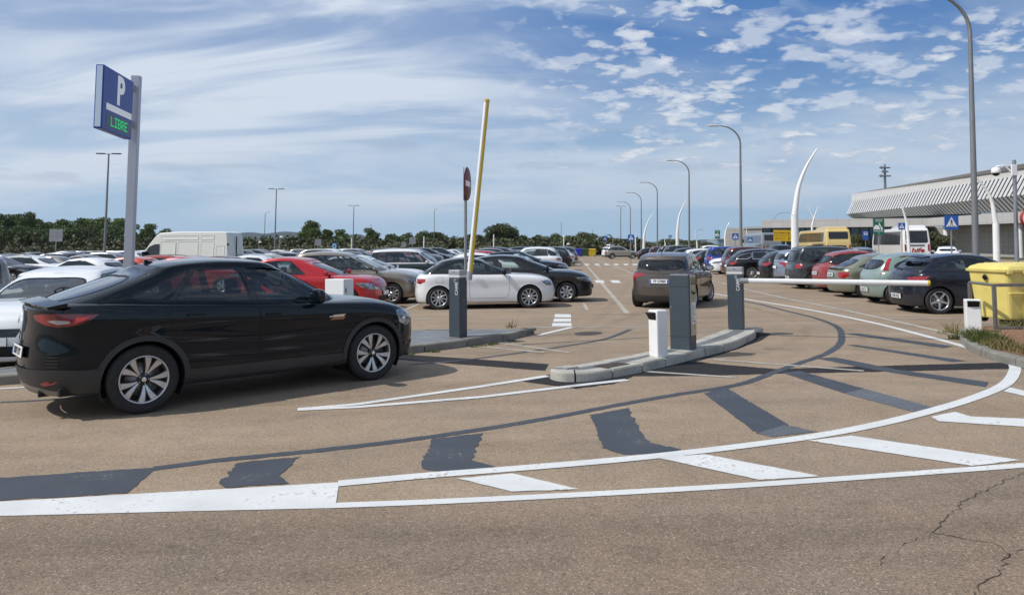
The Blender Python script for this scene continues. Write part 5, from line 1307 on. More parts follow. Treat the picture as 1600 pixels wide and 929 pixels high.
# ------------------------------------------------------------------ signs on posts
def zebra_sign(px, py, size, Y, basez=0, label='', grp_='pedestrian crossing signs', rz=0, face=True, back=False):
    c = at(px, py, Y); s = size; r = empty('crossing_sign', (c.x-LEAN*c.z, Y, 0), rz, LEAN, label=label, cat='road sign', group=grp_)
    z = c.z; b = MB(); b.tube([(0, .03, 0), (0, .03, z+s*.4)], .03, M_GALV, 8); b.build('post', r)
    b = MB(); b.box((-s/2, -.012, z-s/2), (s/2, .0, z+s/2), pm('sign_bluem', (.015, .10, .42), .35), .003 if s > .4 else 0); b.build('panel', r)
    b = MB(); f = -.0135
    b.add([(-s*.4, f, z-s*.30), (s*.4, f, z-s*.30), (0, f, z+s*.40)], [(0, 1, 2)], M_SWHITE); b.build('white_triangle', r)
    b = MB(); f = -.0155
    q = lambda pts: b.add([(x*s, f, z+y*s) for x, y in pts], [tuple(range(len(pts)))], M_PTXT)
    q([(.0+.035*math.cos(a), .20+.035*math.sin(a)) for a in np.linspace(0, 2*PI, 9)[:-1]]); q([(-.04, .15), (.045, .15), (.05, .0), (-.03, .0)]); q([(-.04, .14), (-.11, .04), (-.09, .02), (-.03, .09)]); q([(.04, .14), (.11, .06), (.10, .03), (.03, .08)])
    q([(-.03, .0), (.01, .0), (-.05, -.21), (-.10, -.21)]); q([(.0, .0), (.05, .0), (.10, -.21), (.05, -.21)])
    for k in (-.24, -.14, .0, .14, .22): q([(k, -.24), (k+.06, -.24), (k+.05, -.29), (k-.02, -.29)])
    b.build('walking_figure', r); return r
zebra_sign(1486.5, 347.5, .60, 31.5, label='large pedestrian crossing sign on a post before the canopy beside the tall grey lamp pole')
zebra_sign(986, 371.5, .62, 72, label='blue pedestrian crossing sign beyond the dark hatchback at the end of the aisle')
zebra_sign(945.5, 372.5, .62, 95, label='small far crossing sign just left of the silver off-roader', rz=.3)
zebra_sign(1149, 369.5, .62, 71, label='crossing sign above the blue car left of the third grey lamp pole')
zebra_sign(1172, 374.5, .60, 92, label='small crossing sign just right of the grey lamp pole')
zebra_sign(1409, 353.5, .62, 66, label='crossing sign half hidden above the white coach')
zebra_sign(1047, 369.5, .62, 150, label='tiny far crossing sign between two grey lamp poles')
M_SGREEN = pm('sign_green', (.01, .13, .075), .4)
def board_sign(name, px, py, w, h, Y, mat, label, kind, posts=(0,), rz=0, cat='road sign', group=None):
    c = at(px, py, Y); r = empty(name, (c.x-LEAN*c.z, Y, 0), rz, LEAN, label=label, cat=cat, group=group); z = c.z
    for q in posts: b = MB(); b.tube([(q, .04, 0), (q, .04, z+h*.45)], .035 if w > .5 else .025, M_WHT if kind == 'yellow' else M_GALV, 8); b.build('post', r)
    b = MB(); b.box((-w/2, -.015, z-h/2), (w/2, .01, z+h/2), mat, .002); b.build('panel', r)
    b = MB(); f = -.0175
    def q(pts, m=M_SWHITE, ff=None): b.add([(x*w, ff or f, z+y*h) for x, y in pts], [tuple(range(len(pts)))], m)
    def T(t, s, x, y, m): text_mb(b, t, s, m, frame((x*w, f, z+y*h), (1, 0, 0), (0, 0, 1)), .0005, .002)
    if kind == 'green':
        T('PUNTO DE', h*.085, 0, .42, M_SWHITE); T('ENCUENTRO', h*.07, 0, .33, M_SWHITE)
        q([(-.48, -.05), (-.30, .10), (-.02, .08), (.06, -.04), (.12, -.10), (.12, -.20), (-.48, -.20)]); q([(.0, .24), (.08, .22), (.20, .02), (.30, -.02), (.36, -.2), (.22, -.22), (.16, -.02), (.0, .12)]); q([(-.48, -.27), (.42, -.27), (.42, -.30), (-.48, -.30)]); T('P2', h*.08, 0, -.42, M_SWHITE)
        for k in (-.30, -.02): q([(k+.07*math.cos(a), -.20+.05*math.sin(a)) for a in np.linspace(0, 2*PI, 9)[:-1]], mat, f-.002)
    elif kind == 'bus':
        q([(-.32, .02), (.32, .02), (.32, .38), (-.32, .38)]); q([(-.24, .18), (.24, .18), (.24, .32), (-.24, .32)], mat, f-.002); q([(-.28, .06), (.28, .06), (.28, .10), (-.28, .10)], mat, f-.002)
    elif kind == 'yellow':
        b.box((-w/2, f-.0, z-.015), (w/2, f+.004, z+.015), M_PTXT)
        T('APARCAMIENTO', h*.17, -.14, .22, M_PTXT); T('RENT A CAR', h*.15, -.18, -.27, M_PTXT)
        for x, y in ((.28, .22), (.41, .22), (.28, -.27), (.41, -.27)): q([(x-.035, y-.10), (x+.035, y-.10), (x+.02, y+.02), (x+.035, y+.06), (x, y+.12), (x-.035, y+.06), (x-.02, y+.02)], M_PTXT)
    elif kind == 'round':
        q([(.38*math.cos(a), .38*math.sin(a)) for a in np.linspace(0, 2*PI, 17)[:-1]]); q([(.26*math.cos(a), .26*math.sin(a)) for a in np.linspace(0, 2*PI, 17)[:-1]], mat, f-.002)
    else: b.box((-w/2+.02, -.022, z-.03), (w/2-.02, -.016, z+.03), M_GALV); b.box((-w/2+.02, -.022, z+h*.3-.03), (w/2-.02, -.016, z+h*.3+.03), M_GALV)
    if b.v: b.build('symbol' if kind not in ('back',) else 'back_rails', r)
    return r
board_sign('meeting_point_sign', 1373, 354, .80, 1.18, 54, M_SGREEN, 'tall green sign with a car picture left of the white coach', 'green')
board_sign('meeting_point_sign', 1121, 366, .72, 1.15, 103, M_SGREEN, 'small far green sign left of the grey lamp pole', 'green')
board_sign('bus_stop_sign', 1352.5, 367.5, .50, .76, 66, pm('sign_bluem', (.015, .10, .42), .35), 'blue bus stop sign between the yellow coach and the green sign', 'bus')
board_sign('direction_sign', 1224, 368, 2.35, 1.32, 88, pm('sign_yellow', (.62, .40, .015), .4), 'double yellow direction board left of the yellow coach', 'yellow', (.3,))
board_sign('sign_board', 87.5, 367.5, .98, .90, 54, M_GALV, 'back of a pale square sign before the pine wood at far left', 'back', (0,), group='signs seen from behind')
board_sign('sign_board', 497, 378.5, .95, .95, 110, M_GALV, 'back of a small grey sign left of the round blue notice', 'back', (0,), group='signs seen from behind')
board_sign('sign_board', 631, 382, .62, .66, 95, M_GALV, 'smaller sign back standing right of the far lamp pole', 'back', (0,), group='signs seen from behind')
board_sign('sign_board', 644.5, 376, .95, .95, 110, M_GALV, 'larger sign back on a tall post in the middle of the field', 'back', (0,), group='signs seen from behind')
board_sign('round_notice', 522.5, 384.5, .72, .95, 110, pm('sign_cyan', (.02, .17, .34), .4), 'blue notice with a white ring on a white post in the far field', 'round', (0,))
# no entry discs on a post, edge on
p = G(726.5, 505, .125); c0 = at(727.5, 287, 13.6); base = Vector((at(727, 470, 13.6).x, 13.6, .124))
r = empty('round_sign_post', base, 0, math.atan2(c0.x-base.x, c0.z-base.z), label='grey post with two round red signs seen edge on behind the barrier cabinet', cat='road sign')
zc_ = (c0-base).length; b = MB(); b.tube([(0, 0, 0), (0, 0, zc_+.1)], .027, M_GALV, 10); b.build('post', r)
M_RSIGN = pm('sign_red', (.30, .025, .02), .45); M_DRED = pm('sign_faded_red', (.16, .035, .035), .5)
for a, dx, nm in ((math.radians(81), .035, 'right'), (math.radians(-86), -.035, 'left')):
    d = Matrix.Translation((dx, 0, zc_)) @ Matrix.Rotation(a, 4, 'Z')
    b = MB(); b.lathe([(.0005, -.006), (.30, -.006), (.31, .004), (.302, .006), (.0005, .006)], M_DRED, 36, 'Y', d); b.build('disc', r)
    b = MB(); fy = -.010; q = [(-.2, -.05), (.2, -.05), (.2, .05), (-.2, .05)]; b.add([d @ Vector((x, fy, z)) for x, z in q], [(0, 1, 2, 3)], M_SWHITE); b.add([d @ Vector((x, -fy, z)) for x, z in q], [(0, 1, 2, 3)], M_SWHITE); b.build('white_bar', r)

# ------------------------------------------------------------------ lamps
M_POLE = pm('lamp_grey', (.23, .235, .24), .5, .5, noise=.08, nscale=3); M_HEAD = pm('lamp_head', (.55, .56, .57), .4, .2)
def arm_lamp(px, Y, ptop, ybase_r, label, arm=2.2, h=10.0, side=-1, rb=.10, group='grey lamp poles with curved arms'):
    """ptop: pixel of the highest point of the bend"""
    t = at(px, ptop, Y); h = t.z; r = empty('street_lamp', (t.x-LEAN*h, Y, 0), 0, LEAN, label=label, cat='street lamp', group=group)
    zs_ = h-1.0*arm*.55; pts = [(0, 0, 0), (0, 0, zs_*.5), (0, 0, zs_)]
    n = 9
    for k in range(1, n+1):
        a = PI/2*k/n; pts.append((side*arm*.62*(1-math.cos(a)), 0, zs_+(h-zs_)*math.sin(a)))
    rad = [rb, rb*.8, rb*.6]+[rb*(.6-.25*k/n) for k in range(1, n+1)]
    b = MB(); b.tube(pts, rad, M_POLE, 12); b.build('pole', r)
    b = MB(); b.tube([(side*arm*.6, 0, h), (side*arm*.72, 0, h+.0), (side*arm*.95, 0, h+.02), (side*arm, 0, h)], [rb*.35, .075, .085, .03], M_HEAD, 10); b.build('lamp_head', r)
    b = MB(); b.box((-rb*1.9, -rb*1.9, .004), (rb*1.9, rb*1.9, .03), M_POLE); b.build('base_plate', r)
    return r
arm_lamp(1514, 25.0, -12, 0, 'nearest and tallest grey lamp pole, rising out of the picture before the terminal', 2.6, rb=.115)
arm_lamp(1156.5, 51.8, 197, 0, 'second grey lamp pole, standing left of the yellow coach', 2.3, rb=.11)
arm_lamp(1076.5, 73, 251, 0, 'third grey lamp pole with its arm over the dark hatchback', 2.3, rb=.11)
arm_lamp(1027, 97.8, 285, 0, 'fourth grey lamp pole, between two white curved masts', 2.4, rb=.11)
arm_lamp(1002, 117, 301, 0, 'fifth grey lamp pole of the receding row', 2.5, rb=.11)
arm_lamp(985, 139, 315, 0, 'sixth grey lamp pole, farthest with a curved arm', 2.6, rb=.11)
arm_lamp(1209, 150, 332, 0, 'far lamp showing only its curved arm above the canopy roof', 3.2, side=1, rb=.10)
arm_lamp(414.5, 165, 331, 0, 'small far curved lamp just left of the twin headed lamp', 1.1, side=1, rb=.10)
arm_lamp(679, 157, 326, 0, 'small far lamp pole left of the round red signs', .6, side=1, rb=.09)
arm_lamp(877, 240, 346, 0, 'tiny far lamp pole over the blue bin', .6, side=-1, rb=.11)
arm_lamp(926, 300, 358, 0, 'tiny far lamp pole over the yellow bin far off', .6, side=1, rb=.12)
arm_lamp(580, 165, 351, 0, 'small far lamp pole before the tree line right of the twin headed pole', .5, side=-1, rb=.08)
arm_lamp(1087, 200, 358, 0, 'far thin lamp with small curved arm left of the green sign', 2.2, side=1, rb=.10)
def twin_lamp(px, py, Y, label):
    t = at(px, py, Y); h = t.z; r = empty('twin_street_lamp', (t.x-LEAN*h, Y, 0), 0, LEAN, label=label, cat='street lamp', group='twin headed lamp poles')
    b = MB(); b.tube([(0, 0, 0), (0, 0, h*.5), (0, 0, h)], [.12, .09, .065], M_POLE, 12); b.build('pole', r)
    for s in (-1, 1):
        b = MB(); b.tube([(0, 0, h-.06), (s*.35, 0, h-.02)], .03, M_POLE, 6); b.box((min(s*.3, s*1.05), -.14, h-.045), (max(s*.3, s*1.05), .14, h+.035), M_BLK, .02); b.build('lamp_head', r)
    b = MB(); b.box((-.22, -.22, .004), (.22, .22, .03), M_POLE); b.build('base_plate', r)
twin_lamp(170, 240, 63, 'nearest twin headed lamp, left of the parking sign post')
twin_lamp(432, 295, 101, 'middle twin headed lamp, right of the white van')
twin_lamp(553, 321, 143, 'farthest twin headed lamp of the left parking field')
twin_lamp(970, 322, 165, 'thin straight lamp mast at the left end of the curved lamp row')
# white curved masts
def horn(pts, Y, r0, label, w=None):
    P = [at(x, y, Y) for x, y in pts]; b0 = P[0].copy(); b0.z = 0; r = empty('curved_mast', b0, 0, 0, label=label, cat='curved mast', group='white curved lighting masts')
    Q = [p-b0 for p in P]; Q[0] = Vector((0, 0, 0)); 
    k = len(Q); b = MB(); b.tube([Q[0], Q[1]], [r0*1.15, r0*1.05], M_WHT, 14); b.build('mast_base', r)
    d = [0]
    for a, c in zip(Q[1:-1], Q[2:]): d.append(d[-1]+(c-a).length)
    q = np.linspace(0, d[-1], 14); cc = [catmull(d, [v[i] for v in Q[1:]], q) if len(d) > 2 else np.interp(q, d, [v[i] for v in Q[1:]]) for i in range(3)]
    pts_ = [Vector((cc[0][i], cc[1][i], cc[2][i])) for i in range(14)]
    b = MB(); b.tube(pts_, [r0*.92*(1-.80*i/13) for i in range(14)], M_WHT, 12); b.build('curved_arm', r)
horn([(1242, 400), (1241.5, 336), (1249, 288), (1261, 258), (1277, 232)], 42, .19, 'nearest and thickest white curved mast, bending to the right')
horn([(1058, 395), (1058.5, 362), (1062, 335), (1073, 311)], 80, .17, 'white curved mast between the third and fourth grey lamp poles')
horn([(1005, 392), (1006.5, 368), (1011, 350), (1021, 331)], 105, .17, 'white curved mast above the middle of the dark hatchback roof')
horn([(1133, 386), (1133, 368), (1136, 354), (1142, 345)], 125, .16, 'white curved mast leaning right beside the small green sign')
horn([(1138.5, 386), (1137, 372), (1134, 360)], 150, .12, 'thin short white mast crossing its neighbour by the small green sign')
horn([(1267, 366), (1269, 352), (1273, 337), (1279, 321)], 100, .14, 'thin white mast leaning right above the yellow coach')
horn([(1279, 366), (1275, 352), (1269, 336), (1262, 322)], 115, .12, 'thin white mast leaning left above the yellow coach')
horn([(1420, 360), (1417, 348), (1408, 320), (1396, 298)], 62, .11, 'white mast leaning left before the louvres over the white coach')
horn([(1557, 404), (1556, 350), (1546, 305), (1527, 278)], 45, .17, 'white mast leaning left to the right of the tallest grey pole')
horn([(1170, 386), (1169, 374), (1165, 352)], 120, .13, 'thin white mast leaning left just right of the second grey lamp pole')
horn([(1089.5, 388), (1089, 378), (1086.5, 366), (1088, 357)], 150, .16, 'small far white mast right of the third grey lamp pole')
horn([(1039.5, 388), (1039.5, 380), (1037.5, 372)], 150, .14, 'small far white stub mast between two grey lamp poles')
horn([(993, 392), (993, 375), (993, 364)], 120, .10, 'thin straight white mast beside the crossing sign at the aisle end')
# white thin posts in the far field
for x, y, Y, lb in ((662.5, 370, 120, 'thin white post right of the larger sign back'), (771.5, 367, 120, 'thin white post right of the raised boom'), (881, 368, 130, 'thin white post above the white estate roof'), (549.5, 373, 120, 'thick white post beside the farthest twin headed lamp')):
    c = at(x, y, Y); b = MB(); b.tube([(0, 0, 0), (0, 0, c.z)], .09, M_WHT, 8); b.lathe([(.09, c.z-.05), (.05, c.z+.08), (.001, c.z+.1)], M_WHT, 8); o = b.build('white_post'); o.matrix_world = Matrix.Translation((c.x-LEAN*c.z, Y, 0)) @ Matrix.Rotation(LEAN, 4, 'Y'); tag(o, lb, 'post', 'thin white posts in the parking field')
# dome camera pole at right
c = at(1588, 250, 21.5); r = empty('camera_pole', (at(1591, 470, 21.5).x, 21.5, 0), 0, LEAN, label='grey pole with a hanging white dome camera at the right edge', cat='camera pole'); h = c.z
b = MB(); b.tube([(0, 0, 0), (0, 0, h)], [.065, .05], M_GALV, 12); b.build('pole', r)
b = MB(); b.tube([(-.05, 0, h-.40), (-.30, 0, h-.16), (-.52, 0, h-.20), (-.54, 0, h-.26)], [.03, .028, .028, .03], M_WHT, 8); b.box((-.12, -.07, h-.46), (.04, -.02, h-.14), M_WHT, .01); b.build('bracket_arm', r)
b = MB(); b.lathe([(.001, h-.22), (.08, h-.23), (.12, h-.28), (.125, h-.37), (.115, h-.39)], M_WHT, 20, M=Matrix.Translation((-.54, 0, 0))); b.build('dome_housing', r)
b = MB(); b.lathe([(.10, h-.385), (.085, h-.44), (.05, h-.47), (.001, h-.48)], M_TRIM, 20, M=Matrix.Translation((-.54, 0, 0))); b.build('dome_lens', r)
c2 = at(1607, 341, 21.2); r2 = empty('round_sign', (c2.x, 21.2, 0), 0, LEAN, label='round red rimmed sign cut off by the right edge of the photo', cat='road sign')
b = MB(); b.lathe([(.001, -.01), (.30, -.01), (.30, .0), (.001, .0)], M_RSIGN, 32, 'Y', Matrix.Translation((0, 0, c2.z))); b.build('disc', r2); b = MB(); b.lathe([(.001, -.014), (.22, -.012)], M_SWHITE, 32, 'Y', Matrix.Translation((0, 0, c2.z))); b.build('white_field', r2)
b = MB(); b.tube([(0, .04, 0), (0, .04, c2.z)], .03, M_GALV, 8); b.build('post', r2)
# floodlight mast over the terminal
c = at(1383, 292, 150); t = at(1381, 262, 150); r = empty('floodlight_mast', (c.x-LEAN*c.z, 150, 0), 0, LEAN, label='distant lattice floodlight mast rising behind the terminal roof', cat='mast')
b = MB(); b.tube([(0, 0, 0), (0, 0, t.z)], [.35, .22], M_POLE, 6); b.build('pole', r)
b = MB()
for k, (w_, z_) in enumerate(((1.0, 0), (.6, -.8), (1.1, -1.7))): b.box((-w_, -.3, t.z+z_-.12), (w_, .3, t.z+z_+.12), M_POLE); b.box((-w_, -.35, t.z+z_-.3), (-w_+.4, -.2, t.z+z_+.25), M_GALV)
b.box((-.12, -.1, t.z-2), (.12, .1, t.z+.7), M_POLE); b.build('lamp_frame', r)
# small cctv posts in the far field
for x, y, Y, lb in ((437.5, 370, 100, 'low camera post with a white double head right of the middle twin headed lamp'), (404.5, 378, 120, 'short thin post with small head left of the twin headed lamp'), (886, 381, 110, 'short lamp post left of the blue bin')):
    c = at(x, y, Y); r = empty('camera_post', (c.x-LEAN*c.z, Y, 0), 0, LEAN, label=lb, cat='camera post'); b = MB(); b.tube([(0, 0, 0), (0, 0, c.z)], .06, M_GALV, 8); b.build('pole', r); b = MB(); b.lathe([(.001, c.z+.15), (.25, c.z+.05), (.25, c.z-.1), (.001, c.z-.15)], M_WHT, 8, M=Matrix.Translation((.2, 0, 0))); b.build('camera_head', r)

# ------------------------------------------------------------------ waste containers
M_BYEL = pm('bin_yellow', (.70, .58, .17), .5, 0, .1, noise=.10, nscale=3, bump=.1)
def container(loc, rz, mat, label, near=True, sc=1.0, name='waste_container', group=None):
    r = empty(name, loc, rz, label=label, cat='waste container', group=group)
    W2, D2, H2 = .68*sc, .52*sc, 1.0*sc
    def ringbox(levels, mb, mat_, cap=True):
        vs = []; fs = []
        for (w, d, z, rr) in levels:
            for cx, cy, a0 in ((1, 1, 0), (-1, 1, 90), (-1, -1, 180), (1, -1, 270)):
                for k in range(4):
                    a = math.radians(a0+30*k); vs.append((cx*(w-rr)+rr*math.cos(a), cy*(d-rr)+rr*math.sin(a), z))
        for l in range(len(levels)-1):
            for k in range(16): k2 = (k+1) % 16; fs.append((l*16+k, l*16+k2, (l+1)*16+k2, (l+1)*16+k))
        fs.append(tuple(range(16))[::-1]); fs.append(tuple(range((len(levels)-1)*16, len(levels)*16))); mb.add(vs, fs, mat_, False)
    b = MB(); ringbox([(W2*.86, D2*.84, .10*sc, .07), (W2*.88, D2*.86, .13*sc, .07), (W2*.965, D2*.96, .78*sc, .08), (W2*.975, D2*.97, .80*sc, .08), (W2*1.0, D2*1.0, H2, .08)], b, mat); b.build('bin_body', r)
    b = MB(); ringbox([(W2*1.05, D2*1.06, H2, .06), (W2*1.06, D2*1.07, H2+.045, .06), (W2*1.03, D2*1.04, H2+.05, .06)], b, mat)
    if near:
        for x in (-W2*.92, -W2*.45, W2*.45, W2*.92): b.box((x-.05, -D2*1.10, H2-.035), (x+.05, -D2*.98, H2+.03), mat, .01)
    b.build('rim', r)
    b = MB(); ringbox([(W2*1.02, D2*1.03, H2+.05, .07), (W2*.98, D2*.98, H2+.10, .09), (W2*.82, D2*.80, H2+.15, .10), (W2*.55, D2*.5, H2+.17, .10)], b, mat)
    if near:
        for x in (-.55, .0, .55): b.box((x*W2-.02, -D2*.8, H2+.10), (x*W2+.02, D2*.8, H2+.165), mat, .01)
    b.build('lid', r)
    if near:
        for s in (-1, 1):
            b = MB(); b.tube([(s*W2, 0, H2-.11), (s*(W2+.07), 0, H2-.11)], .022, M_BLK, 10); b.lathe([(.055, 0), (.06, .01), (.03, .02), (.001, .02)], M_BLK, 14, 'Y', Matrix.Translation((s*(W2+.02), 0, H2-.11)) @ Matrix.Rotation(-s*PI/2, 4, 'Z')); b.build('lifting_lug', r)
        for x in (-W2*.45, 0, W2*.45):
            b = MB(); b.box((x-.015, -D2*.965, .22), (x+.015, -D2*.90, .74), mat, .006); b.build('rib', r)
        b = MB(); b.box((-W2*.92, -D2*1.0, .58), (W2*.92, -D2*.95, .62), mat, .01); b.build('rib', r)
    for x in (-W2*.72, W2*.72):
        for y in (-D2*.68, D2*.68):
            w_ = empty('castor', (x, y, 0)); w_.parent = r; w_.matrix_basis = Matrix.Translation((x, y, 0))
            b = MB(); b.lathe([(.001, -.025), (.085, -.025), (.09, -.012), (.09, .012), (.085, .025), (.001, .025)], M_RUB, 16, 'Y', Matrix.Translation((0, 0, .09*sc))); b.build('tyre', w_)
            b = MB(); b.box((-.03, -.035, .09*sc), (.03, -.028, .19*sc), M_GALV); b.box((-.03, .028, .09*sc), (.03, .035, .19*sc), M_GALV); b.box((-.045, -.04, .17*sc), (.045, .04, .20*sc), M_GALV); b.build('fork', w_)
    return r
pb = G(1588, 508, .125); container((pb.x+.40, pb.y+.45, .125), math.radians(5), M_BYEL, 'large pale yellow waste container with lid behind the steel rail')
for x, m_, nm, sz in ((901.5, pm('bin_blue', (.015, .03, .42), .5), 'far blue waste container at the end of the aisle', 1.15), (914, pm('bin_green', (.03, .07, .03), .5), 'far dark green waste container between the blue and yellow ones', 1.1), (924, pm('bin_yellow2', (.60, .42, .02), .5), 'far yellow waste container at the end of the aisle', 1.1)):
    p = at(x, 395, 124); container((p.x, 124, .006), 0, m_, nm, False, sz)
# steel guard rail round the bin
M_RAIL = pm('dull_steel', (.22, .215, .20), .45, .7, noise=.15, nscale=6)
pa = G(1556, 514, .125); r = empty('guard_rail', pa, 0, label='bent grey steel guard rail in front of the yellow container', cat='guard rail')
def rl(px, py, Y): return at(px, py, Y)-pa
Yr = pa.y; zt = .125+ (at(1553, 447, Yr).z-.125)
b = MB(); b.box((-.028, -.028, 0), (.028, .028, zt-.125), M_RAIL, .004); b.build('upright', r)
Yb = Yr+1.05; e = at(1515, 447, Yb); 
b = MB(); b.box((e.x-pa.x-.028, Yb-Yr-.028, 0), (e.x-pa.x+.028, Yb-Yr+.028, zt-.125), M_RAIL, .004); b.build('upright', r)
b = MB(); b.box((1.72, -.028, 0), (1.776, .028, zt-.125), M_RAIL, .004); b.build('upright', r)
b = MB(); zz = zt-.125; b.box((-.03, -.026, zz-.01), (1.78, .026, zz+.045), M_RAIL, .004); b.build('top_rail', r)
b = MB(); b.tube([(0, 0, zz+.018), (e.x-pa.x, Yb-Yr, zz+.018)], .027, M_RAIL, 6); b.build('top_rail', r)
b = MB(); b.box((-.03, -.026, 0.0), (1.78, .026, .045), M_RAIL, .004); b.build('bottom_rail', r)

# ------------------------------------------------------------------ hills, wood, trees
def foliage_mat(name, col, var=.45, warm=(.09, .085, .03)):
    m, nt, b = newmat(name); N = nt.nodes; L = nt.links; tc = N.new('ShaderNodeTexCoord'); gi = N.new('ShaderNodeObjectInfo')
    n = N.new('ShaderNodeTexNoise'); n.inputs['Scale'].default_value = .9; n.inputs['Detail'].default_value = 5; L.new(tc.outputs['Object'], n.inputs['Vector'])
    n2 = N.new('ShaderNodeTexWhiteNoise'); n2.noise_dimensions = '3D'; ge = N.new('ShaderNodeNewGeometry'); L.new(ge.outputs['Random Per Island'], n2.inputs['Vector'])
    mx = N.new('ShaderNodeMix'); mx.data_type = 'RGBA'; mr = N.new('ShaderNodeMapRange'); mr.inputs[1].default_value = .4; mr.inputs[2].default_value = .7; L.new(n.outputs['Fac'], mr.inputs[0]); L.new(mr.outputs[0], mx.inputs['Factor'])
    mx.inputs['A'].default_value = (*col, 1); mx.inputs['B'].default_value = (*warm, 1)
    sc = N.new('ShaderNodeMapRange'); sc.inputs[3].default_value = 1-var; sc.inputs[4].default_value = 1+var; L.new(n2.outputs['Value'], sc.inputs[0])
    s2 = N.new('ShaderNodeMapRange'); s2.inputs[3].default_value = .75; s2.inputs[4].default_value = 1.2; L.new(gi.outputs['Random'], s2.inputs[0])
    mu = N.new('ShaderNodeMath'); mu.operation = 'MULTIPLY'; L.new(sc.outputs[0], mu.inputs[0]); L.new(s2.outputs[0], mu.inputs[1])
    v = N.new('ShaderNodeVectorMath'); v.operation = 'SCALE'; L.new(mx.outputs['Result'], v.inputs[0]); L.new(mu.outputs[0], v.inputs['Scale']); L.new(v.outputs[0], b.inputs['Base Color'])
    b.inputs['Roughness'].default_value = .7; b.inputs['Specular IOR Level'].default_value = .2; MATS[name] = m; return m
F_PINE = foliage_mat('pine_needles', (.10, .145, .045), .4, (.14, .17, .055)); F_OAK = foliage_mat('holm_oak', (.09, .118, .048), .4, (.12, .137, .06)); F_SCRUB = foliage_mat('maquis', (.088, .10, .05), .32, (.115, .11, .06)); F_OLIVE = foliage_mat('olive_leaves', (.10, .105, .055), .45, (.085, .09, .05)); F_GREYG = foliage_mat('grey_green_shrub', (.11, .118, .07), .3, (.125, .115, .07))
M_TRUNK = pm('bark', (.10, .07, .05), .9, noise=.3, nscale=8)
def leaf_quads(cen, size, r, up=.3):
    n = len(cen); a = r.normal(size=(n, 3)); a /= np.linalg.norm(a, axis=1, keepdims=True); b = np.cross(a, r.normal(size=(n, 3))); b /= np.linalg.norm(b, axis=1, keepdims=True)
    s = size*(.6+.8*r.rand(n, 1)); V = np.stack([cen-a*s-b*s*.55, cen+a*s-b*s*.55, cen+a*s*.7+b*s*.6, cen-a*s*.7+b*s*.6], 1).reshape(-1, 3)
    return V, np.arange(n*4).reshape(-1, 4)
def leaf_mesh(name, cen, size, r, mat):
    V, F = leaf_quads(cen, size, r); me = bpy.data.meshes.new(name); me.from_pydata(V.tolist(), [], F.tolist()); me.materials.append(mat); me.update(); return me
def crown_points(r, blobs, n, fill=.55):
    out = []
    vol = np.array([b[3]*b[4]*b[5] for b in blobs])**.7; vol /= vol.sum()
    for b, f in zip(blobs, vol):
        k = max(8, int(n*f)); d = r.normal(size=(k, 3)); d /= np.linalg.norm(d, axis=1, keepdims=True); rad = (fill+(1-fill)*r.rand(k, 1)**.5)*(1+.14*np.sin(d[:, :1]*7+b[0])*np.cos(d[:, 1:2]*6+b[1])+.10*np.sin(d[:, 2:3]*11+b[2]))
        out.append(np.array(b[:3])+d*rad*np.array(b[3:6]))
    return np.concatenate(out)
def tree_template(kind, seed):
    """unit: crown about 1 tall x 1 wide in template space, scaled per tree; returns (crown mesh, trunk mesh)"""
    r = np.random.RandomState(seed); blobs = []
    if kind == 'pine':
        H = 8.; W = 3.1
        for k in range(22):
            f = r.rand()**.8; z = H*(.34+.60*f); R_ = W*(1.05-.72*f**1.6)*(.35+.65*r.rand()); a = r.rand()*2*PI; s = .75+.55*r.rand()
            blobs.append((R_*math.cos(a)*.8, R_*math.sin(a)*.8, z, s*1.15, s*1.15, s*.72))
        blobs.append((0, 0, H*.62, 1.5, 1.5, 2.0)); mat = F_PINE; n = 9000; ls = .12
    elif kind == 'round':
        H = 6.; W = 3.4
        for k in range(20):
            a = r.rand()*2*PI; e = r.rand()**.6; z = H*(.40+.48*e); R_ = W*math.sqrt(max(.05, 1-((e-.25)/.9)**2))*(.4+.6*r.rand())*.85; s = .8+.6*r.rand(); blobs.append((R_*math.cos(a), R_*math.sin(a), z, s*1.2, s*1.2, s*.8))
        blobs.append((0, 0, H*.55, 2.4, 2.4, 1.7)); mat = F_OAK; n = 9500; ls = .125
    else:
        H = 4.2; W = 2.4
        for k in range(14):
            a = r.rand()*2*PI; z = H*(.35+.5*r.rand()); R_ = W*(.3+.65*r.rand())*.8; s = .55+.45*r.rand(); blobs.append((R_*math.cos(a), R_*math.sin(a), z, s*1.3, s*1.3, s*.8))
        mat = F_OLIVE; n = 5200; ls = .10
    pts = crown_points(r, blobs, n, .35); cm = leaf_mesh('crown', pts, ls, r, mat)
    t = MB(); t.tube([(0, 0, 0), (.08, .05, H*.25), (-.05, .1, H*.5), (0, 0, H*.78)], [.22, .18, .12, .05], M_TRUNK, 8)
    for k in range(5):
        b = blobs[k]; t.tube([(0, .03, H*(.22+.07*k)), (b[0]*.5, b[1]*.5, (b[2]+H*.3)/2), b[:3]], [.10, .07, .03], M_TRUNK, 6)
    return cm, t.mesh('trunk'), H, W
TT = {('pine', i): tree_template('pine', 40+i) for i in range(4)}; TT.update({('round', i): tree_template('round', 60+i) for i in range(3)}); TT.update({('olive', i): tree_template('olive', 80+i) for i in range(2)})
tcount = [0]
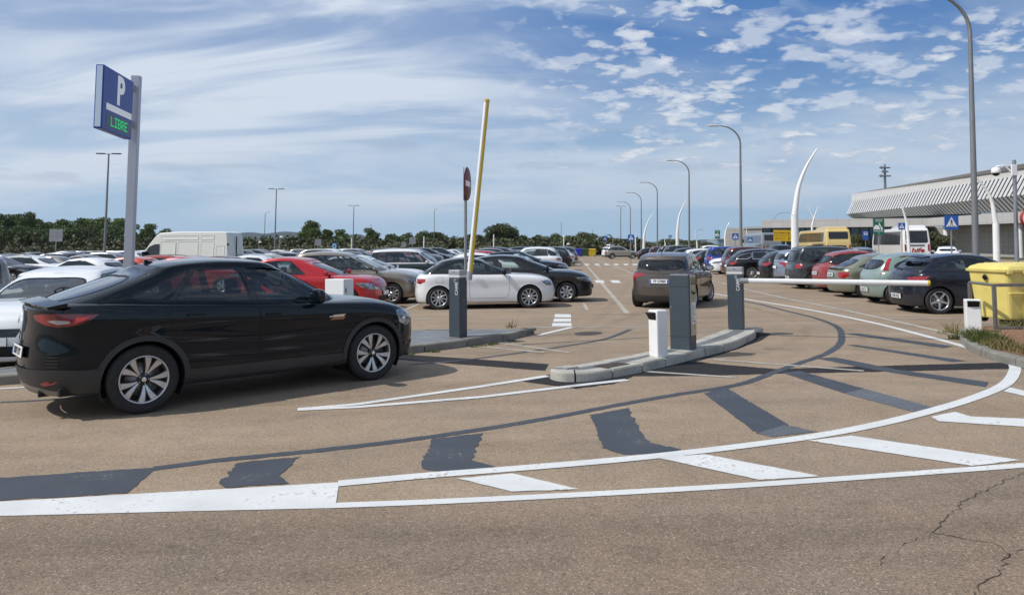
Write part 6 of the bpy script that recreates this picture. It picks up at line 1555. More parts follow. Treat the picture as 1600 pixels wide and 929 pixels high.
def tree(kind, px, ptop, Y, wpx, label, group, crownmat=None):
    i = tcount[0]; tcount[0] += 1; cm, tm, H, W = TT[(kind, i % (4 if kind == 'pine' else (3 if kind == 'round' else 2)))]
    t = at(px, ptop, Y); sc = t.z/(H*1.0); wx = wpx/2*Y/FPX/(W*.92)
    r = empty({'pine': 'pine_tree', 'round': 'oak_tree', 'olive': 'olive_tree'}[kind], (t.x, Y, 0), 0, label=label, cat='tree', group=group)
    Ms = Matrix.Rotation(i*2.4, 4, 'Z'); S = Matrix.Diagonal((wx, wx, sc, 1))
    for nm, me in (('crown', cm), ('trunk', tm)):
        o = bpy.data.objects.new(nm, me); COL.objects.link(o); o.parent = r; o.matrix_basis = Ms @ S
    return r
LFT = 'pines of the wood at the far left'; MID = 'trees of the line beyond the parking field'
ordl = ['first', 'second', 'third', 'fourth', 'fifth', 'sixth', 'seventh', 'eighth', 'ninth', 'tenth', 'eleventh', 'twelfth', 'thirteenth', 'fourteenth', 'fifteenth', 'sixteenth', 'seventeenth', 'eighteenth']
lp = [(-30, 330, 40), (4, 332, 34), (24, 335, 30), (42, 332, 30), (57, 340, 22), (73, 345, 28), (88, 348, 24), (103, 343, 32), (117, 350, 22), (130, 339, 32), (146, 347, 24), (157, 340, 34), (176, 346, 26), (189, 339, 34), (205, 350, 26)]
for k, (x, y, w) in enumerate(lp):
    tree('pine', x, y, 150+(k*37 % 25), w*1.35, '%s pine from the left in the dark wood at the far left' % ordl[k], LFT)
for k, (x, y, w) in enumerate([(-12, 352, 40), (14, 356, 44), (33, 352, 36), (50, 358, 40), (66, 356, 40), (81, 360, 36), (97, 355, 40), (111, 360, 36), (124, 356, 40), (139, 357, 38), (152, 356, 40), (168, 357, 36), (182, 354, 40), (198, 358, 36)]):
    tree('round', x, y, 140+(k*29 % 14), w*1.1, '%s dark oak from the left under the pines of the far left wood' % ordl[k], 'dark oaks under the left pine wood')
for x, y, w, lb in ((233, 348, 27, 'small rounded pine just right of the parking sign post'), (256, 357, 22, 'smaller pine behind the cab of the white van'), (487, 345, 30, 'tall pine standing out on the skyline right of the white van'), (511, 357, 22, 'slim pine right of the tallest skyline pine'), (533, 357, 22, 'bushy pine left of the farthest twin headed lamp'), (580, 356, 24, 'pine behind the small far lamp pole in the middle')):
    tree('pine', x, y, 165, w*1.3, lb, MID)
for x, y, w, lb in ((612, 365, 24, 'low round tree right of the middle pine'), (635, 365, 20, 'small round tree above the sign backs'), (660, 359, 24, 'rounded tree left of the far lamp pole near the red signs'), (686, 362, 34, 'broad dark tree right of the far lamp pole near the red signs'), (783, 351, 50, 'biggest rounded tree, right of the raised boom'), (812, 366, 26, 'lower tree on the right flank of the biggest rounded tree'), (745, 366, 30, 'dark tree behind the raised boom'), (845, 368, 24, 'low tree above the white estate car'), (867, 363, 20, 'pointed small tree left of the tiny far lamp'), (891, 368, 26, 'tree just behind the blue bin'), (917, 364, 34, 'big round tree above the green and yellow bins'), (942, 374, 26, 'dark tree right of the yellow bin'), (965, 378, 30, 'low dark tree behind the silver off-roader'), (1008, 379, 30, 'low tree left of the fourth lamp pole'), (1052, 372, 44, 'long low round clump tree under the fourth and third lamp poles'), (1076, 375, 34, 'low round tree behind the third lamp pole'), (1100, 379, 36, 'low tree left of the small green sign'), (1180, 379, 26, 'low dark tree left of the grey low building')):
    tree('round', x, y, 168 if x < 1000 else 190, w*1.1, lb, MID)
for x, y, w, Y, lb in ((1345, 366, 30, 84, 'olive tree behind the blue bus stop sign'), (1436, 365, 40, 80, 'left olive tree before the pale terminal wall'), (1468, 362, 42, 80, 'right olive tree before the pale terminal wall beside the crossing sign')):
    tree('olive', x, y, Y, w, lb, 'olive trees before the terminal')
# maquis belt: nobody could count it
def belt(name, spec, mat, size, seed, per=260):
    r = np.random.RandomState(seed); allp = []
    for x0, x1, step, ytop, Y, jy in spec:
        for x in np.arange(x0, x1, step*.9):
            x = x+r.normal()*step*.8; Yj = Y+r.rand()*8; yt = (ytop(x) if callable(ytop) else ytop)+r.normal()*jy*1.3; t = at(x, yt, Yj); h = max(1.2, t.z); w = step*Yj/FPX*(.7+1.1*r.rand())
            bl = [(t.x+r.normal()*w*.4, Yj+r.normal()*w*.4, h*(.30+.42*r.rand()), w*(.55+.3*r.rand()), w*.7, h*.30) for _ in range(4)]+[(t.x, Yj, h*.35, w*.8, w*.7, h*.42)]
            allp.append(crown_points(r, bl, per, .5))
    P = np.concatenate(allp); P = P[P[:, 2] > 0]
    me = leaf_mesh(name, P, size, r, mat); o = bpy.data.objects.new(name, me); COL.objects.link(o); tag(o, kind='stuff'); return o
belt('maquis_scrub', [(-60, 250, 9, 372, 134, 3), (250, 990, 9, lambda x: 371+3*math.sin(x*.05), 150, 1.8), (560, 990, 9, 377, 142, 2)], F_SCRUB, .26, 5, 420)
belt('dark_scrub', [(-40, 230, 13, 364, 140, 3), (360, 960, 15, lambda x: 369+3*math.sin(x*.09), 156, 2)], F_OAK, .28, 6, 380)
belt('grey_shrubs', [(-60, 215, 8, 384, 118, 2.2), (300, 900, 13, 383, 138, 1.2), (1105, 1200, 7, 383, 150, 1.5), (1000, 1120, 8, 381, 170, 1.2)], F_GREYG, .2, 7, 330)
def hills(name, prof, Y, mat, depth=1500, seed=1):
    r = np.random.RandomState(seed); xs = np.arange(prof[0][0], prof[-1][0]+1, 6.0); top = np.interp(xs, [p[0] for p in prof], [p[1] for p in prof]); top = top+np.convolve(r.normal(size=len(xs)+4), np.ones(5)/5, 'valid')*.8
    R = []; nk = 9
    for k in range(nk+1):
        f = k/nk
        for x, t in zip(xs, top):
            p = at(x, t, Y); s = math.sin(f*PI/2); j = r.normal()*p.z*.03*(1-f)*(f > 0)
            R.append((p.x*(1-(1-f)*depth/Y*.5), Y-depth*(1-f), max(-5, p.z*s**1.2+j) if f > 0 else -5))
    n = len(xs); F = [(k*n+i, k*n+i+1, (k+1)*n+i+1, (k+1)*n+i) for k in range(nk) for i in range(n-1)]
    for i in range(n): R.append((R[nk*n+i][0], Y+1200, -5))
    F += [(nk*n+i, nk*n+i+1, (nk+1)*n+i+1, (nk+1)*n+i) for i in range(n-1)]
    mb = MB(); mb.add(R, F, mat, True); o = mb.build(name); tag(o, kind='structure'); return o
G_HILL = ground_mat('hill_scrub', (.022, .034, .022), .35, .35, bump=.2, fine=.02, stains=False)
hills('hills', [(300, 386), (365, 371), (392, 363), (420, 365), (450, 362), (480, 364), (512, 371), (540, 376), (553, 366), (562, 365), (572, 369), (600, 380), (660, 384)], 5200, G_HILL)
hills('hills', [(800, 386), (900, 380), (940, 374), (953, 371), (975, 374), (1000, 377), (1040, 378), (1065, 380), (1095, 374), (1120, 376), (1145, 373), (1180, 371), (1220, 376), (1300, 382)], 6000, G_HILL, seed=4)

# ------------------------------------------------------------------ terminal
LV = Vector((math.sin(LEAN), 0, math.cos(LEAN)))
def quadbox(mb, a0, b0, a1, b1, back, mat):
    """front face a0 (left bottom) b0 (right bottom) a1 (left top) b1 (right top); extruded by vector back"""
    vs = [a0, b0, b1, a1]; vs = vs+[v+back for v in vs]; mb.add(vs, [(0, 1, 2, 3), (7, 6, 5, 4), (0, 4, 5, 1), (1, 5, 6, 2), (2, 6, 7, 3), (3, 7, 4, 0)], mat)
def panelmat(name, base, bw, bh):
    m, nt, b = newmat(name); N = nt.nodes; L = nt.links; tc = N.new('ShaderNodeTexCoord'); uv = tc.outputs['UV']
    bk = N.new('ShaderNodeTexBrick'); bk.offset = 0; bk.inputs['Scale'].default_value = 1; bk.inputs['Brick Width'].default_value = bw; bk.inputs['Row Height'].default_value = bh; bk.inputs['Mortar Size'].default_value = .018
    bk.inputs['Color1'].default_value = (*base, 1); bk.inputs['Color2'].default_value = tuple(c*.93 for c in base)+(1,); bk.inputs['Mortar'].default_value = tuple(c*.55 for c in base)+(1,); L.new(uv, bk.inputs['Vector']); L.new(bk.outputs['Color'], b.inputs['Base Color']); b.inputs['Roughness'].default_value = .5; MATS[name] = m; return m
P_WHITE = panelmat('white_panels', (.45, .44, .42), 1.5, 1.0); P_STONE = panelmat('pale_cladding', (.40, .385, .35), .9, .6); P_GREY = panelmat('grey_render', (.27, .265, .25), 3, 3)
M_TEAL = pm('curtain_glass', (.012, .045, .05), .06, 0, 0, .8); M_MULL = pm('mullion', (.05, .06, .06), .4, .5); M_ROOF = pm('roof_sheet', (.35, .36, .36), .5, .3)
def with_uv(mb_obj):
    me = mb_obj.data; uv = me.uv_layers.new(name='UVMap')
    for p in me.polygons:
        n = p.normal
        for li in p.loop_indices:
            v = me.vertices[me.loops[li].vertex_index].co
            t = Vector((-n.y, n.x, 0)); t = t.normalized() if t.length > .1 else Vector((1, 0, 0))
            uv.data[li].uv = (v.dot(t), v.z if abs(n.z) < .8 else v.y)
    return mb_obj
A_b, A_t = at(1190, 355.9, 110), at(1190, 343.0, 110); B_b, B_t = at(1451, 353.4, 98), at(1451, 340.4, 98); C_b, C_t = at(1589, 348.2, 80), at(1589, 330.6, 80)
D_b = B_b+(C_b-B_b)*2.6; D_t = B_t+(C_t-B_t)*2.6
term = empty('airport_terminal', (A_b.x, 110, 0), 0, label='long white airport terminal with a louvred hall above a flat canopy at right', cat='terminal building')
def tadd(mb, name, uv=True):
    me_o = mb.build(name); me_o.data.transform(Matrix.Translation((-A_b.x, -110, 0)))
    if uv: with_uv(me_o)
    me_o.parent = term; return me_o
mb = MB(); bk = Vector((9, 14, 0)); quadbox(mb, A_b, B_b, A_t, B_t, Vector((10, 16, -.2)), P_WHITE); tadd(mb, 'canopy_fascia')
mb = MB(); quadbox(mb, B_b, D_b, B_t, D_t, Vector((16, 0, -.3)), P_WHITE); tadd(mb, 'canopy_fascia')
# glass front under the left canopy, set back
def down(v): return v - LV*(v.z/LV.z)
bs = Vector((1.6, 3.2, 0)); a, b_ = A_b+bs*.3, B_b+bs
mb = MB(); quadbox(mb, down(a), down(b_), a, b_, Vector((.3, .5, 0)), M_TEAL); tadd(mb, 'glass_front', False)
mb = MB(); nrm_ = Vector((-.12, -.25, 0)); n = 18
for k in range(n+1):
    q = a.lerp(b_, k/n)+nrm_; mb.tube([down(q), q], .08, M_MULL, 4)
for z in (.35, .7): mb.tube([down(a).lerp(a, z)+nrm_, down(b_).lerp(b_, z)+nrm_], .07, M_MULL, 4)
tadd(mb, 'glazing_bars', False)
# pale wall under the right canopy
w0, w1 = B_b+Vector((3.2, 16, 0)), D_b+Vector((3.2, 0, 0)); mb = MB(); quadbox(mb, down(w0), down(w1), w0, w1, Vector((.5, 0, 0)), P_STONE); tadd(mb, 'pale_wall')
for px_ in (1469, 1583, 1640):
    f = (px_-1451)/(1589-1451.0); 
    lo_, hi_ = 0.0, 2.6
    for _ in range(30):
        m_ = (lo_+hi_)/2; X_ = proj(B_b+(D_b-B_b)*(m_/2.6))[0]
        if X_ < px_: lo_ = m_
        else: hi_ = m_
    q = B_b+(D_b-B_b)*(lo_/2.6)+Vector((.7, 0, 0)); mb = MB(); mb.tube([down(q), q], .30, M_WHT, 14); tadd(mb, 'column', False)
# hall with vee shaped louvres
def hp(px, py, Y): return at(px, py, Y)
HL, HR = 125., 80.
K0, K1 = hp(1322, 334.5, HL), hp(1600, 304, HR); T0_, T1_ = hp(1330.5, 315, HL), hp(1605, 272.6, HR); R0_, R1_ = hp(1331, 303, HL+3), hp(1603, 255, HR+3*.64); L0_, L1_ = hp(1327.5, 341.5, HL), hp(1601, 326, HR)
inn = Vector((2.2, 0, 0))
def ext(a, b): return a+(b-a)*1.9
T1_ = hp(1618, 270, HR); R1_ = hp(1619, 252.3, HR); L1_ = hp(1624, 329, HR); L0_ = hp(1331, 341.3, HL)
K1, T1_, R1_, L1_ = ext(K0, K1), ext(T0_, T1_), ext(R0_, R1_), ext(L0_, L1_)
vang = Vector((1.0, 0.6, 0))
Ki0, Ki1 = K0, K1
mb = MB(); depthv = Vector((24, 4, 0))
quadbox(mb, T0_+Vector((.3, .8, 0)), T1_+Vector((.3, 0, 0)), R0_, R1_, depthv, P_WHITE); tadd(mb, 'parapet')
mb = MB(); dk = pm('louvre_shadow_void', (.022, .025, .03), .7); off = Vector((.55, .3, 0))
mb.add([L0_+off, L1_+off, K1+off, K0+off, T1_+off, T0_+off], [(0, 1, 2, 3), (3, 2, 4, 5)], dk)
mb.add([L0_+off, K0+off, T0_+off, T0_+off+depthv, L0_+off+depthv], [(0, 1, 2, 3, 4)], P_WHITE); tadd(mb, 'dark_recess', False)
nf = 110
M_LOUV = pm('louvre_white', (.50, .50, .495), .45, 0, 0, .3)
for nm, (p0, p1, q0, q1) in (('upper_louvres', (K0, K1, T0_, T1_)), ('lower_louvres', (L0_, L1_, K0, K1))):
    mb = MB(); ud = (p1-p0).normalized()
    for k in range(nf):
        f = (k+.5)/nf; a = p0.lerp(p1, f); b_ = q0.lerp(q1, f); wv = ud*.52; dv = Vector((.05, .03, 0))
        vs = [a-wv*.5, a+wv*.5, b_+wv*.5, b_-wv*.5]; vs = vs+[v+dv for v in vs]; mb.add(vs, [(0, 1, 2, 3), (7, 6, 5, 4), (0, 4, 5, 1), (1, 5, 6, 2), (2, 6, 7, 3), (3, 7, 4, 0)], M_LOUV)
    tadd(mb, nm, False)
mb = MB()
quadbox(mb, down(A_t)+Vector((2, 26, 0)), down(B_t)+Vector((6, 28, 0)), A_t+Vector((2, 26, -.6)), B_t+Vector((6, 28, -.6)), Vector((2, 1, 0)), P_STONE)
tadd(mb, 'rear_wall')
# low grey building left of the terminal
g0_, g1_ = at(1163, 357.5, 128), at(1195, 357.0, 122); lb_ = empty('low_building', (g0_.x, 128, 0), 0, label='low grey flat roofed building left of the terminal', cat='building')
def ladd(mb, name): o = mb.build(name); o.data.transform(Matrix.Translation((-g0_.x, -128, 0))); with_uv(o); o.parent = lb_
mb = MB(); quadbox(mb, down(g0_), down(g1_), g0_, g1_, Vector((3, 10, 0)), P_GREY); ladd(mb, 'wall')
mb = MB(); e = Vector((-.2, -.3, 0)); quadbox(mb, g0_+e, g1_+e, g0_+e+LV*.35, g1_+e+LV*.35, Vector((3.4, 10.5, 0)), M_ROOF); ladd(mb, 'roof')
for f in (.25, .7):
    mb = MB(); c = g0_.lerp(g1_, f)+Vector((-.05, -.08, 0)); d_ = (g1_-g0_).normalized()*.6; quadbox(mb, c-d_-LV*2.2, c+d_-LV*2.2, c-d_-LV*1.0, c+d_-LV*1.0, Vector((.05, .2, 0)), M_TEAL); ladd(mb, 'window')
# bluish flat roof further off
g0_, g1_ = at(1122, 374.5, 330), at(1160, 374.5, 330); lb_ = empty('low_building', (g0_.x, 128, 0), 0, label='distant pale blue warehouse behind the small green sign', cat='building')
mb = MB(); quadbox(mb, down(g0_), down(g1_), g0_, g1_, Vector((3, 30, 0)), pm('blue_sheet', (.22, .30, .36), .5)); ladd(mb, 'wall')
mb = MB(); e = Vector((-.4, -.4, 0)); quadbox(mb, g0_+e, g1_+e, g0_+e+LV*.5, g1_+e+LV*.5, Vector((4, 31, 0)), M_ROOF); ladd(mb, 'roof')

# ------------------------------------------------------------------ van and coaches
def shell(mb, prof, W, mat, bev=.10, tum=lambda z: 0.0, smooth=False):
    """side profile (x, z) counter-clockwise, extruded across y with rounded long edges"""
    P = [np.array(p, float) for p in prof]; n = len(P); cx = sum(p[0] for p in P)/n; cz = sum(p[1] for p in P)/n
    def inset(d):
        out = []
        for i in range(n):
            a, b, c = P[i-1], P[i], P[(i+1) % n]; t1 = (b-a)/max(np.linalg.norm(b-a), 1e-6); t2 = (c-b)/max(np.linalg.norm(c-b), 1e-6); n1 = np.array([-t1[1], t1[0]]); n2 = np.array([-t2[1], t2[0]]); m = n1+n2; m = m/max(np.linalg.norm(m), 1e-6); out.append(b+m*d/max(.5, m.dot(n1)))
        return out
    rings = []
    for fy, d in ((-1, 1.0), (-1, .55), (-.97, .2), (-.9, 0), (.9, 0), (.97, .2), (1, .55), (1, 1.0)):
        Q = inset(bev*d); sg = math.copysign(1, fy); yy = {1: W, .97: W-bev*.25, .9: W-bev}[abs(fy)] if True else 0
        rings.append([(q[0], sg*(yy-tum(q[1])), q[1]) for q in Q])
    vs = [v for r_ in rings for v in r_]; m = len(rings)
    fs = [(k*n+i, k*n+(i+1) % n, (k+1)*n+(i+1) % n, (k+1)*n+i) for k in range(m-1) for i in range(n)]+[tuple(range(n))[::-1], tuple(range((m-1)*n, m*n))]
    mb.add(vs, fs, mat, smooth)
def wheels_for(root, xs, y, R, w, style='cap7', rr=.6):
    tw, rm = get_wheel(R, round(R*rr, 3), w, style, False)
    for x in xs:
        for sg in (1, -1):
            w_ = bpy.data.objects.new('wheel', None); COL.objects.link(w_); w_.parent = root; w_.matrix_basis = Matrix.Translation((x, sg*(y-w/2), R)) @ (Matrix.Identity(4) if sg > 0 else Matrix.Rotation(PI, 4, 'Z'))
            for nm, me in (('tyre', tw), ('rim', rm)): o = bpy.data.objects.new(nm, me); COL.objects.link(o); o.parent = w_
def make_van():
    r = empty('delivery_van', (0, 0, 0), label='high roofed white panel van standing above the parked cars beside the sign post', cat='van')
    W = .99; wm = paint('van_cream', (.72, .72, .66), 0); tum = lambda z: max(0, z-1.1)*.075
    prof = [(-2.9, .35), (-2.95, .55), (-2.93, 1.2), (-2.86, 2.35), (-2.78, 2.60), (-2.6, 2.66), (0, 2.68), (1.05, 2.62), (1.22, 2.52), (1.55, 2.1), (2.05, 1.42), (2.2, 1.28), (2.65, 1.12), (2.85, .9), (2.9, .45), (2.8, .3)]
    mb = MB(); shell(mb, prof[::-1] if False else prof[::-1], W, wm, -.0+.09, tum); mb.build('body', r)
    for sg in (1, -1):
        for x0, x1, z0, z1 in ((-2.1, -1.35, 1.05, 2.15), (-1.2, -.05, 1.05, 2.15), (.08, .95, 1.05, 2.15), (-2.1, -1.35, 2.25, 2.48), (-1.2, .95, 2.25, 2.48), (-2.7, -2.25, 1.05, 1.9)):
            mb = MB(); M = lambda x, z, o: (x, sg*(W-tum(z)+o), z)
            P = [(x0, z0), (x1, z0), (x1, z1), (x0, z1)]; I = [(x0+.06, z0+.06), (x1-.06, z0+.06), (x1-.06, z1-.06), (x0+.06, z1-.06)]
            vs = [M(x, z, .0) for x, z in P]+[M(x, z, .018) for x, z in P]+[M(x, z, .004) for x, z in I]
            mb.add(vs, [(i, (i+1) % 4, 4+(i+1) % 4, 4+i) for i in range(4)]+[(4+i, 4+(i+1) % 4, 8+(i+1) % 4, 8+i) for i in range(4)]+[(8, 9, 10, 11)], wm); mb.build('side_panel', r)
        mb = MB(); q = [(1.0, 1.32), (1.95, 1.32), (1.62, 1.86), (1.30, 2.0), (1.0, 2.02)]; mb.add([(x, sg*(W-tum(z)+.006), z) for x, z in q], [tuple(range(5))], M_FARGL); mb.build('side_window', r)
        mb = MB(); mb.box((1.72, sg*W-(.02 if sg > 0 else .26), 1.25), (1.84, sg*W+(.26 if sg > 0 else .02), 1.62), M_BLK, .03); mb.build('mirror', r)
        mb = MB(); mb.box((-2.945, sg*.82-.06, .85), (-2.90, sg*.82+.06, 1.35), M_RED, .01); mb.build('taillight', r)
        mb = MB(); mb.box((-2.93, sg*.93-.05, 1.9), (-2.86, sg*.93+.04, 2.02), M_BLK, .01); mb.build('hinge', r)
        mb = MB(); mb.box((2.55, sg*.80-.14, .72), (2.87, sg*.80+.14, 1.0), M_LAMP, .04); mb.build('headlight', r)
    mb = MB(); q = [(2.09, 1.40), (1.53, 2.16)]; mb.add([(2.10, -.86, 1.40), (2.10, .86, 1.40), (1.56, .78, 2.16), (1.56, -.78, 2.16)], [(0, 1, 2, 3)], M_FARGL); mb.build('windscreen', r)
    mb = MB(); mb.box((-2.955, -.008, .6), (-2.90, .008, 2.4), M_BLK); mb.build('door_gap', r)
    mb = MB(); mb.box((-3.0, -.9, .32), (-2.9, .9, .55), M_BLK, .02); mb.build('rear_bumper', r)
    wheels_for(r, (-1.75, 1.9), W-.02, .36, .22, 'cap7', .55)
    return r
v = make_van(); pv = at(292, 391, 40.5); put(v, pv.x-.35, 41.2, -1, .10)
def make_coach(label, colm, rear_txt=None, side_txt=None, txtm=None, hump=True, kind='a', group='coaches before the terminal'):
    r = empty('coach', (0, 0, 0), label=label, cat='coach', group=group); W = 1.25; L = 12.; tum = lambda z: max(0, z-1.5)*.07
    prof = [(-6, .35), (-6.02, 1.0), (-6.0, 1.9), (-5.85, 3.05), (-5.6, 3.22), (5.2, 3.22), (5.65, 3.05), (5.95, 2.0), (6.05, 1.2), (6.0, .35)]
    mb = MB(); shell(mb, prof[::-1], W, colm, .16, tum); mb.build('body', r)
    if hump: mb = MB(); shell(mb, [(-5.7, 3.15), (-5.6, 3.42), (-5.3, 3.5), (-1.6, 3.46), (-.8, 3.2)][::-1], 1.0, colm, .12); mb.build('air_conditioner', r)
    for sg in (1, -1):
        mb = MB(); dz = .3 if kind == 'a' else -.05; q = [(-4.9, 1.62+dz), (5.2, 1.62+dz), (5.35, 1.9+dz), (5.1, 2.9), (-5.05, 2.9)]; mb.add([(x, sg*(W-tum(z)+.012), z) for x, z in q]+[(x, sg*(W-tum(z)-.05), z) for x, z in q], [tuple(range(5))]+[(i, (i+1) % 5, 5+(i+1) % 5, 5+i) for i in range(5)], pm('coach_glass', (.05, .055, .065), .08, 0, 0, .8)); mb.build('side_window', r)
        mb = MB()
        for x in (-3.4, -1.7, 0, 1.7, 3.4): mb.add([(x+dx, sg*(W-tum(z)+.015), z) for dx, z in ((-.03, 1.64+dz), (.03, 1.64+dz), (.03, 2.88), (-.03, 2.88))], [(0, 1, 2, 3)], M_BLK)
        mb.build('window_posts', r)
        mb = MB(); mb.box((-6.06, sg*1.05-.08, .95), (-5.98, sg*1.05+.08, 1.6), M_RED, .02); mb.build('taillight', r)
        mb = MB(); mb.box((5.9, sg*1.0-.18, .7), (6.08, sg*1.0+.18, 1.0), M_LAMP, .04); mb.build('headlight', r)
        mb = MB(); mb.tube([(5.7, sg*1.1, 2.9), (6.25, sg*1.3, 2.8), (6.3, sg*1.32, 2.4)], .03, M_BLK, 6); mb.box((6.25, sg*1.3-.1, 2.0), (6.36, sg*1.3+.1, 2.45), M_BLK, .03); mb.build('mirror', r)
        if side_txt:
            mb = MB(); text_mb(mb, side_txt, .42, txtm, frame((-2.9, sg*(W-tum(1.6)+.012), 1.58), (-sg, 0, 0), (0, 0, 1)), .001, .012, .95); mb.build('side_lettering', r)
    ws = .96 if kind == 'a' else 1.02
    xr = lambda z: -6.0+max(0, z-1.9)*.13-.016
    zt = 3.0
    mb = MB(); zb_ = 2.2 if kind == 'a' else 1.72; q = [(-ws*.93, zb_), (ws*.93, zb_), (ws, zb_+.2), (ws*.96, zt-.06), (-ws*.96, zt-.06), (-ws, zb_+.2)]; mb.add([(xr(z), y, z) for y, z in q], [tuple(range(6))], M_TRIM); mb.build('rear_window', r)
    mb = MB(); mb.add([(5.96+.01-.27*(z-2.0)/1.0*.9+.02, y, z) for y, z in ((-1.1, 1.5), (1.1, 1.5), (1.0, 2.9), (-1.0, 2.9))], [(0, 1, 2, 3)], M_TRIM); mb.build('windscreen', r)
    mb = MB(); mb.box((-6.05, -.7, 1.42), (-6.005, .7, 1.46), M_BLK); mb.box((-6.05, -.7, 1.52), (-6.005, .7, 1.56), M_BLK); mb.build('vents', r)
    mb = MB(); mb.box((-6.06, -.26, .62), (-6.02, .26, .74), M_PLT); mb.build('number_plate', r)
    mb = MB(); mb.box((-6.10, -1.2, .32), (-6.0, 1.2, .55), M_BLK, .03); mb.build('rear_bumper', r)
    if rear_txt:
        mb = MB(); text_mb(mb, rear_txt, .62, txtm, frame((-6.035, -.1, 1.0), (0, -1, 0), (.0, 0, 1)) @ Matrix(((1, .25, 0, 0), (0, 1, 0, 0), (0, 0, 1, 0), (0, 0, 0, 1))), .002, .02, 1.3); mb.build('rear_lettering', r)
    wheels_for(r, (-3.2, 3.4), W-.02, .5, .3, 'cap7', .55); return r
def putrear(r, px, Y, hx, hy, half):
    p = at(px, 392, Y); h = math.hypot(hx, hy); put(r, p.x+hx/h*half, Y+hy/h*half, hx, hy)
c1 = make_coach('pale yellow coach seen from behind, left of the blue bus stop sign', paint('coach_yellow', (.66, .50, .20), 0), side_txt='AUTOS MEDITERRANEO', txtm=M_PTXT); putrear(c1, 1311, 75.5, .14, 1, 6)
c2 = make_coach('white coach with red slanted lettering on its rear, beside the green sign', paint('coach_white', (.80, .80, .79), 0), rear_txt='hife', txtm=pm('letter_red', (.35, .02, .02), .5), kind='b'); putrear(c2, 1433, 73.5, .22, 1, 6)
c3 = make_coach('grey coach half hidden behind the yellow direction board', paint('coach_grey', (.20, .22, .25), 0), hump=False); putrear(c3, 1207, 94, .12, 1, 6)

# ------------------------------------------------------------------ vehicles in place
PW = paint('paint_white', (.74, .75, .76), 0); PBK = paint('paint_black_far', (.007, .008, .010), .1); PDB = paint('paint_navy', (.007, .010, .021), .2); PGR = paint('paint_graphite', (.055, .058, .065), .5); PSI = paint('paint_silver', (.38, .39, .40), .7)
PRD = paint('paint_red', (.42, .012, .018), .1); PRD2 = paint('paint_faded_red', (.28, .045, .04), .1); PMINT = paint('paint_mint', (.25, .33, .30), .3); PSAGE = paint('paint_sage', (.24, .25, .18), .5); PBGE = paint('paint_greige', (.26, .225, .18), .6); PYAR = paint('paint_brown_grey', (.12, .10, .085), .6); PBLU = paint('paint_blue', (.015, .045, .25), .2); PDG = paint('paint_dark_green', (.012, .028, .028), .2); PSB = paint('paint_ice_blue', (.30, .34, .42), .6); PMAR = paint('paint_maroon', (.09, .015, .018), .3); PGRY = paint('paint_mid_grey', (.15, .155, .165), .5); PORG = paint('paint_tomato', (.45, .06, .03), .1); PCH = paint('paint_champagne', (.36, .33, .28), .6)
# deep black of the near car: no dust film to speak of
mk, ntk, bk_ = newmat('paint_deep_black'); bk_.inputs['Base Color'].default_value = (.0025, .0055, .0095, 1); bk_.inputs['Roughness'].default_value = .28; bk_.inputs['Coat Weight'].default_value = 1; bk_.inputs['Coat Roughness'].default_value = .015; bk_.inputs['Specular IOR Level'].default_value = .03; bk_.inputs['Coat IOR'].default_value = 1.42
AX = Vector((.08, 1, 0)).normalized(); HX = Vector((1, -.08, 0)).normalized()
def two_wheels(root, st_, pr, pf, side):
    """place by the ground contact pixels of rear and front wheel on the camera side; side=-1: its right side shows"""
    a, b = G(*pr), G(*pf); h = (b-a).normalized(); left = Vector((-h.y, h.x, 0)); L = st_['L']; xra = L-st_['fo']-st_['wb']; xfa = L-st_['fo']
    mid = (a+b)/2 - left*side*(st_['W']-.03); mx = (xra+xfa)/2-L/2; c = mid-h*mx
    put(root, c.x, c.y, h.x, h.y); return c, h
hero = make_car('parked_car', S_COUPE, mk, plate='5087 LYY', fin=True, label='black coupe off-roader with split spoke wheels waiting at the gate at left', plate_eu=True)
two_wheels(hero, S_COUPE, (228, 646), (581, 594.5), -1)
GL = 'cars parked in the left rows near the gate'; GRR = 'cars parked tail out in the right row'
a1 = make_car('parked_car', S_A1, PW, roofmat=M_TRIM, mirrormat=M_BLK, label='small white hatchback with black roof behind the left barrier cabinet', group=GL, antenna=0)
two_wheels(a1, S_A1, (686.5, 484), (827, 481.6), -1)
def nose(root, st_, px, py, h, dy=0, zz=0):
    """nose tip over ground pixel"""
    p = G(px, py); h = Vector(h).normalized(); c = p-h*st_['L']/2; put(root, c.x, c.y, h.x, h.y)
def nose_at(root, st_, px, Y, h):
    p = at(px, 392, Y); h = Vector(h).normalized(); c = Vector((p.x, Y, 0))-h*st_['L']/2; put(root, c.x, c.y, h.x, h.y)
def tail_at(root, st_, px, Y, h):
    p = at(px, 392, Y); h = Vector(h).normalized(); c = Vector((p.x, Y, 0))+h*st_['L']/2; put(root, c.x, c.y, h.x, h.y)
C = lambda st_, m, lb, g=GL, **k: make_car('parked_car', st_, m, label=lb, group=g, **k)
H0 = (1, -.03, 0)
c = C(S_MEG, PBK, 'dark hatchback with pale hubcaps just beyond the white black-roofed hatchback', mirrormat=M_BLK); nose_at(c, S_MEG, 925, 23.2, H0)
c = C(S_RED5, PRD, 'bright red hatchback behind the pale cabinet'); nose_at(c, S_RED5, 603, 20.6, (1, -.10, 0))
c = C(S_MPV, PBGE, 'beige grey people carrier between the red hatchback and the white hatchback'); nose_at(c, S_MPV, 664, 23.1, (1, -.05, 0))
c = C(S_RED5, PW, 'white hatchback showing its bonnet above the beige people carrier'); nose_at(c, S_RED5, 672, 25.8, (1, -.05, 0))
c = C(S_500L, PDG, 'dark green compact people carrier with white roof and white mirror', roofmat=PW, mirrormat=PW); nose_at(c, S_500L, 716, 33.5, (1, -.08, 0))
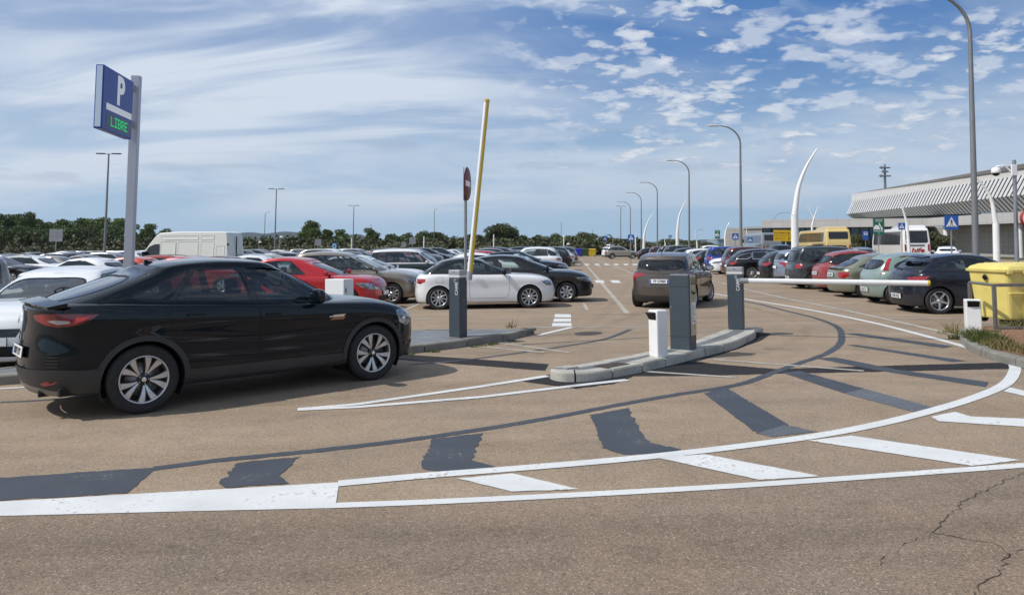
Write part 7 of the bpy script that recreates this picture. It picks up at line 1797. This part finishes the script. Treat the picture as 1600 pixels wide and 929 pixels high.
polo = C(variants(S_CLIO, 2) | dict(lightf=[(3.96, .44, .62), (3.92, .62, .60), (3.72, .80, .62), (3.52, .84, .74), (3.80, .74, .735), (3.95, .50, .70)], spoiler=None), PW, 'white hatchback facing the camera at the left edge behind the black coupe'); put(polo, -7.37, 12.05, .13, -.97)
c = C(variants(S_ESTATE, 1), PDB, 'dark blue estate nosing out beyond the dark hatchback with hubcaps', rails=1); nose_at(c, S_ESTATE, 889, 38, (1, -.08, 0))
c = C(variants(S_SUVPLAIN, 1), PW, 'white off-roader parked nose in, beyond the dark blue estate'); tail_at(c, S_SUV, 879, 46, (-1, .08, 0))
c = C(variants(S_SUVPLAIN, 1), PBK, 'black off-roader with red tail lamp at the far end of the left row'); tail_at(c, S_SUV, 894.5, 53, (-1, .08, 0))
c = C(variants(S_ESTATE, 1), PW, 'white estate roof seen above the black off-roader'); tail_at(c, S_ESTATE, 872, 60, (-1, .08, 0))
yar = make_car('parked_car', S_YARIS | dict(steer=-14), PYAR, label='brown grey hatchback driving away down the aisle, seen from behind', plate='FP 078BF', plate_eu=2, antenna=1, mirrormat=PBK)
h = Vector((math.sin(math.radians(24)), math.cos(math.radians(24)), 0)); rl_ = G(993, 478.5); rt_ = Vector((h.y, -h.x, 0)); c0 = rl_+rt_*(S_YARIS['W']-.03); xra = S_YARIS['L']-S_YARIS['fo']-S_YARIS['wb']; cc = c0+h*(S_YARIS['L']/2-xra); put(yar, cc.x, cc.y, h.x, h.y)
# right row, tails to the aisle
def rr(st_, m, lb, px, Y, det=2, h=(1, -.08, 0), **k):
    c = C(variants(st_, det), m, lb, GRR, **k); tail_at(c, st_, px, Y, h); return c
clio = C(S_CLIO, PDB, 'navy blue hatchback with five spoke wheels beside the yellow container', GRR, plate='7303 HZS')
a = G(1469, 491); hh_ = Vector((1, -.05, 0)).normalized(); lf_ = Vector((-hh_.y, hh_.x, 0)); xra = S_CLIO['L']-S_CLIO['fo']-S_CLIO['wb']; cc = a+lf_*(S_CLIO['W']-.03)+hh_*(S_CLIO['L']/2-xra); put(clio, cc.x, cc.y, hh_.x, hh_.y)
rr(S_CORSA, PMINT, 'pale mint green hatchback with tall red lamps beside its rear window', 1348, 21.2, plate='4763 CTJ')
rr(S_COROLLA, PSAGE, 'sage grey hatchback with a long sloping rear window', 1295, 23.9, (2), plate='8231 BBK')
rr(S_RED5 | dict(detail=2), PRD2, 'faded red hatchback between the sage one and the dark people carrier', 1271, 26.4, rails=0, plate='2213 DFG')
rr(S_SCENIC, PGR, 'dark grey people carrier with black roof bars and high red lamps', 1229, 28.6, rails=1, plate='5127 FVC')
rr(S_YARIS, PSB, 'small ice blue hatchback squeezed beside the dark people carrier', 1209, 31.6, 1)
rr(S_CLIO, PBK, 'black hatchback between the ice blue hatchback and the dark estate', 1184, 33.8, 1)
rr(S_ESTATE, PBK, 'dark estate with chrome window line and roof rails behind the right barrier cabinet', 1133, 37.0, 2, rails=2)
rr(S_MPV, PMAR, 'maroon car showing its red tail left of the dark estate', 1126, 40.4, 1)
c = C(variants(S_CLIO, 1), PW, 'white hatchback nosing out towards the aisle beyond the maroon car', GRR); nose_at(c, S_CLIO, 1107, 43.5, (-1, .08, 0))
rr(S_SCENIC, PBLU, 'bright blue car right of the dark hatchback driving away', 1100, 47, 1)
rr(S_CLIO, PDB, 'dark blue hatchback left of the bright blue car', 1083, 50, 1)
rr(S_RED5, PW, 'white hatchback roof above the driving hatchback', 1070, 54, 1)
rr(S_CLIO, PW, 'white hatchback with bright roof right of its darker neighbours', 1062, 57.5, 1)
rr(S_ESTATE, PDB, 'navy estate with its roof above the driving hatchback', 1044, 62, 1)
rr(S_SUV, PBK, 'black off-roader roof between the fourth and third grey lamp poles', 1033, 67, 1)
rr(S_SUV, PGR, 'graphite off-roader left of the third grey lamp pole', 1024, 72, 1)
rr(S_MPV, PMAR, 'dark maroon car left of the graphite off-roader', 1012, 78, 1)
rr(S_CLIO, PBK, 'black hatchback with red lamp ending the right row by the aisle', 995, 84, 1)
c = C(variants(S_SUV, 1), PCH, 'silver off-roader standing across the far end of the aisle', 'cars at the far end of the aisle'); pp = G(973, 404.3); put(c, pp.x, pp.y+.9, 1, -.05)
c = C(variants(S_MPV, 1), PW, 'white car with a roof box behind the silver off-roader', 'cars at the far end of the aisle'); pp = at(954, 392, 118); put(c, pp.x, 118, .5, 1)
b = MB(); b.box((-1.0, -.4, 1.66), (.9, .4, 1.98), PSI, .14); o = b.build('roof_box'); o.matrix_basis = c.matrix_basis; tag(o, 'pale grey roof box on the white car behind the silver off-roader', 'roof box')
# cars behind the right row and before the terminal
for st_, m_, px_, Y, h_, lb in ((S_SUV, PBK, 1214, 62, (.08, 1, 0), 'dark off-roader under the yellow direction board'), (S_SUVPLAIN, PW, 1120, 92, (1, -.08, 0), 'white crew cab roof left of the second grey lamp pole'), (S_CLIO, PW, 1479, 60, (.55, 1, 0), 'white hatchback in front of the olive trees beside the white coach'), (S_MPV, PDB, 1161, 80, (1, 0, 0), 'dark blue car roof right of the second grey lamp pole'), (S_CLIO, PSI, 1340, 58, (.1, 1, 0), 'silver hatchback behind the bus stop sign')):
    c = C(variants(st_, 1), m_, lb, 'cars parked before the terminal'); p = at(px_, 392, Y); put(c, p.x, Y, h_[0], h_[1])
# sliver of a silver van at the left edge and the lamp beside it
c = C(variants(S_SCENIC, 1), PGRY, 'grey people carrier cut off by the left edge of the photo', GL); put(c, -10.9, 13.6, .13, -.97)

# ---- the field of parked cars, one mesh each
FAR = {}
def far_kind(k, st_, **kw):
    me, mi = make_car('parked_car', variants(st_, 0), PW, single=True, **kw); me.name = 'parked_car'; FAR[k] = (me, mi, st_)
far_kind('hatchback', S_CLIO); far_kind('estate', S_ESTATE, rails=1); far_kind('off-roader', S_SUV); far_kind('people carrier', S_MPV); far_kind('city car', S_YARIS); far_kind('saloon', S_COROLLA)
CLR = [('white', PW, 9), ('silver', PSI, 5), ('grey', PGRY, 4), ('graphite', PGR, 4), ('black', PBK, 6), ('navy', PDB, 4), ('red', PRD, 2.5), ('blue', PBLU, .5), ('champagne', PCH, 1.5), ('maroon', PMAR, 1), ('tomato red', PORG, .7)]
rf_ = np.random.RandomState(11); cw = np.array([c[2] for c in CLR]); cw = cw/cw.sum(); kinds = list(FAR)
LM = [(-200, 'the left edge of the photo'), (87, 'the pale sign back at far left'), (165, 'the nearest twin headed lamp'), (203, 'the parking sign post'), (295, 'the white van'), (431, 'the middle twin headed lamp'), (497, 'the small grey sign back'), (522, 'the round blue notice'), (552, 'the farthest twin headed lamp'), (640, 'the pair of sign backs'), (727, 'the round red signs'), (745, 'the raised boom'), (783, 'the biggest round tree'), (877, 'the tiny far lamp'), (1030, 'the fourth grey lamp pole'), (1400, 'the terminal')]
fars = []
def far_car(kind, cn, cm, x, y, hx, hy):
    me, mi, st_ = FAR[kind]; o = bpy.data.objects.new('parked_car', me); COL.objects.link(o)
    for i, s in enumerate(o.material_slots):
        if me.materials[i] == PW: s.link = 'OBJECT'; s.material = cm
    put(o, x, y, hx, hy); o['category'] = 'car'; o['group'] = 'cars in the left parking field'; fars.append((o, kind, cn)); return o
def rnd():
    return kinds[rf_.choice(len(kinds), p=[.34, .14, .22, .14, .10, .06])], CLR[rf_.choice(len(CLR), p=cw)]
SKIP = set(); idx = 0
def bank(s0, Y0, Y1, hsign, occ=.9):
    """row of bays at lateral position s0 (centre of the car), along the aisle direction"""
    global idx
    Y = Y0
    while Y < Y1:
        k, (cn, cm, _) = rnd(); k = 'hatchback' if (Y < 46 and k in ('off-roader', 'people carrier')) else k; e = rf_.normal(size=3)*(.12, .08, .012); ok = rf_.rand() < occ; idx += 1
        if ok and idx not in SKIP: fa = far_car(k, cn, cm, s0+.08*Y+e[0], Y, hsign, -.08*hsign+e[2]); fa['_i'] = idx
        Y += 2.5+e[1]*.3
bank(.0-5.3+1.0, 36.5, 104, 1)
bank(.0-.6, 28, 36, 1, .0); bank(-1.7, 64, 110, -1, .85)
bank(-4.3-5.4, 26.5, 106, -1, .92) if False else bank(-14.2, 29, 106, 1); bank(-19.4, 29, 106, -1); bank(-30.4, 27, 110, 1); bank(-35.6, 28, 110, -1); bank(-46.6, 44, 112, 1); bank(-51.8, 50, 112, -1); bank(-63, 66, 112, 1); bank(-68, 76, 112, -1)
# labels for them
SH = {'the left edge of the photo': 'photo edge', 'the pale sign back at far left': 'pale sign back', 'the nearest twin headed lamp': 'nearest twin lamp', 'the parking sign post': 'parking sign', 'the white van': 'white van', 'the middle twin headed lamp': 'middle twin lamp', 'the small grey sign back': 'grey sign back', 'the round blue notice': 'blue notice', 'the farthest twin headed lamp': 'farthest twin lamp', 'the pair of sign backs': 'paired sign backs', 'the round red signs': 'red signs', 'the raised boom': 'raised boom', 'the biggest round tree': 'biggest tree', 'the tiny far lamp': 'tiny lamp', 'the fourth grey lamp pole': 'fourth lamp pole', 'the terminal': 'terminal'}
def lab(pre, cn, k, l_, r_): return '%s%s %s between %s and %s' % (pre, cn, k, SH.get(l_, l_), SH.get(r_, r_))
used = {}
def near_lm(px):
    L_ = ([LM[0][1]]+[n for x, n in LM if x <= px])[-1]; R_ = [n for x, n in LM if x > px]; return L_, (R_[0] if R_ else 'the right edge')
buck = {}
for o, k, cn in fars:
    p = o.matrix_basis.translation; px, py = proj((p.x, p.y, 1.45)); buck.setdefault((k, cn)+near_lm(px), []).append((p.y, px, o))
for (k, cn, l_, r_), lst in buck.items():
    lst.sort(key=lambda q: q[0])
    for i, (Y, px, o) in enumerate(lst):
        if len(lst) == 1: pre = ''
        elif i == 0: pre = 'nearest '
        elif i == len(lst)-1: pre = 'farthest '
        else: pre = ordl[i]+' nearest '
        o['label'] = lab(pre, cn, k, l_, r_)
    
for o, _, _ in fars:
    if '_i' in o: del o['_i']

# ------------------------------------------------------------------ weeds
F_GRASS = foliage_mat('dry_grass', (.10, .12, .035), .5, (.22, .17, .08)); F_WEED = foliage_mat('green_weed', (.05, .075, .02), .4, (.11, .11, .04))
def blades(name, clumps, mat, seed, kind='stuff'):
    r = np.random.RandomState(seed); vs = []; fs = []
    for x, y, z, rad, h, n in clumps:
        for _ in range(n):
            a = r.rand()*2*PI; q = rad*math.sqrt(r.rand()); bx, by = x+q*math.cos(a), y+q*math.sin(a); hh = h*(.4+.8*r.rand())*(1-.5*q/rad); d = r.normal(size=2)*hh*.45; w = .0035+.003*r.rand(); t = r.rand()*PI; wx, wy = w*math.cos(t), w*math.sin(t); k = len(vs)
            vs += [(bx-wx, by-wy, z), (bx+wx, by+wy, z), (bx+d[0]*.35+wx*.8, by+d[1]*.35+wy*.8, z+hh*.6), (bx+d[0]*.35-wx*.8, by+d[1]*.35-wy*.8, z+hh*.6), (bx+d[0], by+d[1], z+hh)]
            fs += [(k, k+1, k+2, k+3), (k+3, k+2, k+4)]
    me = bpy.data.meshes.new(name); me.from_pydata(vs, [], fs); me.materials.append(mat); me.update(); o = bpy.data.objects.new(name, me); COL.objects.link(o); return tag(o, kind=kind)
def gp(px, py, z=.12): p = G(px, py, z); return p.x, p.y, z
cl = [gp(1522+i*6, 524+2.0*i+(i % 3)*3)+(.20, .20, 160) for i in range(9)]+[gp(1545+i*14, 536+i*3)+(.25, .13, 130) for i in range(7)]+[gp(1590, 512)+(.3, .18, 200)]
blades('dry_grass', cl, F_GRASS, 1)
cl = [gp(1518+i*7, 528+1.6*i)+(.15, .26, 60) for i in range(8)]+[gp(1592, 507)+(.35, .34, 260), gp(1560, 545)+(.12, .08, 50)]
blades('green_weeds', cl, F_WEED, 2)
cl = [(*G(1492, 530)[:2], .005, .10, .20, 90), (*G(1488, 520)[:2], .005, .14, .34, 70), (*G(1552, 556)[:2], .005, .08, .07, 60), (*G(1478, 521)[:2], .005, .15, .10, 60)]
blades('kerb_weeds', cl, F_GRASS, 3)
cl = []
for px, py in ((675, 549), (680, 549), (742, 541), (752, 540), (765, 538), (772, 537), (800, 532), (640, 553)): cl.append((*G(px, py+1)[:2], .004, .09, .045, 70))
blades('kerb_moss', cl, F_WEED, 4)
cl = [gp(799, 512)+(.10, .20, 30), gp(800, 511)+(.05, .42, 3)]
blades('pavement_weeds', cl, F_GRASS, 5)
HAZE = 1; HAZED = .00006
if HAZE:
    b = MB(); b.box((-6500, -550, -8), (6500, 7600, 420), MATS.get('tan_asphalt')); o = b.build('haze'); tag(o, kind='stuff')
    m = bpy.data.materials.new('haze'); m.use_nodes = True; nt = m.node_tree; nt.nodes.clear(); out = nt.nodes.new('ShaderNodeOutputMaterial'); pv_ = nt.nodes.new('ShaderNodeVolumePrincipled')
    pv_.inputs['Color'].default_value = (.72, .84, 1, 1); pv_.inputs['Density'].default_value = HAZED; pv_.inputs['Anisotropy'].default_value = .3; nt.links.new(pv_.outputs[0], out.inputs['Volume']); o.data.materials.clear(); o.data.materials.append(m)
SC.cycles.max_bounces = 8; SC.cycles.transparent_max_bounces = 12; SC.cycles.volume_bounces = 0
try: SC.cycles.use_denoising = True
except Exception: pass
bpy.context.view_layer.update()
